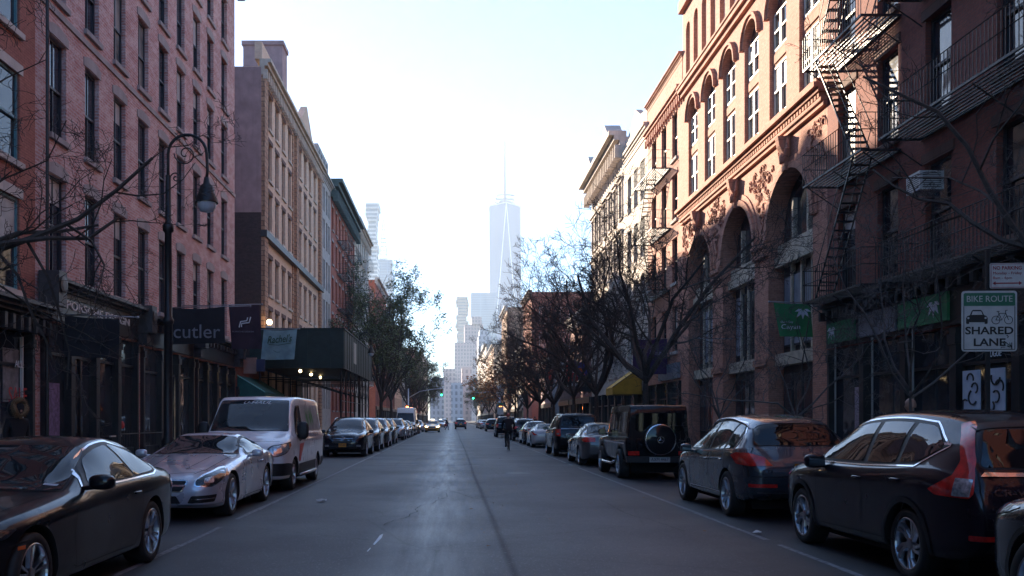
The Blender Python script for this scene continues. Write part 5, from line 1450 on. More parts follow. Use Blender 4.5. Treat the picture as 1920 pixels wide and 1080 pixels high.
# L1: orange-red building with teal bays, cut by the left edge
A = Facade("brick_building", "orange-red painted building with teal window frames, at the left edge", "building", 'L', FLX, 2.0, 25.0, 22, 14, "buildings on the left side")
for v, h in ((4.95, 2.45), (8.35, 2.35), (11.8, 2.3), (15.0, 2.2), (18.2, 2.0)):
    for u in (22.9, 19.2, 15.5, 11.8, 8.1, 4.4):
        A.window(u, v, 2.4, h, d=.16, style="pair", fm=M_teal, lit=.5, sill=S_white, lintel=S_white)
A.shop(2.3, 24.7, 3.9, M_store, bays=9, door=(4,))
A.walls(B_orange, .26)
A.cornice(4.0, .62, .75, M_store2, .42, name="shop_cornice", steps=4)
A.cornice(20.9, 1.2, .8, M_green_c, 1.2)
mb = A.mb()
for u in (24.25, 22.0): mb.box(u - .035, u + .035, .6, 3.75, -.05, .02)
mb.build("white_jamb", M_frame_white, A.root)
mred = mat("red_window_lettering", (.45, .02, .02), .5)
text("SALE", .62, mred, A.root, A.loc(23.95, 2.15, .03), FACE_PX, width=1.0)
text("ALL", .26, M_white, A.root, A.loc(24.0, 3.0, .03), FACE_PX)
mb = A.mb(); mb.box(23.35, 24.2, 2.0, 3.4, -.085, -.07); mb.box(22.3, 23.2, 1.1, 2.5, -.085, -.07); mb.build("shop_poster", mat("pale_poster", (.20, .19, .19), .7, var=.4, scale=5), A.root)

# L2: worn pink brick loft building
P = Facade("brick_loft_building", "long worn pink-red brick loft building with dark shopfronts on the left", "building", 'L', FLX, 25.0, 47.9, 25.5, 14, "buildings on the left side")
us = [26.45, 28.95, 31.35, 33.75, 36.1, 38.4, 40.8, 43.1, 45.7]
for v, h in ((5.75, 2.85), (9.75, 2.85), (13.75, 2.6), (17.15, 2.5), (20.5, 2.3)):
    row(P, us, v, 1.12, h, d=.24, style="sash4", lit=.35, sill=S_sill, seg=S_sill)
P.shop(25.3, 32.9, 4.35, M_store, bays=4, door=(1,))
P.shop(33.4, 40.0, 4.25, M_store, bays=3, door=(1,))
P.shop(40.5, 47.5, 4.25, M_store, bays=4, door=(2,))
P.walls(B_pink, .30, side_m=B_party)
P.box("sign_fascia", M_store, 25.25, 33.0, 4.42, 5.12, .0, .10)
P.cornice(5.14, .42, .50, M_store2, 0, 25.2, 33.0, "shop_cornice")
P.box("sign_fascia", M_store, 33.3, 40.1, 4.32, 5.0, .0, .10); P.cornice(5.02, .40, .45, M_store2, .6, 33.2, 40.2, "shop_cornice")
P.box("sign_fascia", M_store, 40.4, 47.6, 4.32, 5.0, .0, .10); P.cornice(5.02, .40, .45, M_store2, .6, 40.3, 47.7, "shop_cornice")
for u in (25.35, 33.15, 40.25, 47.55):
    mb = P.mb(); mb.box(u - .26, u + .26, 4.7, 5.68, .051, .62); mb.box(u - .20, u + .20, 4.3, 4.699, .05, .40)
    mb.lathe([(0, .63), (.2, .63), (.24, .66), (.14, .68), (0, .68)], lambda a, b, h, u=u: (u + a, 5.3 + b, h), 16)
    mb.build("cornice_bracket", M_store2, P.root)
text("PORSCHE DESIGN", .36, M_white, P.root, P.loc(29.35, 4.93, .115), FACE_PX, "sign_lettering", .02, width=5.2)
P.cornice(24.0, 1.4, .9, M_store2, 1.1)
P.box("belt_course", S_sill, 25.0, 47.9, 13.25, 13.42, -.02, .06)
mb = MB(); x = .18
mb.tube([(x, .35, .15), (x, .35, 24)], .05, 8); mb.build("drainpipe", M_iron, P.root)
m_silk = mat("window_display_cloth", (.55, .50, .30), .7, var=.4, scale=3)
mb = P.mb(); mb.lathe([(.02, .6), (.17, .7), (.13, 1.5), (.2, 2.2), (.12, 2.9), (.05, 3.3)], lambda a, b, h: (37.7 + a, h, -.0 + b*.12 - .02), 12); mb.build("window_display", m_silk, P.root, True)
mb = P.mb(); mb.ball((31.05, 2.75, -.02), .09, .13, .04); mb.build("display_head", S_light, P.root, True)
mb = P.mb(); mb.lathe([(.03, 1.4), (.09, 1.5), (.13, 2.1), (.16, 2.45), (.04, 2.6)], lambda a, b, h: (31.1 + a, h, b*.2), 12); mb.ball((31.6, 1.35, 0), .16, .14, .05); mb.build("display_coat", mat("red_display_coat", (.5, .03, .02), .6), P.root, True)
mb = P.mb(); mb.box(30.4, 31.4, .95, 1.0, 0, .06); mb.build("display_shelf", S_light, P.root)
for (u0, u1, c, v0, v1) in ((26.0, 26.7, (.16, .10, .2), .8, 2.6), (42.2, 42.7, (.32, .24, .22), .9, 3.4), (44.8, 45.2, (.35, .22, .12), 2.6, 3.2), (45.9, 46.3, (.5, .5, .48), 2.0, 2.6)):
    P.box("window_poster", mat("poster_%d" % int(u0), c, .7, var=.6, scale=9), u0, u1, v0, v1, -.085, -.06)

# L3: low shop in the gap, with a teal awning
G = Facade("low_shop", "low dark shop with teal awning in the gap beside the tan building", "shop", 'L', FLX, 47.9, 54.6, 4.9, 14, "buildings on the left side")
G.shop(48.2, 54.3, 3.3, M_store, bays=3, door=(1,))
G.walls(B_dark, .26)
G.cornice(4.4, .5, .35, M_store2, 0, name="shop_cornice")
mteal = mat("teal_canvas", (0.02, 0.12, 0.11), .8, var=.2)
mb = G.mb(); mb.poly([(48.4, 3.9, .02), (54.2, 3.9, .02), (54.2, 3.0, 1.5), (48.4, 3.0, 1.5)]); mb.poly([(48.4, 3.0, 1.5), (54.2, 3.0, 1.5), (54.2, 2.75, 1.5), (48.4, 2.75, 1.5)]); mb.poly([(48.4, 3.9, .02), (48.4, 3.0, 1.5), (48.4, 2.75, 1.5), (48.4, 2.75, .02)])
mb.build("awning", mteal, G.root)
mb = G.mb(); mb.tube([(48.38, 3.9, .02), (48.38, 3.0, 1.5)], .03, 6); mb.build("awning_edge", mat("pale_teal_piping", (.2, .55, .5), .6), G.root)
mb = G.mb(); mb.box(48.6, 48.75, 4.0, 4.85, .3, 1.0); mb.build("shop_sign", mat("salmon_sign", (.36, .21, .16), .6), G.root)
mb = G.mb(); mb.box(48.35, 48.45, 4.1, 4.75, 1.05, 1.5); mb.build("shop_sign", mat("navy_sign", (.03, .04, .10), .6), G.root)
# globe lamp on the gap shop roof edge
mlamp = mat("warm_globe", (1, .8, .5), .4, emit=(1, .70, .35), es=3)
t = thing("wall_lamp", "small glowing globe lamp beside the brick corner of the tan building", "lamp", (-10.95, 54.3, 0))
mb = MB(); mb.lathe([(.10, 6.4), (.26, 6.5), (.26, 7.05), (.12, 7.2)], lambda a, b, h: (a, b, h), 14); mb.tube([(0, 0, 6.5), (-.55, .2, 6.5)], .03, 6); mb.build("lamp_base", S_light, t, True)
mb = MB(); mb.ball((0, 0, 7.36), .17); mb.build("globe", mlamp, t, True)

# L4: tan six-storey building with orange brick piers
T = Facade("tan_brick_building", "tan six-storey brick building with orange piers, gable and tall chimney", "building", 'L', FLX, 54.6, 78.8, 22.8, 14, "buildings on the left side")
g1 = [57.3, 59.5, 61.8, 64.1]; g2 = [68.5, 70.9, 73.3, 75.8]
for v, h in ((3.0, 1.9), (6.15, 2.25), (9.35, 2.3), (13.35, 2.35), (16.55, 2.35), (19.75, 2.1)):
    row(T, g1 + g2, v, 1.18, h, d=.28, style="sash", fm=M_store2, lit=.25, sill=S_cream, lintel=S_brown)
T.walls(B_tan, .32)
for u in (55.1, 66.3, 78.2): T.box("brick_pier", B_tanpier, u - .5, u + .5, 0.2, 22.8, .0, .22)
for u in (64.1 + 1.1, 67.4): T.box("brick_pier", B_tanpier, u - .16, u + .16, 0.2, 22.0, .0, .10)
T.box("belt_course", M_store2, 54.5, 78.9, 12.55, 12.95, -.02, .36)
T.box("belt_course", S_cream, 54.5, 78.9, 5.4, 5.7, -.02, .26)
T.cornice(22.3, .95, .60, S_cream, .55)
mb = T.mb(); mb.prism([(64, 23.26), (78.9, 23.26), (78.9, 24.0), (74.2, 24.4), (71.5, 26.2), (68.8, 24.4), (64, 24.0)], lambda a, b, t: (a, b, t), -.45, .05); mb.build("gable", B_tan, T.root)
mb = T.mb(); mb.box(54.6, 64, 23.26, 24.3, -.4, .04); mb.build("parapet", B_tan, T.root)
mb = T.mb(); mb.box(64.6, 66.4, 22.81, 28.2, -3.4, -.6); mb.box(64.5, 66.5, 28.201, 28.5, -3.5, -.5); mb.build("chimney", S_pinkpl, T.root)
# party wall: lower part dark brick, upper part pink stucco, standing just proud of the side wall
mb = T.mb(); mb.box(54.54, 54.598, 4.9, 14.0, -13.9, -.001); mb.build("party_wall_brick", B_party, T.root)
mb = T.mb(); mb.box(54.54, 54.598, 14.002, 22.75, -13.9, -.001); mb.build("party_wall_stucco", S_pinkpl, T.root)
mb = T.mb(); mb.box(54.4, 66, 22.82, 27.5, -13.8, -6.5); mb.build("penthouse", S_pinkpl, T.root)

# L5 .. L7
W5 = Facade("grey_loft_building", "narrow pale grey loft building between the tan and red buildings", "building", 'L', FLX, 78.8, 85.7, 23.4, 14, "buildings on the left side")
for v in (2.5, 6.1, 9.7, 13.3, 16.9, 20.2): row(W5, [79.9, 81.35, 83.1, 84.6], v, .95, 2.6 if v < 20 else 2.2, d=.3, style="sash")
W5.walls(S_light, .34); W5.cornice(22.9, .6, .4, S_light)
mb = W5.mb(); mb.box(79.0, 85.5, 23.5, 25.6, -4.5, -.2); mb.build("penthouse", S_light, W5.root)
for u in (80, 81.5, 83, 84.5): W5.box("penthouse_window", M_frame_dark, u - .5, u + .5, 23.9, 25.2, -.2, -.15)
C6 = Facade("red_brick_building", "red brick building with green cornice and black fire escapes on the left", "building", 'L', FLX, 85.7, 106.8, 23.3, 14, "buildings on the left side")
for v in (2.4, 5.9, 9.4, 12.9, 16.4, 19.7): row(C6, [87.2, 89.9, 92.6, 95.3, 98.0, 100.7, 103.4, 105.6], v, 1.15, 2.2, d=.26, sill=S_sill, lintel=S_sill)
C6.walls(B_red, .3)
C6.cornice(22.6, 1.7, 1.15, M_green_c, .8)
C6.fire_escape(90.4, 95.6, (5.6, 9.1, 12.6, 16.1, 19.4), bal=.3); C6.fire_escape(98.6, 104.5, (5.6, 9.1, 12.6, 16.1, 19.4), bal=.3)
C7 = Facade("cream_building", "cream stone building with white iron balconies beyond the red brick one", "building", 'L', FLX, 106.8, 124.4, 25.2, 14, "buildings on the left side")
for v in (2.4, 6.2, 10, 13.8, 17.6, 21.4): row(C7, [108.3, 111.0, 113.7, 116.4, 119.1, 122], v, 1.2, 2.5, d=.26)
C7.walls(S_cream, .3); C7.cornice(24.3, 1.2, .7, S_cream, .8)
C7.fire_escape(109.5, 121, (6, 9.8, 13.6, 17.4, 21.2), bal=.4, m=M_frame_white, stairs=True)
mb = C7.mb(); mb.box(108, 112, 25.21, 27.6, -4, -1); mb.build("chimney", S_pinkpl, C7.root)

# far left block, beyond the cross street
def far_block(side, X, y0, y1, h, wm, name, label, cat="building", nwin=None, fh=3.4, w=1.15, corn=None, fe=False, tall=2.1, lo=2.4, gr=None, cs=None):
    F = Facade(name, label, cat, side, X, y0, y1, h, 14, gr or ("buildings on the left side" if side == 'L' else "buildings on the right side"))
    n = nwin or max(2, int((y1 - y0) / 2.7))
    us_ = [y0 + (y1 - y0) * (k + .5) / n for k in range(n)]
    v = lo + 1.4
    while v + tall + .8 < h:
        row(F, us_, v, w, tall, d=.2, style="plain", lit=.35); v += fh
    F.rect(y0 + .5, y1 - .5, .2, 3.0)
    F.walls(wm, .25)
    b = F.mb(); b.poly([(y0 + .5, .2, -.2), (y1 - .5, .2, -.2), (y1 - .5, 3.0, -.2), (y0 + .5, 3.0, -.2)]); b.build("shop_glass", M_glass_bld, F.root)
    b = F.mb()
    k = max(2, int((y1-y0) / 4))
    for i in range(k + 1): u = y0 + .5 + (y1-y0-1)*i/k; b.box(u - .16, u + .16, .13, 3.0, -.18, .08)
    b.box(y0 + .3, y1 - .3, 3.01, 3.5, -.02, .18); b.build("shop_piers", M_store, F.root)
    F.cornice(h - .5, .9, .6, corn or S_light, 1.0, steps=2)
    if fe: F.fire_escape(y0 + (y1-y0)*.3, y0 + (y1-y0)*.3 + 5, [lo + 1.2 + fh*i for i in range(int((h - 5)/fh))], bal=.5)
    return F
D1 = far_block('L', FLX, 135.6, 158, 22.4, B_red, "brick_corner_building", "orange-red brick corner building behind the big leafy tree on the left", fe=False)
side_windows(D1, (5.2, 8.6, 12.0, 15.4, 18.8), (2.2, 5.4, 8.6), 1.2, 2.1)
far_block('L', FLX, 158, 181, 17.0, B_dark, "dark_brick_building", "dark brick building half hidden by trees beyond the left corner building")
far_block('L', FLX, 181, 207, 20.0, B_tan, "tan_far_building", "tan building past the dark brick one, far along the left side")
far_block('L', FLX, 207, 246, 16.5, S_light, "pale_far_building", "pale stone building among trees far down the left side")
far_block('L', FLX, 262, 330, 22.0, B_red, "red_far_building", "long red building far down the left side, near the vanishing point", fh=3.8)
far_block('L', FLX, 330, 430, 26.0, S_cream, "cream_far_building", "cream building farthest down the left side", fh=4.2, nwin=16)

# R1: dark brownstone-fronted building with fire escape, right foreground
N1 = Facade("brownstone_building", "dark red-brown building with iron fire escapes filling the right edge", "building", 'R', FRX, 2.0, 29.0, 21.5, 14, "buildings on the right side")
for v, h in ((5.5, 2.5), (9.15, 2.5), (12.7, 2.4), (16.2, 2.3)):
    row(N1, [27.6, 25.0, 22.4, 19.4, 16.4, 13.4, 10.4, 7.4, 4.4], v, 1.2, h, d=.25, style="sash", lit=.4, sill=S_brown, lintel=S_brown)
N1.shop(2.3, 28.7, 3.75, M_store, bays=11, door=(2, 6))
N1.walls(B_dark, .3)
N1.cornice(4.78, .45, .45, M_store2, .5, name="shop_cornice"); N1.cornice(20.4, 1.3, .9, S_brown, 1.0)
N1.fire_escape(15.2, 23.2, (5.1, 8.75, 12.3, 15.8), bal=.14, proj=1.1, stairs=False)
N1.fire_escape(24.2, 28.2, (5.2, 8.8, 12.4, 15.9), bal=.16, proj=1.1)
M_gpan = mat("green_shop_panel", (0.03, 0.22, 0.09), .45, var=.2)
M_gypan = mat("grey_frosted_panel", (0.21, 0.23, 0.26), .35, var=.35, scale=6)
N1.box("shop_fascia", M_store, 2.3, 28.9, 3.80, 4.72, .0, .08)
N1.box("shop_sign", M_gpan, 26.75, 28.65, 3.92, 4.55, .09, .16); N1.box("shop_sign", M_gypan, 24.3, 26.45, 3.92, 4.6, .09, .15); N1.box("shop_sign", M_gpan, 21.7, 24.1, 3.92, 4.62, .09, .16)
text("SPA", .42, mat("etched_grey", (.11, .12, .15), .5), N1.root, N1.loc(25.2, 4.26, .16), FACE_NX)
def leaves(parent, m, o, ax, up, sc, n=5):
    b = MB(); o = Vector(o); ax = Vector(ax); up = Vector(up)
    for k in range(n):
        a = R(200 + k * 140 / (n-1)); L_ = sc * (1.0 if k not in (0, n-1) else .8)
        d = ax*math.cos(a) + up*math.sin(a); s_ = ax*-math.sin(a) + up*math.cos(a)
        b.poly([o + d*(L_*.12), o + d*(L_*.5) + s_*(L_*.16), o + d*L_, o + d*(L_*.5) - s_*(L_*.16)])
    return b.build("leaf_emblem", m, parent)
M_pale = mat("pale_print", (.62, .68, .75), .6, var=.1)
leaves(N1.root, M_pale, (-.17, 28.3 - 2, 4.42), (0, -1, 0), (0, 0, 1), .42); leaves(N1.root, M_pale, (-.17, 22.3 - 2, 4.45), (0, -1, 0), (0, 0, 1), .42)
for u in (27.9, 25.45, 23.2):
    mb = N1.mb(); mb.tube([(u, .14, .21), (u, 3.85, .21)], .028, 6); mb.build("pale_post", mat("weathered_pale_metal", (.30, .29, .27), .5), N1.root)
for (u0, u1, v0, v1) in ((20.25, 20.95, .6, 2.66), (19.35, 19.98, .6, 2.66)):
    N1.box("painted_panel", mat("pale_painted_panel", (.42, .48, .58), .6, var=.12), u0, u1, v0, v1, .19, .21)
    b = N1.mb(); rr_ = random.Random(int(u0*100))
    for k in range(9):
        cu, cv, rad = u0 + rr_.uniform(.1, u1-u0-.1), v0 + .2 + (v1-v0-.4)*k/8, rr_.uniform(.10, .17)
        a0 = rr_.uniform(0, 6.28)
        pts = [(min(max(cu + rad*math.cos(a), u0+.03), u1-.03), min(max(cv + rad*math.sin(a), v0+.03), v1-.03), .216) for a in np.linspace(a0, a0 + rr_.uniform(2.6, 4.6), 9)]
        b.tube(pts, .022, 4)
    b.build("brush_drawing", M_black, N1.root)
text("UGUE", .22, M_pale, N1.root, N1.loc(19.7, 2.98, .2), FACE_NX, shear=.2, width=.42)
for (u, v0, v1) in ((26.75, 1.2, 2.5), (21.6, 1.4, 2.6)):
    N1.box("taped_notice", mat("pinkish_notices", (.34, .26, .30), .7, var=.7, scale=30), u - .2, u + .2, v0, v1, .02, .04)
# air conditioner
t = thing("air_conditioner", "white window air conditioner on the dark brownstone building, upper right", "air conditioner", (FRX, 22.4, 7.15))
mb = MB(); mb.box(-.62, -.03, -.33, .33, 0, .46); mb.build("casing", mat("aged_white_enamel", (.50, .50, .50), .45), t)
for k in range(7):
    pass
mb = MB()
for k in range(8): mb.box(-.625, -.60, -.28, .28, .05 + k*.048, .07 + k*.048); mb.box(-.55, -.1, -.335, -.331, .05 + k*.048, .07 + k*.048)
mb.build("grille", M_frame_dark, t)

# street behind the photographer (reflections and shade only reach us from there)
far_block('L', FLX, -44.0, 2.0, 21.0, B_dark, "dark_brick_building", "dark brick building behind the viewpoint on the left, outside the photo", nwin=12)
far_block('R', FRX, -44.0, 2.0, 20.0, B_dark, "brick_building", "dark brick building behind the viewpoint on the right, outside the photo", nwin=12)
RL_ = thing("iron_railing", "low black iron railing beside the door of the worn pink brick building", "railing", (-10.5, 28.6, .13))
mb = MB()
for h in (.15, .95): mb.tube([(0, 0, h), (0, 4.4, h)], .018, 5)
for k in range(31): mb.tube([(0, k*.146, 0), (0, k*.146, 1.05)], .009, 4)
mb.build("bars", M_iron, RL_)
# R2: terracotta arcade building
Q = Facade("arcaded_building", "large terracotta-red building with tall round arches, on the right", "building", 'R', FRX, 29.0, 47.2, 29.0, 14, "buildings on the right side")
ac = [32.3, 38.1, 43.9]
HWA, SPR = 2.12, 8.33
uc = [30.5 + 2.94*k for k in range(6)]
def arch_pts(u, hw_, v0, vs, n=20): return [(u - hw_, v0), (u + hw_, v0)] + [(u + hw_*math.cos(a), vs + hw_*math.sin(a)) for a in np.linspace(0, math.pi, n)]
for u in ac: Q.holes.append(arch_pts(u, HWA, .15, SPR))
for u in uc: Q.holes.append(arch_pts(u, .86, 12.7, 16.7))
for k in range(12): Q.window(29.9 + 1.47*k + .1, 19.0, .78, 2.4, d=.3, style="sash", arch=.39, lit=.4, fm=M_frame_white)
row(Q, [u + d for u in uc for d in (-.55, .55)], 24.4, .8, 1.9, d=.3, style="sash", fm=M_frame_white)
Q.walls(B_terra, .8)
S_wh = mat("weathered_cream_timber", (.50, .44, .34), .6, var=.25)
def ring(b, u, v, r0, r1, w0, w1, n=20):
    for k in range(n):
        a0, a1 = math.pi*k/n, math.pi*(k+1)/n
        b.prism([(u + r0*math.cos(a0), v + r0*math.sin(a0)), (u + r1*math.cos(a0), v + r1*math.sin(a0)), (u + r1*math.cos(a1), v + r1*math.sin(a1)), (u + r0*math.cos(a1), v + r0*math.sin(a1))], lambda a, c, t: (a, c, t), w0, w1)
for u in ac:
    b = Q.mb(); b.poly([(u - HWA, .1, -.59), (u + HWA, .1, -.59), (u + HWA, SPR + HWA + .05, -.59), (u - HWA, SPR + HWA + .05, -.59)]); b.build("arch_backing", M_store2, Q.root)
    for v0, v1 in ((.9, 3.3), (4.25, 6.9)):
        for du in (-1.45, -.48, .48, 1.45):
            o = Q.box("window", M_frame_dark, u + du - .42, u + du + .42, v0, v1, -.588, -.50)
            b = Q.mb(); b.poly([(u + du - .35, v0 + .07, -.495), (u + du + .35, v0 + .07, -.495), (u + du + .35, v1 - .07, -.495), (u + du - .35, v1 - .07, -.495)]); b.build("pane", mat("pale_blue_blind", (.22, .26, .32), .35, var=.3, scale=2) if (v0 > 3 and rng.random() < .75) else M_glass_bld, o)
    fan = Q.mb(); fan.poly([(u + (HWA-.28)*math.cos(a), 8.15 + (HWA-.28)*math.sin(a), -.54) for a in np.linspace(0, math.pi, 20)]); fan.build("fanlight", M_glass_bld, Q.root)
    b = Q.mb(); b.box(u - HWA + .01, u + HWA - .01, 7.25, 7.62, -.585, -.22); b.box(u - HWA + .01, u + HWA - .01, 7.621, 8.1, -.585, -.35); b.box(u - HWA + .01, u + HWA - .01, 3.55, 4.0, -.585, -.26)
    for du in (-.96, 0, .96): b.box(u + du - .06, u + du + .06, 4.001, 7.249, -.585, -.42)
    for du in (-.7, .7): b.box(u + du - .07, u + du + .07, 8.101, 9.6, -.585, -.38)
    b.build("transom", S_wh, Q.root)
    b = Q.mb(); ring(b, u, SPR, HWA + .002, HWA + .24, -.02, .12); ring(b, u, SPR, HWA + .242, HWA + .46, -.02, .05); b.build("archivolt", S_terra, Q.root)
    b = Q.mb(); b.prism([(u - .13, SPR + HWA - .06), (u + .13, SPR + HWA - .06), (u + .2, 11.6), (u - .2, 11.6)], lambda a, c, t: (a, c, t), .02, .22); b.prism([(.22, 10.9), (.40, 11.25), (.46, 11.6), (.22, 11.6)], lambda a, c, t: (u + t, c, a), -.15, .15); b.ball((u, 10.85, .26), .13, .2, .10, 7); [b.tube([(u + sg*.12, 10.7, .24), (u + sg*.34, 11.1, .2), (u + sg*.30, 11.5, .16)], [.07, .09, .03], 6) for sg in (-1, 1)]; b.build("keystone", S_terra, Q.root)
for u in uc:
    b = Q.mb(); b.poly([(a, c, -.30) for a, c in arch_pts(u, .86, 12.7, 16.7)]); b.build("bay_backing", M_store2, Q.root)
    for v0, v1 in ((12.85, 14.75), (15.35, 16.75)):
        fr_, pn_ = Q.window_mesh(1.5, v1 - v0, .28, "pair", M_frame_white, 0)
        o = put(fr_, "window", Q.root, Q.loc(u, v0, .05)); put(pn_[rng.choice((0, 0, 0, 1, 2, 3))], "pane", o)
    fan = Q.mb(); fan.poly([(u + .68*math.cos(a), 16.77 + .68*math.sin(a), -.22) for a in np.linspace(0, math.pi, 14)]); fan.build("fanlight", M_glass_bld, Q.root)
    b = Q.mb(); b.box(u - .855, u + .855, 14.76, 15.34, -.295, -.14); b.box(u - .62, u + .62, 14.88, 15.22, -.138, -.09)
    b.build("spandrel", S_terra, Q.root); b = Q.mb(); b.box(u - .95, u + .95, 12.53, 12.698, -.6, .14); b.build("sill", S_terra, Q.root)
    b = Q.mb(); ring(b, u, 16.7, .862, 1.0, -.02, .09, 14); ring(b, u, 16.7, 1.002, 1.12, -.02, .17, 14); b.build("archivolt", S_terra, Q.root)
for a_, c_ in zip([29.3, 35.2, 41.0, 46.6], range(9)):
    rs = random.Random(c_ + 50)
    for k in range(90):
        cu = a_ + rs.uniform(-1.3, 1.3); cv = rs.uniform(8.9, 11.4)
        if not (29.15 < cu < 47.05) or any(math.hypot(cu - q, cv - SPR) < HWA + .72 for q in ac): continue
        b = Q.mb(); rad = rs.uniform(.10, .30); a0 = rs.uniform(0, 6.28)
        b.tube([(cu + rad*t*math.cos(a0 + 4.8*t), cv + rad*t*math.sin(a0 + 4.8*t), .03) for t in np.linspace(.15, 1, 8)], [.03, .035, .035, .03, .03, .025, .02, .012], 5)
        b.build("relief_ornament", S_terra, Q.root)
    if 29.5 < a_ < 46.5:
        b = Q.mb(); w_ = .74; b.box(a_ - w_ + .02, a_ + w_ - .02, 7.75, 8.1, -.01, .14); b.box(a_ - w_, a_ + w_, 8.101, 8.28, -.01, .20); b2 = Q.mb(); b2.box(a_ - w_ - .02, a_ + w_ + .02, .14, 1.1, -.01, .16); b2.build('plinth', S_terra, Q.root); b2 = Q.mb(); b2.box(a_ - w_ - .01, a_ + w_ + .01, 3.6, 3.85, -.01, .09); b2.build('band', S_terra, Q.root)
        b.build("impost", S_terra, Q.root)
b = Q.mb()
for k, (v0, v1, w1) in enumerate(((11.62, 11.76, .14), (11.76, 11.88, .22), (12.06, 12.2, .30), (12.2, 12.36, .44))): b.box(29.0, 47.2, v0 + .001*k, v1, -.02, w1)
n = 72
for k in range(n): u = 29.1 + 18*k/n; b.box(u, u + .14, 11.89, 12.055, -.02, .24)
b.build("belt_cornice", S_terra, Q.root)
b = Q.mb()
for k, (v0, v1, w1) in enumerate(((18.2, 18.42, .16), (18.42, 18.62, .3), (18.62, 18.72, .36))): b.box(29.0, 47.2, v0 + .001*k, v1, -.02, w1)
b.build("belt_course", S_terra, Q.root)
b = Q.mb(); b.box(29.0, 47.2, 22.6, 23.2, -.02, .25); b.build("belt_course", S_terra, Q.root)
Q.cornice(28.0, 1.4, 1.0, S_terra, .8)

# R3 .. R5
E3 = Facade("red_brick_building", "narrow salmon brick building with dentil parapet and fire escape beside the arcades", "building", 'R', FRX, 47.2, 55.6, 19.0, 14, "buildings on the right side")
for v in (5.2, 8.9, 12.3, 15.6): row(E3, [48.9, 51.4, 53.9], v, 1.15, 2.4, d=.25, style="sash", sill=S_light, seg=B_terra)
E3.shop(47.5, 55.3, 3.6, M_store, bays=3, door=(1,))
E3.walls(B_terra, .3)
E3.cornice(18.3, .7, .35, B_terra, .45); E3.box("parapet", B_terra, 47.25, 55.55, 19.02, 20.3, -.4, .02); E3.cornice(20.31, .4, .25, S_terra, 0, name="parapet_cap")
E3.fire_escape(49.8, 54.8, (5.0, 8.7, 12.1, 15.4), bal=.2)
E3.box("shop_sign", M_gypan, 47.6, 52.0, 3.72, 4.55, .02, .2)
E4 = Facade("pale_plastered_building", "pale plastered building with shaped parapet between brick and ornate white buildings", "building", 'R', FRX, 55.6, 63.0, 19.8, 14, "buildings on the right side")
for v in (4.6, 8.2, 11.8, 15.4): row(E4, [57.2, 59.3, 61.4], v, 1.25, 2.5, d=.25, style="sash", fm=M_frame_white)
E4.shop(55.9, 62.7, 3.4, M_store, bays=2)
E4.walls(S_white, .3); E4.cornice(19.0, .8, .3, S_white)
mb = E4.mb(); mb.prism([(55.7, 19.81), (62.9, 19.81), (62.9, 20.6), (60.8, 21.0), (59.3, 21.8), (57.8, 21.0), (55.7, 20.6)], lambda a, b, t: (a, b, t), -.4, .02); mb.build("parapet", S_white, E4.root)
yaw = mat("yellow_canvas", (.62, .36, .04), .8, var=.12)
t = thing("yellow_awning", "yellow canvas awning below the pale plastered building", "awning", (FRX, 57.2, 0))
mb = MB(); L_ = 2.4
mb.poly([(-.05, 0, 4.9), (-.05, L_, 4.9), (-1.9, L_, 3.55), (-1.9, 0, 3.55)]); mb.poly([(-1.9, 0, 3.55), (-1.9, L_, 3.55), (-1.9, L_, 3.1), (-1.9, 0, 3.1)]); mb.poly([(-.05, 0, 4.9), (-1.9, 0, 3.55), (-1.9, 0, 3.1), (-.05, 0, 3.1)]); mb.poly([(-.05, L_, 4.9), (-1.9, L_, 3.55), (-1.9, L_, 3.1), (-.05, L_, 3.1)])
mb.build("canvas", yaw, t)
mb = MB()
for y in (0, L_): mb.tube([(-1.9, y, 3.12), (-.03, y, 3.12), (-.03, y, 4.9), (-1.9, y, 3.56)], .02, 6)
mb.build("awning_frame", M_iron, t)
E5 = Facade("ornate_white_building", "ornate white building with bracketed cornice and small pediments, right side", "building", 'R', FRX, 63.0, 78.0, 21.2, 14, "buildings on the right side")
for v in (4.7, 8.4, 12.1, 15.8): row(E5, [64.4, 66.6, 68.8, 71.0, 73.2, 75.4, 77.0][:7], v, 1.1, 2.4, d=.28, style="sash", sill=S_white, hood=S_white)
E5.shop(63.3, 77.7, 3.5, M_store, bays=5)
E5.walls(S_white, .3)
E5.cornice(20.1, 1.5, 1.15, S_white, .75)
for u in (66.5, 74.5):
    mb = E5.mb(); mb.prism([(u - 1.9, 21.62), (u + 1.9, 21.62), (u, 23.1)], lambda a, b, t: (a, b, t), -.3, .85); mb.build("pediment", S_white, E5.root)
far_block('R', FRX, 78.0, 92.0, 11.0, B_dark, "low_brick_building", "low dark brick building behind the bare trees on the right")
L6 = far_block('R', FRX, 92.0, 101.5, 6.2, S_brown, "low_shop", "low dark shop row near the red sign boards on the right")
K1 = far_block('R', FRX, 108.4, 124.4, 8.6, S_pinkpl, "pink_corner_building", "small sunlit pink building with grey block side wall, on the right corner", nwin=6, fh=3.0)
K1.box("side_blocks", M_concrete, 108.33, 108.395, .2, 8.5, -13.9, -.002)
K2 = Facade("red_corner_building", "tall red corner building with its shaded brick side to the camera, right", "building", 'R', FRX, 137.0, 153.0, 20.8, 14, "buildings on the right side")
for v in (3.6, 7.2, 10.8, 14.4, 17.4): row(K2, [138.6, 141.4, 144.2, 147, 149.8, 152], v, 1.2, 2.2, d=.2, style="plain")
K2.walls(B_red, .25); K2.cornice(20.2, .9, .6, S_brown, .8)
side_windows(K2, (4.2, 8.2, 12.2, 16.0), (1.9, 5.0, 8.2, 11.4), 1.5, 2.5, S_light, mat("sunset_in_colour_blind", (.55, .22, .16), .6))  # red sunset light is put into the pane colour on this shaded side
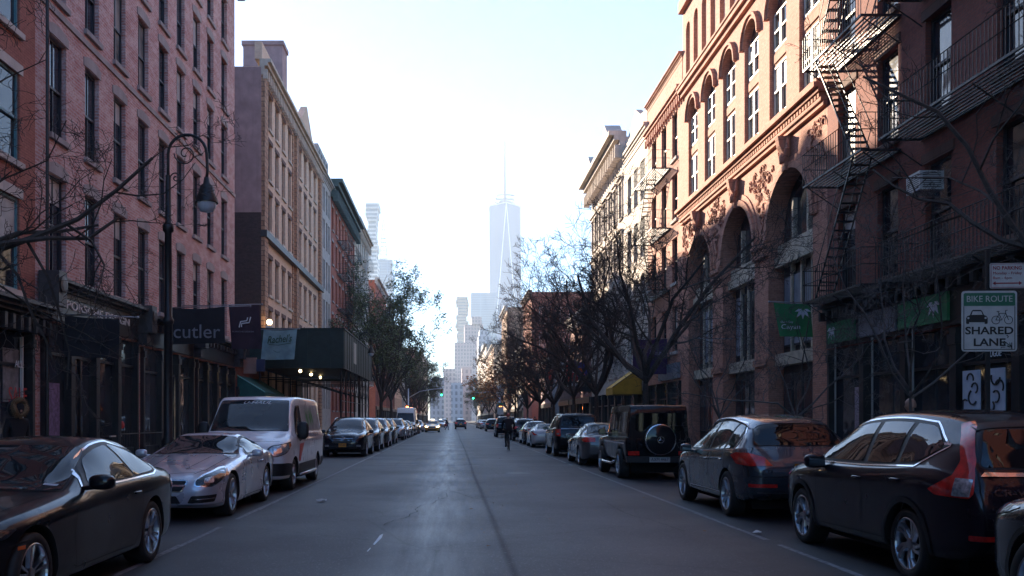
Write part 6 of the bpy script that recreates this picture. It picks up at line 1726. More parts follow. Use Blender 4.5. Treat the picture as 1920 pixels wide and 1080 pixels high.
far_block('R', FRX, 153, 185, 13.5, S_cream, "cream_shop_row", "low cream buildings between red corner building and narrow orange tower, far right side")
far_block('R', FRX - .8, 185, 206, 24.4, B_tanpier, "narrow_orange_building", "tall narrow orange brick building far down the right side")
far_block('R', FRX, 206, 250, 17.5, S_light, "pale_far_building", "pale building beyond the narrow orange one on the right", fh=3.8)
far_block('R', FRX, 262, 320, 23, B_tan, "tan_far_building", "tan building far down the right side, near the vanishing point", fh=4)
far_block('R', FRX, 320, 430, 28, S_white, "white_far_building", "white building farthest down the right side", fh=4.4, nwin=16)

# ---- street sheds and scaffolds
SH = thing("sidewalk_shed", "dark green plywood sidewalk shed on steel posts under the tan building", "sidewalk shed", (-11.4, 51.0, 0))
mb = MB()
mb.box(0, 5.3, 0, .06, 4.42, 6.6); mb.box(5.24, 5.3, .061, 17.5, 4.42, 6.6); mb.box(0, 5.3, 17.501, 17.56, 4.42, 6.6); mb.box(0, 5.239, .061, 17.5, 4.5, 4.6)
mb.build("plywood_parapet", M_shed, SH)
mb = MB()
for k in range(15): mb.box(5.301, 5.33, .3 + k*1.22, .36 + k*1.22, 4.44, 6.58)
for k in range(4): mb.box(.6 + k*1.3, .66 + k*1.3, -.03, -.001, 4.44, 6.58)
mb.box(-.02, 5.36, -.05, 17.62, 6.601, 6.68); mb.build("batten", M_shed, SH)
mb = MB(); mb.box(5.305, 5.325, 5.0, 6.4, 5.0, 6.3); mb.build("permit_board", mat("faded_permit", (.40, .42, .40), .7), SH)
for k in range(8):
    for x in (.5, 5.1):
        mb = MB(); mb.tube([(x, .3 + k*2.42, .12), (x, .3 + k*2.42, 4.45)], .05, 6); mb.build("steel_post", M_iron, SH)
mb = MB()
for k in range(7):
    y0_, y1_ = .3 + k*2.42, .3 + (k+1)*2.42
    mb.tube([(5.1, y0_, 2.6), (5.1, y1_, 4.4)], .025, 4); mb.tube([(5.1, y1_, 2.6), (5.1, y0_, 4.4)], .025, 4)
    mb.tube([(5.1, y0_, 2.6), (5.1, y1_, 2.6)], .03, 4); mb.tube([(.5, y0_, 3.9), (5.1, y0_, 3.9)], .04, 4); mb.tube([(.5, y0_, 4.4), (5.1, y0_, 3.0)], .025, 4)
mb.build("cross_brace", M_iron, SH)
for k in range(3):
    mb = MB(); mb.ball((2.6, 1.5 + k*4, 4.34), .09); mb.build("work_light", mlamp, SH)

# ------------------------------------------------------------------ skyline
def tower_mat(name, c1, c2, fh, rough=.25, metal=.3, vert=3.0):
    m, nt, p = nodes(name)
    uv, pos = walluv(nt)
    b = N(nt, "ShaderNodeTexBrick", Scale=1.0); b.offset = 0
    b.inputs["Brick Width"].default_value = vert; b.inputs["Row Height"].default_value = fh; b.inputs["Mortar Size"].default_value = fh*.22
    b.inputs["Color1"].default_value = (*c2, 1); b.inputs["Color2"].default_value = tuple(c*.75 for c in c2) + (1,); b.inputs["Mortar"].default_value = (*c1, 1)
    nt.links.new(uv, b.inputs["Vector"])
    nt.links.new(b.outputs[0], p.inputs["Base Color"]); p.inputs["Roughness"].default_value = rough; p.inputs["Metallic"].default_value = metal
    return m
TX, TY = (946 - HX) / FPX * 1760, 1760.0
wt = thing("supertall_tower", "tapering blue glass skyscraper with a tall spire above the end of the street", "skyscraper", (TX, TY, 0), R(3))
m_wt = tower_mat("blue_curtain_glass", (.06, .15, .32), (.03, .08, .20), 4.1, .6, .0, 1.6)
hb, z0_, z1_ = 30.5, 56.0, 415.0
b0 = [(-hb, -hb), (hb, -hb), (hb, hb), (-hb, hb)]
ht = hb; tp = [(0, -ht*1.0), (ht*1.0, 0), (0, ht*1.0), (-ht*1.0, 0)]
mb = MB(); B_ = [mb.vert((x, y, z0_)) for x, y in b0]; G_ = [mb.vert((x, y, 0)) for x, y in b0]
T_ = [mb.vert((x, y, z1_)) for x, y in tp]
for k in range(4):
    mb.face([G_[k], G_[(k+1) % 4], B_[(k+1) % 4], B_[k]])
    mb.face([B_[k], B_[(k+1) % 4], T_[k]])
    mb.face([B_[(k+1) % 4], T_[(k+1) % 4], T_[k]])
mb.face(T_)
mb.build("glass_shaft", m_wt, wt)
m_edge = mat("pale_steel_edge", (.7, .75, .8), .4, .3)
mb = MB()
for k in range(4):
    mb.tube([(*b0[k], z0_), (*tp[k], z1_)], 1.1, 4); mb.tube([(*b0[(k+1) % 4], z0_), (*tp[k], z1_)], 1.1, 4); mb.tube([(*tp[k], z1_), (*tp[(k+1) % 4], z1_)], 1.0, 4)
mb.build("edge_trim", m_edge, wt)
mb = MB(); f_ = lambda a, b, h: (a, b, h)
mb.lathe([(13, 415), (13, 423)], f_, 24); mb.lathe([(20, 423), (20, 426)], f_, 28); mb.lathe([(20, 431), (20, 434)], f_, 28)
for k in range(14):
    a = 2*math.pi*k/14; mb.tube([(20*math.cos(a), 20*math.sin(a), 415), (20*math.cos(a), 20*math.sin(a), 434)], .5, 4)
mb.build("roof_ring", mat("spire_steel", (.16, .18, .24), .5), wt)
mb = MB(); mb.tube([(0, 0, 415), (0, 0, 440), (0, 0, 462), (0, 0, 500), (0, 0, 541)], [4.2, 3.4, 2.6, 2.0, 1.0], 8)
for z in range(450, 535, 12): mb.tube([(0, 0, z), (0, 0, z + 1.5)], 2.6, 8)
mb.build("spire", mat("spire_steel", (.16, .18, .24), .5), wt)
def tower(name, label, px0, px1, D, h, m, depth=40, z=0, steps=()):
    x0, x1 = (px0 - HX)/FPX*D, (px1 - HX)/FPX*D
    t = thing(name, label, "skyscraper", ((x0+x1)/2, D, 0), 0, "towers on the skyline")
    w = (x1 - x0)/2
    b = MB(); b.box(-w, w, 0, depth, 0, h); b.build("shaft", m, t)
    for k, (a, c, z0, z1) in enumerate(steps):
        b = MB(); b.box(-w + 2*w*a, -w + 2*w*c, -2.5 if k % 2 else 1.5, depth*.8, z0, z1); b.build("setback", m, t)
    return t, w
m7 = tower_mat("pale_glass_block", (.10, .19, .28), (.05, .11, .18), 4.2, .15, .5, 50)
tower("glass_office_tower", "pale blue glass office block left of the spired skyscraper", 883, 931, 1600, 225, m7)
mpk = tower_mat("rosy_masonry_tower", (.50, .38, .38), (.32, .26, .28), 3.9, .8, 0, 3.2)
tower("masonry_tower", "rosy masonry tower with rows of windows at the end of the street", 852, 906, 980, 84, mpk, steps=((.35, 1, 84.01, 104), (.6, .95, 104.01, 112)))
mgr = tower_mat("grey_blue_masonry", (.36, .40, .48), (.20, .22, .27), 3.9, .7, 0, 3)
tower("grey_tower", "grey-blue block to the right of the rosy masonry tower", 897, 921, 700, 66, mgr, steps=((.1, .8, 66.01, 71),))
mcv = tower_mat("white_slab_tower", (.7, .68, .68), (.30, .33, .38), 4.6, .5, 0, 40)
cv, w_ = tower("slab_tower", "slim tower of staggered white floor slabs at the end of the street", 857, 876, 1250, 100, mcv)
rs = random.Random(2); z = 100.0
b = MB()
while z < 168:
    a, c = rs.uniform(-2.5, 1.5), rs.uniform(-1.5, 2.5); b.box(-w_ + a, w_ + c, rs.uniform(-2, 0), 30, z, z + 3.1); z += 4.2
b.build("floor_slab", S_white, cv); b = MB(); b.box(-w_ + 1, w_ - 1.5, 1, 29, 100.01, 168); b.build("core", mgr, cv)
ja, w_ = tower("stacked_box_tower", "pale blue tower of shifted stacked boxes above the left rooftops", 686, 709, 1000, 150, mcv)
z = 150.0
while z < 238:
    hh = rs.uniform(5, 9); a, c = rs.uniform(-1, 3), rs.uniform(-3, 1.5); b = MB(); b.box(-w_ + a, w_ + c, rs.uniform(-3, 1), 26, z + .01, z + hh); b.build("stacked_box", mcv, ja); z += hh
rl, w_ = tower("radio_tower_building", "pale building carrying a lattice radio mast above the left rooftops", 688, 736, 1400, 248, m7)
b = MB()
for k in range(4):
    sx, sy = (-1, 1)[k % 2], (-1, 1)[k // 2]
    b.tube([(6*sx + 5, 6*sy + 10, 248), (1*sx + 5, 1*sy + 10, 310)], .6, 4)
for k in range(9):
    z = 250 + k*6.5; q = 6 - 5*(z - 248)/62; b.box(5 - q, 5 + q, 10 - q, 10 + q, z, z + .8)
b.tube([(5, 10, 305), (5, 10, 322)], .4, 4); b.build("lattice_mast", m_edge, rl)
for k, (a, c, D, h, m, lb) in enumerate([(806, 832, 620, 30, mgr, "low grey block past the left trees at the end of the street"), (831, 853, 800, 46, mpk, "brownish block closing the left half of the street end"), (905, 935, 560, 48, mcv, "pale block with balconies right of the rosy masonry tower"), (846, 868, 560, 24, mgr, "small grey block at the vanishing point of the street"), (866, 884, 600, 36, mpk, "small brownish block just right of the vanishing point"), (925, 960, 520, 38, mgr, "bluish block behind the right-hand treetops")]):
    tower("distant_building", lb, a, c, D, h, m, 30)
# ------------------------------------------------------------------ trees
M_bark = mat("grey_brown_bark", (0.060, 0.050, 0.044), .9, var=.35, scale=14, bump=.5)
M_barkl = mat("pale_grey_bark", (0.10, 0.09, 0.085), .85, var=.3, scale=14, bump=.4)
def leafmat(name, c, var=.5):
    m, nt, p = nodes(name)
    pos = nt.nodes.new("ShaderNodeTexCoord").outputs["Object"]
    nt.links.new(ramp(nt, noise(nt, pos, 1.4, 4), [(.3, tuple(x*(1-var) for x in c)), (.7, tuple(x*(1+var) for x in c))]), p.inputs["Base Color"])
    p.inputs["Roughness"].default_value = .6
    p.inputs["Transmission Weight"].default_value = 0.0
    return m
M_leaf = leafmat("olive_leaf", (.10, .125, .035)); M_leaf_o = leafmat("rusty_leaf", (.34, .13, .03))
TW = [.0035]
def branch(mb, r_, p, d, L_, rad, lvl, maxl, tips, spread=.75, up=.10, wob=.22, kids=(4, 6), n=4, lean=None):
    pts, rads = [Vector(p)], [rad]
    segs = 6 if lvl < 2 else 4
    d = Vector(d).normalized(); q = Vector(p)
    for k in range(segs):
        w = Vector((r_.gauss(0, 1), r_.gauss(0, 1), r_.gauss(0, 1))) * wob
        d = (d + w * .55 + Vector((0, 0, up))).normalized()
        if lean: d = (d + lean * .06).normalized()
        q = q + d * (L_ / segs)
        pts.append(q.copy()); rads.append(max(TW[0], rad * (1 - .62 * (k+1) / segs)))
    mb.tube(pts, rads, 7 if lvl == 0 else (5 if lvl == 1 else 3), cap=False)
    if lvl >= maxl:
        tips.append((q, d)); tips.append((pts[segs//2], d)); return
    m = r_.randint(*kids)
    for k in range(m):
        t = .25 + .75 * (k + r_.random()) / m
        i = min(segs - 1, int(t * segs)); f = t * segs - i
        o = pts[i].lerp(pts[i+1], f)
        dd = (pts[i+1] - pts[i]).normalized()
        s_ = dd.orthogonal().normalized(); s_.rotate(Matrix.Rotation(r_.uniform(0, 6.283), 3, dd))
        nd = (dd * r_.uniform(.35, .9) + s_ * spread * r_.uniform(.7, 1.3)).normalized()
        branch(mb, r_, o, nd, L_ * r_.uniform(.42, .68) * (1 - .25*t), max(TW[0]*1.2, rads[i] * r_.uniform(.42, .62)), lvl + 1, maxl, tips, spread, up, wob * 1.12, kids, n, lean)
def tree(name, label, x, y, h, trunk_h, rad, seed, maxl=4, limbs=5, spreadL=.5, leaf=None, leafn=0, leafs=.12, bark=None, lean=None, group="bare street trees", wob=.22, up=.10, cat="tree", kids=(4, 6), limb_dirs=None, z0=.13, twig=.0035):
    TW[0] = twig
    r_ = random.Random(seed)
    t = thing(name, label, cat, (x, y, z0), 0, group)
    tr = MB(); pts = [Vector((0, 0, 0))]; q = Vector((0, 0, 0))
    for k in range(6):
        q = q + Vector((r_.gauss(0, .05), r_.gauss(0, .05), 1)) * (trunk_h / 6); 
        if lean: q += lean * .03 * trunk_h
        pts.append(q.copy())
    tr.tube(pts, [rad * (1.35 if k == 0 else 1 - .08*k) for k in range(7)], 10)
    tr.build("trunk", bark or M_bark, t, True)
    cr = MB(); tips = []
    for k in range(limbs):
        a = 2*math.pi*k/limbs + r_.uniform(-.4, .4)
        if limb_dirs: d, Lk = Vector(limb_dirs[k][:3]), limb_dirs[k][3]
        else:
            e = r_.uniform(.55, 1.25); d = Vector((math.cos(a)*spreadL*1.4, math.sin(a)*spreadL*1.4, e)); Lk = (h - trunk_h) * r_.uniform(.75, 1.0)
        branch(cr, r_, pts[-1] - Vector((0, 0, r_.uniform(0, .25*trunk_h*.3))), d, Lk, rad * r_.uniform(.5, .68), 1, maxl, tips, up=up, lean=lean, kids=kids, wob=wob)
    cr.build("branches", bark or M_bark, t, False)
    if leaf:
        lf = MB()
        for k in range(leafn):
            p_, d_ = tips[r_.randrange(len(tips))]
            c = p_ + Vector((r_.gauss(0, .22), r_.gauss(0, .22), r_.gauss(0, .2)))
            u = Vector((r_.gauss(0, 1), r_.gauss(0, 1), r_.gauss(0, .6))).normalized(); v = u.orthogonal().normalized()
            s_ = leafs * r_.uniform(.6, 1.3)
            lf.poly([c - u*s_, c + v*s_*.55, c + u*s_, c - v*s_*.55])
        lf.build("foliage", leaf, t)
    return t
GT = "street trees"
# left foreground: limbs reach over the pavement from outside the frame
tree("bare_tree", "bare tree outside the left edge whose crooked limbs cross the upper left", -7.3, 11.6, 8, 3.3, .09, 11, 5, 5, bark=M_bark, group=GT, up=.02, kids=(3, 5), wob=.42,
     limb_dirs=[(1.0, .35, .34, 3.9), (.85, -.1, .75, 3.8), (.4, 1.0, .8, 3.4), (-.4, -.5, 1, 3.0), (1.0, .75, .5, 3.2)])
# right foreground
tree("bare_tree", "bare tree beyond the right edge whose limbs arch over the upper right", 8.6, 13.2, 9, 3.9, .075, 24, 5, 5, group=GT, up=.05, kids=(3, 5), wob=.4,
     limb_dirs=[(-1.0, .5, 1.0, 4.4), (-.7, 1.0, .75, 3.8), (-.2, .3, 1, 4.0), (.4, -.5, 1, 3.2), (-.5, -.4, 1, 3.5)])
tree("young_bare_tree", "young pale-barked bare tree in front of the dark shop under the fire escape", 7.55, 14.9, 5.2, 1.9, .038, 31, 5, 6, bark=M_barkl, group=GT, spreadL=.5, kids=(3, 5), wob=.4, twig=.0028)
tree("young_bare_tree", "thin twiggy bare tree in front of the nearest terracotta arch, under the green banner", 7.7, 20.3, 4.6, 1.5, .036, 37, 5, 6, bark=M_barkl, group=GT, spreadL=.5, kids=(3, 5), wob=.4)
tree("young_bare_tree", "thin bare tree behind the boxy off-roader, before the second arch", 7.8, 26.4, 4.6, 1.5, .036, 41, 5, 6, bark=M_barkl, group=GT, spreadL=.5, kids=(3, 5), wob=.4)
t1 = tree("bare_tree", "dense dark bare tree with the thick trunk right of the yellow awning", 7.1, 33.6, 9.4, 3.0, .17, 52, 5, 8, group=GT, spreadL=.62, kids=(4, 6), twig=.007, wob=.3, lean=Vector((-.3, .1, 0)))
t2 = tree("bare_tree", "dense dark bare tree just left of the yellow awning, leaning over the street", 7.0, 43.6, 9.3, 2.8, .16, 63, 5, 8, group=GT, spreadL=.62, kids=(4, 6), twig=.008, wob=.3, lean=Vector((-.35, 0, 0)))
t1.rotation_euler.z = 2.5
def copy_tree_at(src, x, y, rz, sc, label):
    c = dup(src, (x, y, .13), rz, label, GT); c.scale = (sc, sc, sc); return c
copy_tree_at(t1, 7.0, 52.5, 2.1, .95, "bare dark tree in front of the pale plastered building")
copy_tree_at(t2, 6.9, 61.0, .35, .92, "bare dark tree whose limbs stretch over the street beside the red sign board")
copy_tree_at(t1, 6.9, 72.0, 3.9, .95, "bare tree before the ornate white building's far end")
copy_tree_at(t2, 7.0, 84.0, 5.4, .9, "bare tree before the low brick building on the right")
M_leafdk = leafmat("sparse_olive_leaf", (.085, .10, .035))
t3 = tree("leafy_tree", "tallest leafy tree on the left, half bare, just past the sidewalk shed", -7.9, 99.0, 16.0, 4.6, .27, 71, 5, 8, leaf=M_leafdk, leafn=9000, leafs=.13, group=GT, spreadL=.40, kids=(3, 5), twig=.013)
t4 = tree("leafy_tree", "leafy tree right behind the tallest one on the left", -7.8, 116.0, 13.0, 4.0, .24, 77, 5, 7, leaf=M_leafdk, leafn=6000, leafs=.13, group=GT, spreadL=.45, kids=(3, 5), twig=.013)
copy_tree_at(t4, -6.8, 88.0, 2.2, .82, "smaller leafy tree in front of the red building with fire escapes")
copy_tree_at(t3, -6.9, 141.0, 1.2, .72, "leafy tree on the left beyond the cross street")
copy_tree_at(t4, -6.9, 160.0, 4.0, .82, "leafy tree in front of the dark brick building far left")
copy_tree_at(t3, -6.7, 182.0, 5.0, .62, "leafy tree before the tan far building on the left")
copy_tree_at(t4, -6.6, 205.0, .6, .75, "leafy tree near the pale far building on the left")
copy_tree_at(t3, -6.6, 240.0, 3.0, .58, "leafy tree nearest the vanishing point on the left")
t5 = tree("autumn_tree", "small tree with rusty orange autumn leaves beside the pink corner building", 6.9, 96.0, 7.4, 2.4, .12, 83, 4, 6, leaf=M_leaf_o, leafn=1900, leafs=.14, group=GT, spreadL=.5, kids=(3, 5))
copy_tree_at(t5, 7.0, 112.0, 2.0, 1.05, "rusty-leaved tree before the low pink corner building's far end")
copy_tree_at(t5, 7.0, 146.0, 4.0, 1.0, "rusty-leaved tree past the cross street on the right")
copy_tree_at(t4, 7.0, 172.0, 1.0, .68, "leafy tree before the cream shop row on the right")
copy_tree_at(t4, 7.0, 214.0, 3.0, .7, "leafy tree before the pale far building on the right")
copy_tree_at(t3, 6.8, 250.0, 2.0, .52, "leafy tree nearest the vanishing point on the right")

# ------------------------------------------------------------------ street lamp with crook
def lamp_post(x, y, label, arm=1):
    t = thing("street_lamp", label, "street lamp", (x, y, .13), 0, "crook street lamps")
    mb = MB(); f_ = lambda a, b, h: (a, b, h)
    mb.lathe([(.0, 0), (.24, 0), (.24, .12), (.20, .16), (.19, .5), (.16, .62), (.13, .9), (.15, .95), (.095, 1.05), (.085, 3.4), (.11, 3.42), (.11, 3.5), (.08, 3.55), (.07, 5.3), (.11, 5.34), (.12, 5.45), (.065, 5.52), (.055, 6.5)], f_, 14)
    mb.build("pole", M_iron, t, True)
    mb = MB()
    top = [(0, 0, 6.5)]
    cx, cz, r0 = arm*.40, 6.95, .40
    pts = [(0, 0, 6.3), (0, 0, 6.7)] + [(cx - arm*r0*math.cos(a), 0, cz + r0*1.0*math.sin(a)) for a in np.linspace(0, math.pi, 12)] + [(arm*.82, 0, 6.6), (arm*.80, 0, 6.45)]
    mb.tube(pts, .032, 7)
    for c0, c1, rr, sg in ((.36, 6.95, .24, 1), (.16, 6.45, .12, -1)):
        mb.tube([(arm*c0 + rr*k*math.cos(a)*arm, 0, c1 + rr*k*math.sin(a)*sg) for a, k in zip(np.linspace(3.1, 11.5, 24), np.linspace(1, .15, 24))], .014, 5)
    mb.build("crook_arm", M_iron, t, True)
    mb = MB(); mb.lathe([(.0, 6.48), (.05, 6.46), (.07, 6.33), (.13, 6.28), (.17, 6.12), (.235, 5.98), (.24, 5.93)], lambda a, b, h: (arm*.80 + a, b, h), 18); lh = mb.build("lamp_head", M_iron, t, True)
    mb = MB(); mb.lathe([(.20, 5.93), (.19, 5.84), (.13, 5.75), (.0, 5.72)], lambda a, b, h: (arm*.80 + a, b, h), 18); mb.build("glass_bowl", mat("frosted_lamp_glass", (.55, .60, .66), .15, var=.2, coat=1), t, True)
    return t
lamp1 = lamp_post(-5.92, 18.9, "black crook-armed street lamp in front of the worn pink brick building")
dup(lamp1, (-6.35, 62, .13), 0, "crook street lamp beside the sidewalk shed"); dup(lamp1, (6.75, 97, .13), PI, "crook street lamp carrying the green street sign on the right")

# ------------------------------------------------------------------ near sign post
sp = thing("sign_post", "grey metal sign post by the right kerb holding two traffic signs", "sign post", (6.42, 10.86, .13))
mb = MB(); mb.box(-.025, .025, 0, .03, 0, 3.45); mb.build("post", M_iron, sp)
def rounded_plate(w, h, r_=.04, t=.006):
    pts = round_poly([(-w/2, -h/2, 0), (w/2, -h/2, 0), (w/2, h/2, 0), (-w/2, h/2, 0)], r_, 5)
    b = MB(); b.prism([(p[0], p[1]) for p in pts], lambda a, c, q: (a, q, c), 0, t); return b
M_sg, M_sw, M_sk, M_sr = mat("traffic_green", (.03, .16, .09), .4, var=.1), mat("reflective_white", (.52, .52, .50), .45, var=.12, scale=8), mat("sign_black", (.015, .015, .015), .5), mat("sign_red", (.30, .015, .03), .45, var=.1)
bs = thing("bike_route_sign", "green and white bike route shared lane sign with car and bicycle symbols", "road sign", (6.42, 10.85, 2.36), R(-3))
rounded_plate(.645, .725, .045).build("plate", M_sw, bs, loc=(0, -.012, .3625))
b = MB(); b.prism([(p[0], p[1]) for p in round_poly([(-.622, 0, 0), (-.622, 0, 0)], .01)] if False else [(-.30, .545), (.30, .545), (.30, .685), (.285, .70), (-.285, .70), (-.30, .685)], lambda a, c, q: (a, q, c), -.0145, -.0125); b.build("green_band", M_sg, bs)
b = MB()
for (a0, a1, c0, c1) in ((-.30, .30, .020, .028), (-.30, -.292, .028, .54), (.292, .30, .028, .54)): b.box(a0, a1, -.0142, -.0122, c0, c1)
b.build("border_line", M_sk, bs)
text("BIKE ROUTE", .105, M_sw, bs, (0, -.016, .625), FACECAM, ext=.001, width=.53)
text("SHARED", .125, M_sk, bs, (0, -.014, .245), FACECAM, ext=.001, width=.56, off=.003); text("LANE", .125, M_sk, bs, (0, -.014, .105), FACECAM, ext=.001, width=.37, off=.003)
b = MB(); carp = [(-.27, .345), (-.27, .40), (-.255, .425), (-.225, .435), (-.205, .485), (-.19, .497), (-.10, .497), (-.085, .485), (-.062, .435), (-.035, .425), (-.02, .40), (-.02, .345), (-.025, .33), (-.055, .33), (-.055, .35), (-.235, .35), (-.235, .33), (-.265, .33)]
b.prism(carp, lambda a, c, q: (a, q, c), -.0150, -.0128); b.build("car_symbol", M_sk, bs)
b = MB(); b.prism([(-.208, .438), (-.193, .480), (-.097, .480), (-.08, .438)], lambda a, c, q: (a, q, c), -.0165, -.0152)
for a_ in (-.245, -.045): b.prism([(a_ + .013*math.cos(q), .40 + .013*math.sin(q)) for q in np.linspace(0, 6.28, 10)[:-1]], lambda a, c, q: (a, q, c), -.0165, -.0152)
b.build("symbol_gap", M_sw, bs)
b = MB(); W1, W2, rw = (.075, .375), (.222, .375), .047
for c_ in (W1, W2): b.tube([(c_[0] + rw*math.cos(a), -.014, c_[1] + rw*math.sin(a)) for a in np.linspace(0, 6.283, 22)], .004, 5)
for q in ([W1, (.115, .455), (.19, .455), W2], [(.10, .475), (.145, .375), (.19, .455)], [W1, (.145, .375)], [(.085, .478), (.118, .478)], [(.19, .455), (.187, .488), (.21, .492)]): b.tube([(a, -.014, c) for a, c in q], .0042, 5)
b.build("bicycle_symbol", M_sk, bs)
b = MB()
rs = random.Random(9)
for k in range(9):
    x, z = .16 + rs.uniform(0, .10), .05 + rs.uniform(0, .12); b.tube([(x, -.0155, z), (x + rs.uniform(-.05, .05), -.0155, z + rs.uniform(-.05, .04)), (x + rs.uniform(-.05, .05), -.0155, z + rs.uniform(-.02, .05))], .005, 4)
b.build("graffiti_sticker", M_sk, bs)
np_ = thing("no_parking_sign", "white no parking sign with red lettering and arrow, above the bike route sign", "road sign", (6.66, 10.84, 3.12), R(-4))
rounded_plate(.46, .30, .02).build("plate", M_sw, np_, loc=(0, -.012, .145)); 
b = MB()
for (a0, a1, c0, c1) in ((-.22, .22, .003, .009), (-.22, .22, .281, .287), (-.22, -.214, .009, .281), (.214, .22, .009, .281)): b.box(a0, a1, -.0142, -.0122, c0, c1)
b.build("border_line", M_sr, np_)
text("NO PARKING", .062, M_sr, np_, (-.03, -.014, .235), FACECAM, ext=.001, width=.33, off=.001)
text("Monday - Friday", .047, M_sr, np_, (-.03, -.014, .175), FACECAM, ext=.001, width=.33); text("8am - 6pm", .047, M_sr, np_, (-.085, -.014, .118), FACECAM, ext=.001, width=.22)
b = MB(); b.prism([(-.20, .055), (-.165, .078), (-.165, .062), (.105, .062), (.105, .078), (.14, .055), (.105, .032), (.105, .048), (-.165, .048), (-.165, .032)], lambda a, c, q: (a, q, c), -.0142, -.0124); b.build("arrow", M_sr, np_)

# ------------------------------------------------------------------ flags and banners
def cloth(w, h, m, seed, amp=.05, skew=0.0, n=18, taper=0.0):
    r_ = random.Random(seed); ph = r_.uniform(0, 6); mb = MB(); ids = []
    for j in range(n + 1):
        rowi = []
        for i in range(n + 1):
            u, v = i/n, j/n
            y = amp * (math.sin(u*7 + ph + v*2.2) * (.25 + v) + .4*math.sin(u*15 + v*3 + ph*2) * v)
            x = u*w + skew*v*w + taper*v*w*(.5 - u); z = -v*h - .03*w*math.sin(u*math.pi)*(1 - v)
            rowi.append(mb.vert((x, y, z)))
        ids.append(rowi)
    for j in range(n):
        for i in range(n): mb.face([ids[j][i], ids[j+1][i], ids[j+1][i+1], ids[j][i+1]])
    return mb
M_wpole = mat("grey_flag_pole", (.28, .28, .30), .4, .5)
def banner(name, label, X, y, z, w, h, m, side, pole_r=.02, pole_ext=.12, seed=1, skew=0, amp=.05, up=.10, cat="flag", taper=0, gap=0.0):
    """hangs from a pole that leaves the facade at X; X grows away from the wall"""
    t = thing(name, label, cat, (X, y, z), 0, "shop flags")
    s_ = 1 if side == 'L' else -1
    mb = MB(); mb.tube([(0, .05, -.02), (s_*(w + gap + pole_ext), .05, up)], pole_r, 7); mb.ball((s_*(w + gap + pole_ext), .05, up), .045); mb.build("pole", M_wpole, t, True)
    c = cloth(w, h, m, seed, amp, skew, taper=taper)
    x0 = gap if side == 'L' else -(w + gap)
    c.v = [(a + x0, b_, c_ + up * (abs(a + x0)/(w + gap)) - .03) for a, b_, c_ in c.v]
    o = c.build("cloth", m, t, True)
    return t, x0
M_fk = mat("black_flag_cloth", (.016, .014, .018), .8, var=.2); M_fm = mat("maroon_black_flag_cloth", (.045, .022, .035), .8, var=.2); M_ft = mat("pale_teal_flag_cloth", (.22, .36, .38), .8, var=.25, scale=2)
M_gl = mat("grey_print", (.22, .22, .25), .7)
t, x0 = banner("shop_flag", "plain black flag hanging before the long white sign lettering", -11.4, 25.6, 4.55, 1.55, 1.15, M_fk, 'L', seed=3, pole_ext=.5, up=-.12, gap=.45)
text("ARY", .34, mat("faint_print", (.035, .035, .04), .8), t, (x0 + .8, -.10, -.75), FACECAM, width=1.0)
t, x0 = banner("shop_flag", "wide charcoal flag with the grey word cutler behind the street lamp", -11.4, 36.0, 6.0, 2.15, 1.45, M_fk, 'L', seed=5, pole_ext=1.0, up=.05, gap=.22, amp=.035)
text("cutler", .78, M_gl, t, (x0 + 1.05, -.10, -1.0), FACECAM, width=1.85)
t, x0 = banner("shop_flag", "tall maroon-black flag with a white angular P emblem", -11.4, 38.2, 6.35, 1.28, 1.85, M_fm, 'L', seed=8, up=.05, gap=1.98, amp=.03, skew=.10)
b = MB()
for q in (((-.26, -.22), (-.20, .02), (.06, .06), (.10, .20)), ((-.16, -.20), (-.16, -.06), (.16, -.02), (.22, .22))): b.tube([(a + x0 + .72, -.075, c - .72) for a, c in q], .028, 5)
b.build("emblem", M_white, t)
text("PORSCHE DESIGN", .09, M_gl, t, (x0 + .62, -.075, -1.12), FACECAM, width=.9)
t, x0 = banner("shop_flag", "pale teal flag with a dark green script name, in front of the sidewalk shed", -11.2, 48.8, 6.38, 1.8, 1.62, M_ft, 'L', seed=12, up=.04, gap=1.05, amp=.07, skew=-.08)
M_scr = mat("dark_green_script", (.03, .09, .05), .8)
text("Rachel's", .55, M_scr, t, (x0 + .85, -.16, -.55), (R(90), R(-5), 0), width=1.35, shear=.4, off=.006)
b = MB(); b.tube([(x0 + .3, -.15, -.82), (x0 + .8, -.15, -.86), (x0 + 1.5, -.15, -.74)], .018, 4); b.tube([(x0 + .55, -.15, -1.15), (x0 + .75, -.15, -1.24), (x0 + .9, -.15, -1.22)], .014, 4); b.build("script_flourish", M_scr, t)
M_fg = mat("green_banner_cloth", (.035, .20, .07), .7, var=.25, scale=1.5); M_fp = mat("purple_banner_cloth", (.05, .022, .09), .8, var=.2)
t, x0 = banner("shop_banner", "green banner with white leaf emblem before the nearest terracotta arch", FRX - .05, 30.0, 5.42, 1.22, 1.12, M_fg, 'R', seed=14, amp=.02, up=.02, gap=.10, skew=.12, taper=.1)
leaves(t, M_pale, (x0 + .95, -.06, -.22), (1, 0, 0), (0, 0, 1), .36)
text("Oasis Day", .10, M_pale, t, (x0 + .42, -.06, -.66), FACECAM); text("Cayan", .22, M_pale, t, (x0 + .55, -.06, -.82), FACECAM, width=.62)
mb = MB(); mb.tube([(0, 0, 0), (-1.45, 0, .02)], .025, 7); mb.ball((-1.45, 0, .02), .05)
o = thing("flag_pole", "empty pale flag pole sticking out between the terracotta arches", "flag pole", (FRX - .02, 38.7, 4.98), 0); mb.build("pole", M_wpole, o)
t, x0 = banner("shop_banner", "dark purple banner with pale script over the yellow awning", FRX - .05, 50.0, 6.0, 1.9, 1.95, M_fp, 'R', seed=16, amp=.04, up=.02, gap=.1)
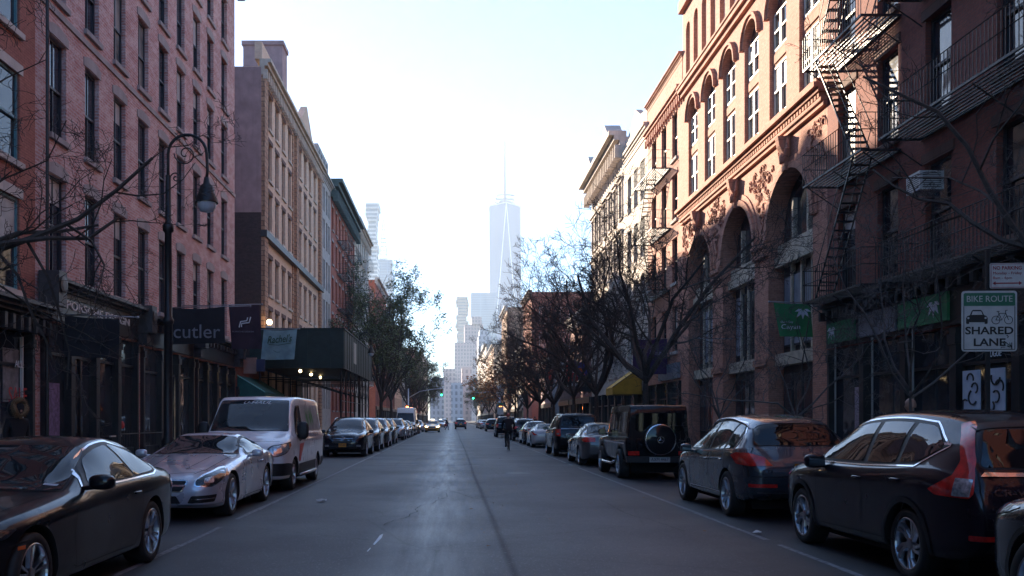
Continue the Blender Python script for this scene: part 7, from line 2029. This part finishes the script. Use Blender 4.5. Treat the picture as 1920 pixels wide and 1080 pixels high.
text("Sur Plaza", .34, mat("lilac_print", (.30, .26, .42), .7), t, (x0 + .95, -.10, -.8), FACECAM, width=1.5, shear=.2)
t, x0 = banner("shop_banner", "slanted blue banner with an orange streak beside the red sign boards", FRX - .05, 78.5, 6.55, 1.25, 1.75, mat("blue_banner_cloth", (.05, .06, .42), .7, var=.2), 'R', seed=18, amp=.05, up=.02, gap=.35, skew=.55)
b = MB(); b.poly([(x0 + .55, -.09, -.6), (x0 + .75, -.09, -.5), (x0 + 1.2, -.09, -1.25), (x0 + 1.05, -.09, -1.15)]); b.build("orange_streak", M_orange, t)
def board(name, label, x, y, z0, w, h, m, txt=None, size=.4, tm=None, cat="sign", thick=.1, width=None):
    t = thing(name, label, cat, (x, y, z0))
    b = MB(); b.box(-w/2, w/2, 0, thick, 0, h); b.build("panel", m, t)
    b = MB(); b.tube([(w/2, thick/2, h*.8), (max(w/2 + .05, FRX - x), thick/2, h*.8)], .03, 5); b.build("bracket", M_iron, t)
    if txt: text(txt, size, tm or M_white, t, (0, -.01, h/2), FACECAM, width=width)
    return t
mrb = mat("red_sign_board", (.45, .03, .02), .5)
board("projecting_sign", "red projecting sign board with white letters beside the blue banner", 10.55, 79.5, 4.9, 1.15, 1.75, mrb, "MCL", .5, cat="sign", width=.8)
board("projecting_sign", "small black sign reading SOHO below the red board", 10.55, 79.0, 4.3, 1.7, .48, M_store, "SOHO", .42, cat="sign", width=1.1)
board("projecting_sign", "large black panel with dim letters GE below the blue banner", 11.3, 77.5, 3.9, 1.1, 1.4, M_store, "GE", .9, mat("dim_letter", (.10, .09, .07), .6), cat="sign", width=.95)
board("projecting_sign", "narrow red sign left of the tall red board on the right side", 10.0, 92.5, 5.2, .5, 1.4, mrb, None)

# ------------------------------------------------------------------ traffic signals and far signs
M_sig = mat("signal_yellow_green", (.10, .09, .03), .5)
def signal(x, y, px, side, label, col, z=5.6):
    """post at (px, y), curved arm reaching to x"""
    t = thing("traffic_light", label, "traffic light", (px, y, .13), 0, "traffic lights at the cross street")
    mb = MB(); mb.tube([(0, 0, 0), (0, 0, 6.0)], [.13, .09], 8); mb.build("post", M_satin, t, True)
    s_ = 1 if x > px else -1; L_ = abs(x - px)
    mb = MB(); mb.tube([(0, 0, 4.6), (s_*L_*.35, 0, 5.6), (s_*L_*.7, 0, z + .3), (s_*L_, 0, z + .45)], [.07, .06, .05, .04], 6); mb.build("mast_arm", M_satin, t, True)
    mb = MB(); cx = s_*L_
    mb.box(cx - .17, cx + .17, -.12, .12, z - .75, z + .35); mb.build("signal_head", M_sig, t)
    for k, c in enumerate(((.15, .01, .01), (.14, .09, .01), (.02, 1, .35))):
        mb = MB(); mb.ball((cx, -.13, z + .17 - k*.35), .12, .05, .12, 7)
        on = (k == 2) == (col == 'g') and (k == 2 or k == 0)
        mb.build("lens", mat("lens_%d_%s" % (k, on), c, .3, emit=c if on and k == 2 else ((1, .1, .05) if on else None), es=5 if on else 0), t, True)
    return t
signal(-1.6, 136.2, -6.6, 'L', "green traffic light on a curved arm from the left kerb", 'g')
signal(3.15, 136.2, 7.1, 'R', "green traffic light on a curved arm from the right kerb", 'g', 5.1)
def walk(x, y, label):
    t = thing("pedestrian_signal", label, "pedestrian signal", (x, y, .13), 0, "pedestrian signals")
    mb = MB(); mb.tube([(0, 0, 0), (0, 0, 3.3)], .06, 6); mb.build("post", M_iron, t)
    mb = MB(); mb.box(-.26, .26, -.1, .1, 2.75, 3.3); mb.build("housing", M_sig, t)
    mb = MB(); mb.box(-.15, .13, -.12, -.101, 2.85, 3.05)
    for k in range(4): mb.box(-.15 + k*.075, -.10 + k*.075, -.12, -.101, 3.051, 3.2)
    mb.box(.14, .2, -.12, -.101, 2.92, 3.08)
    mb.build("lit_hand", mat("lit_orange_hand", (1, .25, .05), .4, emit=(1, .22, .04), es=7), t)
walk(-6.15, 124.0, "lit orange pedestrian hand signal by the left kerb"); walk(6.6, 124.0, "lit orange pedestrian hand signal by the right kerb")
walk(-2.9 - 3.3, 137.5, "lit orange pedestrian hand signal across the street on the left")
st = thing("street_name_sign", "green street name sign fixed to the crook lamp on the right", "street sign", (6.35, 96.8, 4.3))
mb = MB(); mb.box(-.48, .42, 0, .04, 0, 1.05); mb.build("panel", M_sg, st); text("Spring", .26, M_white, st, (0, -.01, .7), FACECAM)
ow = thing("one_way_sign", "white one-way arrow sign on a pole beyond the green street name sign", "road sign", (5.95, 112.0, .13))
mb = MB(); mb.tube([(0, .05, 0), (0, .05, 5.7)], .06, 6); mb.build("post", M_satin, ow)
for z, w, h, m in ((4.35, .95, 1.2, M_sw), (3.1, .8, .35, M_sg), (2.0, .75, .95, M_sw)):
    mb = MB(); mb.box(-w/2, w/2, -.03, 0, z, z + h); mb.build("sign_panel", m, ow)
text("ONE WAY", .2, M_sk, ow, (0, -.04, 4.95), FACECAM)
hy = thing("fire_hydrant", "black and silver fire hydrant by the right kerb behind the white sports coupe", "fire hydrant", (6.95, 47.4, .13))
mb = MB(); mb.lathe([(.0, 0), (.17, 0), (.17, .06), (.11, .08), (.11, .5), (.14, .52), (.13, .6), (.07, .7), (0, .72)], f_, 14); mb.tube([(-.2, 0, .4), (.2, 0, .4)], .055, 8); mb.build("barrel", M_satin, hy, True)

# ------------------------------------------------------------------ people
def skinned(nm, joints, edges, m, parent, root=0, sub=2):
    me = bpy.data.meshes.new(nm); me.from_pydata([j[:3] for j in joints], edges, [])
    o = bpy.data.objects.new(nm, me); COL.objects.link(o)
    md = o.modifiers.new("s", 'SKIN'); sb = o.modifiers.new("u", 'SUBSURF'); sb.levels = sub; sb.render_levels = sub
    md.use_smooth_shade = True
    for v, j in zip(me.skin_vertices[0].data, joints):
        v.radius = j[3] if isinstance(j[3], tuple) else (j[3], j[3])
    me.skin_vertices[0].data[root].use_root = True
    bpy.context.view_layer.update()
    nm_ = bpy.data.meshes.new_from_object(o.evaluated_get(bpy.context.evaluated_depsgraph_get()))
    bpy.data.objects.remove(o)
    nm_.materials.clear()
    for q in (m if isinstance(m, list) else [m]): nm_.materials.append(q)
    nm_.name = nm
    r_ = put(nm_, nm, parent)
    return r_
M_skin = mat("skin", (.42, .24, .17), .55, var=.08); M_cloth_k = mat("black_jacket_cloth", (.014, .013, .015), .9, var=.3); M_cloth_b = mat("dark_blue_jeans", (.02, .024, .04), .9, var=.3)
M_hair = mat("dark_hair", (.02, .014, .01), .6, var=.3, scale=40)
def bodyfig(parent, J, mats, face=(0, -1, 0), hair=M_hair):
    """J: joint dictionary; body skin as one surface, materials by height"""
    names = list(J.keys()); idx = {n: i for i, n in enumerate(names)}
    chains = [("pelvis", "waist", "chest", "neckb", "neck", "headb"), ("pelvis", "hipL", "kneeL", "ankL", "toeL"), ("pelvis", "hipR", "kneeR", "ankR", "toeR"), ("chest", "shL", "elL", "wrL", "palmL"), ("chest", "shR", "elR", "wrR", "palmR")]
    E = []
    for c in chains: E += [(idx[a], idx[b]) for a, b in zip(c, c[1:])]
    joints = [J[n] for n in names]
    for sd in "LR":                                       # five fingers each, bent
        p = Vector(J["palm" + sd][:3]); w = Vector(J["wr" + sd][:3]); d = (p - w).normalized(); s_ = d.cross(Vector((0, 0, 1)) if abs(d.z) < .8 else Vector((0, 1, 0))).normalized(); bd = d.cross(s_).normalized()
        if bd.z > 0: bd = -bd
        for k, (off, L_) in enumerate(((-.027, .065), (-.009, .075), (.009, .072), (.027, .055))):
            a = p + s_*off + d*.02; b_ = a + d*L_*.55 + bd*.01; c = b_ + d*L_*.25 + bd*L_*.35
            n0 = len(joints); joints += [(*a, .0095), (*b_, .009), (*c, .008)]; E += [(idx["palm" + sd], n0), (n0, n0+1), (n0+1, n0+2)]
        a = w.lerp(p, .5) - s_*.03; b_ = a - s_*.02 + d*.04 + bd*.015; n0 = len(joints); joints += [(*a, .011), (*b_, .0095)]; E += [(idx["palm" + sd], n0), (n0, n0+1)]
    o = skinned("body", joints, E, mats, parent, idx["pelvis"])
    top = J["neck"][2]; waist = J["pelvis"][2] + .04; F_ = Vector(face)
    hands = [Vector(J["palm" + s][:3]) for s in "LR"]
    feet = [(Vector(J["ank" + s][:3]) + Vector(J["toe" + s][:3]))/2 for s in "LR"]
    for pl in o.data.polygons:
        c = pl.center
        if c.z > top - .02 or any((c - h).length < .10 for h in hands): pl.material_index = 0
        elif any((c - f).length < .17 for f in feet): pl.material_index = 3
        elif c.z > waist or min((c - Vector(J[a + s][:3])).length for a in ("el", "wr") for s in "LR") < .18: pl.material_index = 1
        else: pl.material_index = 2
    # head shaped: skull, jaw, nose, ears
    hc = Vector(J["head"][:3]) if "head" in J else Vector(J["headb"][:3]) + Vector((0, 0, .09))
    return o, hc
def head(parent, hc, face, hairm=M_hair, cap=None, hood=None):
    F_ = Vector(face).normalized(); S_ = F_.cross(Vector((0, 0, 1))).normalized()
    def tr(a, b, c): return hc + S_*a + F_*b + Vector((0, 0, c))
    mb = MB(); mb.T = tr
    n = 14; rows = []
    for i in range(n + 1):
        t = math.pi*i/n; rowi = []
        for j in range(2*n):
            p = 2*math.pi*j/(2*n); x = math.sin(t)*math.cos(p)*.078; y = math.sin(t)*math.sin(p)*.098; z = math.cos(t)*.122
            if z < -.02: k = 1 + (z + .02)*2.6; x *= k; y = y*(k*.9 + .1) + .012
            if y > .05 and abs(x) < .018 and -.045 < z < .012: y += .022*(1 - (z + .045)/.06*.6)      # nose
            if y > .05 and .018 < abs(x) < .05 and -.005 < z < .02: y -= .012                               # eye sockets
            if y > .05 and abs(x) < .03 and -.075 < z < -.055: y += .006                                     # lips
            rowi.append(mb.vert((x, y, z)))
        rows.append(rowi)
    for i in range(n):
        for j in range(2*n): mb.face([rows[i][j], rows[i+1][j], rows[i+1][(j+1) % (2*n)], rows[i][(j+1) % (2*n)]])
    for sx in (-1, 1): mb.ball((sx*.080, -.005, -.01), .012, .022, .032, 6)
    h = mb.build("head", M_skin, parent, True)
    mb = MB(); mb.T = tr
    for sx in (-1, 1): mb.ball((sx*.031, .088, .008), .011, .007, .006, 6)
    mb.build("eye", M_black, h, True)
    mb = MB(); mb.T = tr; mb.box(-.02, .02, .088, .094, -.068, -.064); mb.build("mouth", mat("lip", (.25, .08, .07), .5), h)
    if hood is None:
        mb = MB(); mb.T = tr
        for i in range(9):
            t = math.pi*.62*i/8; pass
        rows = []
        for i in range(10):
            t = math.pi*.60*i/9; rowi = []
            for j in range(24):
                p = 2*math.pi*j/24; y = math.sin(t)*math.sin(p)*.112; x = math.sin(t)*math.cos(p)*.09; z = math.cos(t)*.135 + .002
                if y > .045 and z < .075: z = .075; 
                rowi.append(mb.vert((x, y - .006, z)))
            rows.append(rowi)
        for i in range(9):
            for j in range(24): mb.face([rows[i][j], rows[i+1][j], rows[i+1][(j+1) % 24], rows[i][(j+1) % 24]])
        mb.build(cap[0] if cap else "hair", cap[1] if cap else hairm, parent, True)
    return h
def stander(name, label, x, y, rz, H=1.75, jacket=M_cloth_k, trousers=M_cloth_b, stride=.0, z0=.13, cap=None, hood=None, hairm=M_hair):
    t = thing(name, label, "person", (x, y, z0), rz)
    k = H/1.75; s_ = stride
    J = {"pelvis": (0, 0, .95, (.15, .11)), "waist": (0, .0, 1.08, (.14, .10)), "chest": (0, .0, 1.30, (.17, .12)), "neckb": (0, .01, 1.46, .08), "neck": (0, 0, 1.50, .055), "headb": (0, -.01, 1.56, .05),
         "hipL": (-.09, 0, .90, .095), "kneeL": (-.10, -.5*s_ - .02, .50, .062), "ankL": (-.10, -s_*.6 + .02, .09, .042), "toeL": (-.11, -s_*.6 - .15, .035, .038),
         "hipR": (.09, 0, .90, .095), "kneeR": (.10, .1*s_ - .02, .50, .062), "ankR": (.10, s_*.8 + .02, .10, .042), "toeR": (.11, s_*.8 - .13, .035, .038),
         "shL": (-.19, 0, 1.41, .072), "elL": (-.24, .03 + s_*.3, 1.13, .05), "wrL": (-.23, -.05 + s_*.2, .89, .032), "palmL": (-.22, -.07 + s_*.2, .81, (.036, .022)),
         "shR": (.19, 0, 1.41, .072), "elR": (.24, .03 - s_*.3, 1.13, .05), "wrR": (.23, -.06 - s_*.5, .89, .032), "palmR": (.22, -.09 - s_*.55, .81, (.036, .022))}
    J = {n: (v[0]*k, v[1]*k, v[2]*k, v[3]) for n, v in J.items()}
    bodyfig(t, J, [M_skin, jacket, trousers, M_black])
    head(t, Vector((0, -.02, 1.63*k)), (0, -1, 0), hairm, cap, hood)
    return t, k
M_fur = mat("brown_fur_trim", (.20, .12, .06), .95, var=.6, scale=60, bump=.8)
m_dkred = mat("dark_red_coat_cloth", (.12, .02, .02), .85)
t, k = stander("person", "person in a dark parka with brown fur-trimmed hood, walking behind the black coupe", -8.35, 17.4, R(60), 1.72, hood=1)
mb = MB(); hc = Vector((0, -.02, 1.605))
mb.ball(hc + Vector((0, .05, .02)), .165, .165, .18, 10); mb.build("hood", M_cloth_k, t, True)
mb = MB(); rs = random.Random(4)
mb.tube([hc + Vector((.125*math.cos(a), -.06 + .02*math.sin(a*3), .04 + .145*math.sin(a))) for a in np.linspace(0, 2*math.pi, 28)], .055, 7, False)
for q in range(260):
    a = rs.uniform(0, 6.283); c = hc + Vector((.15*math.cos(a), -.06, .03 + .165*math.sin(a))); d = Vector((math.cos(a) + rs.uniform(-.7, .7), rs.uniform(-1, .4), math.sin(a) + rs.uniform(-.7, .7))).normalized()
    mb.tube([c, c + d*.06], [.006, .001], 3, False)
mb.build("fur_trim", M_fur, t)
stander("person", "bald man in dark clothes walking behind the plum crossover", 8.55, 16.9, R(200), 1.80, hairm=M_skin)
t, k = stander("person", "distant pedestrian in dark clothes with a red bag, crossing the street", -.75, 128.0, R(80), 1.74, stride=.38, z0=0)
mb = MB(); mb.box(-.34, -.22, -.02, .26, .55, .85); mb.build("red_bag", mat("red_bag_cloth", (.4, .03, .03), .7), t)
for lb, x, y, rz, jk in (("pedestrian in a dark coat on the far left pavement beyond the shed", -9.3, 84, 10, M_cloth_k), ("pedestrian in dark red on the right pavement by the pink corner building", 9.2, 101, 185, m_dkred), ("pedestrian in black on the right pavement near the white sports coupe", 8.9, 58, 10, M_cloth_k)):
    stander("person", lb, x, y, R(rz), 1.72, jk, stride=.2)

# cyclist riding away from the camera
CX, CY = 2.82, 45.5
bk = thing("bicycle", "black bicycle ridden away from the camera in the right lane", "bicycle", (CX, CY, 0))
M_fr = mat("bicycle_frame_paint", (.03, .03, .035), .35, .3)
for y in (-.52, .52):
    mb = MB(); pts = [(0, y + .335*math.cos(a), .345 + .335*math.sin(a)) for a in np.linspace(0, 2*math.pi, 33)]
    mb.tube(pts, .018, 6, False); w_ = mb.build("wheel", M_tyre, bk, True)
    mb = MB()
    for q in range(14): a = 2*math.pi*q/14; mb.tube([(0, y, .345), (0, y + .32*math.cos(a), .345 + .32*math.sin(a))], .003, 3)
    mb.build("spoke", M_satin, w_)
mb = MB()
for q in ([(0, -.52, .345), (0, -.05, .30), (0, -.20, .80), (0, -.52, .345)], [(0, -.05, .30), (0, .36, .82), (0, -.18, .76)], [(0, .36, .92), (0, .38, .80), (0, .52, .345)]): mb.tube(q, .018, 6)
mb.build("frame", M_fr, bk, True)
mb = MB(); mb.tube([(-.28, .28, .98), (-.2, .34, 1.0), (0, .36, .98), (.2, .34, 1.0), (.28, .28, .98)], .014, 6); mb.build("handlebar", M_fr, bk, True)
mb = MB(); mb.ball((0, -.24, .92), .07, .13, .035, 8, .8); mb.tube([(0, -.19, .76), (0, -.22, .91)], .014, 6); mb.build("saddle", M_black, bk, True)
mb = MB(); mb.tube([(-.1, -.05, .13), (-.1, -.05, .30), (.1, -.05, .30), (.1, -.05, .47)], .012, 5); mb.box(-.16, -.06, -.1, 0, .115, .135); mb.box(.06, .16, -.1, 0, .46, .48); mb.build("pedal_crank", M_satin, bk)
t = thing("person", "cyclist in a dark jacket and red-orange helmet riding away in the right lane", "person", (CX, CY, 0))
J = {"pelvis": (0, -.24, 1.03, (.155, .13)), "waist": (0, -.18, 1.18, (.16, .12)), "chest": (0, -.03, 1.42, (.20, .15)), "neckb": (0, .05, 1.55, .09), "neck": (0, .08, 1.60, .06), "headb": (0, .10, 1.66, .055),
     "hipL": (-.10, -.22, .98, .105), "kneeL": (-.13, .12, .62, .07), "ankL": (-.13, -.10, .22, .045), "toeL": (-.13, .05, .16, .042),
     "hipR": (.10, -.22, .98, .105), "kneeR": (.13, .22, .88, .07), "ankR": (.13, .02, .55, .045), "toeR": (.13, .14, .50, .042),
     "shL": (-.215, .0, 1.50, .085), "elL": (-.31, .16, 1.24, .058), "wrL": (-.265, .27, 1.04, .036), "palmL": (-.245, .32, 1.03, (.038, .024)),
     "shR": (.215, .0, 1.50, .085), "elR": (.31, .16, 1.24, .058), "wrR": (.265, .27, 1.04, .036), "palmR": (.245, .32, 1.03, (.038, .024))}
bodyfig(t, J, [M_skin, M_cloth_k, M_cloth_k, M_black], (0, 1, 0))
head(t, Vector((0, .13, 1.73)), (0, 1, 0), cap=("helmet", mat("red_orange_helmet", (.45, .07, .04), .35)))
# ------------------------------------------------------------------ haze
mb = MB(); mb.box(-700, 700, -62, 2000, -1.2, 552)
hz = mb.build("haze", None); hz["kind"] = "stuff"
hz.data.materials.clear()
hm = bpy.data.materials.new("haze_air"); hm.use_nodes = True; nt = hm.node_tree; nt.nodes.clear()
o_ = nt.nodes.new("ShaderNodeOutputMaterial"); v_ = nt.nodes.new("ShaderNodeVolumePrincipled")
v_.inputs["Color"].default_value = (0.72, 0.86, 1.0, 1); v_.inputs["Density"].default_value = HAZE; v_.inputs["Anisotropy"].default_value = 0.2
nt.links.new(v_.outputs[0], o_.inputs["Volume"]); hz.data.materials.append(hm)
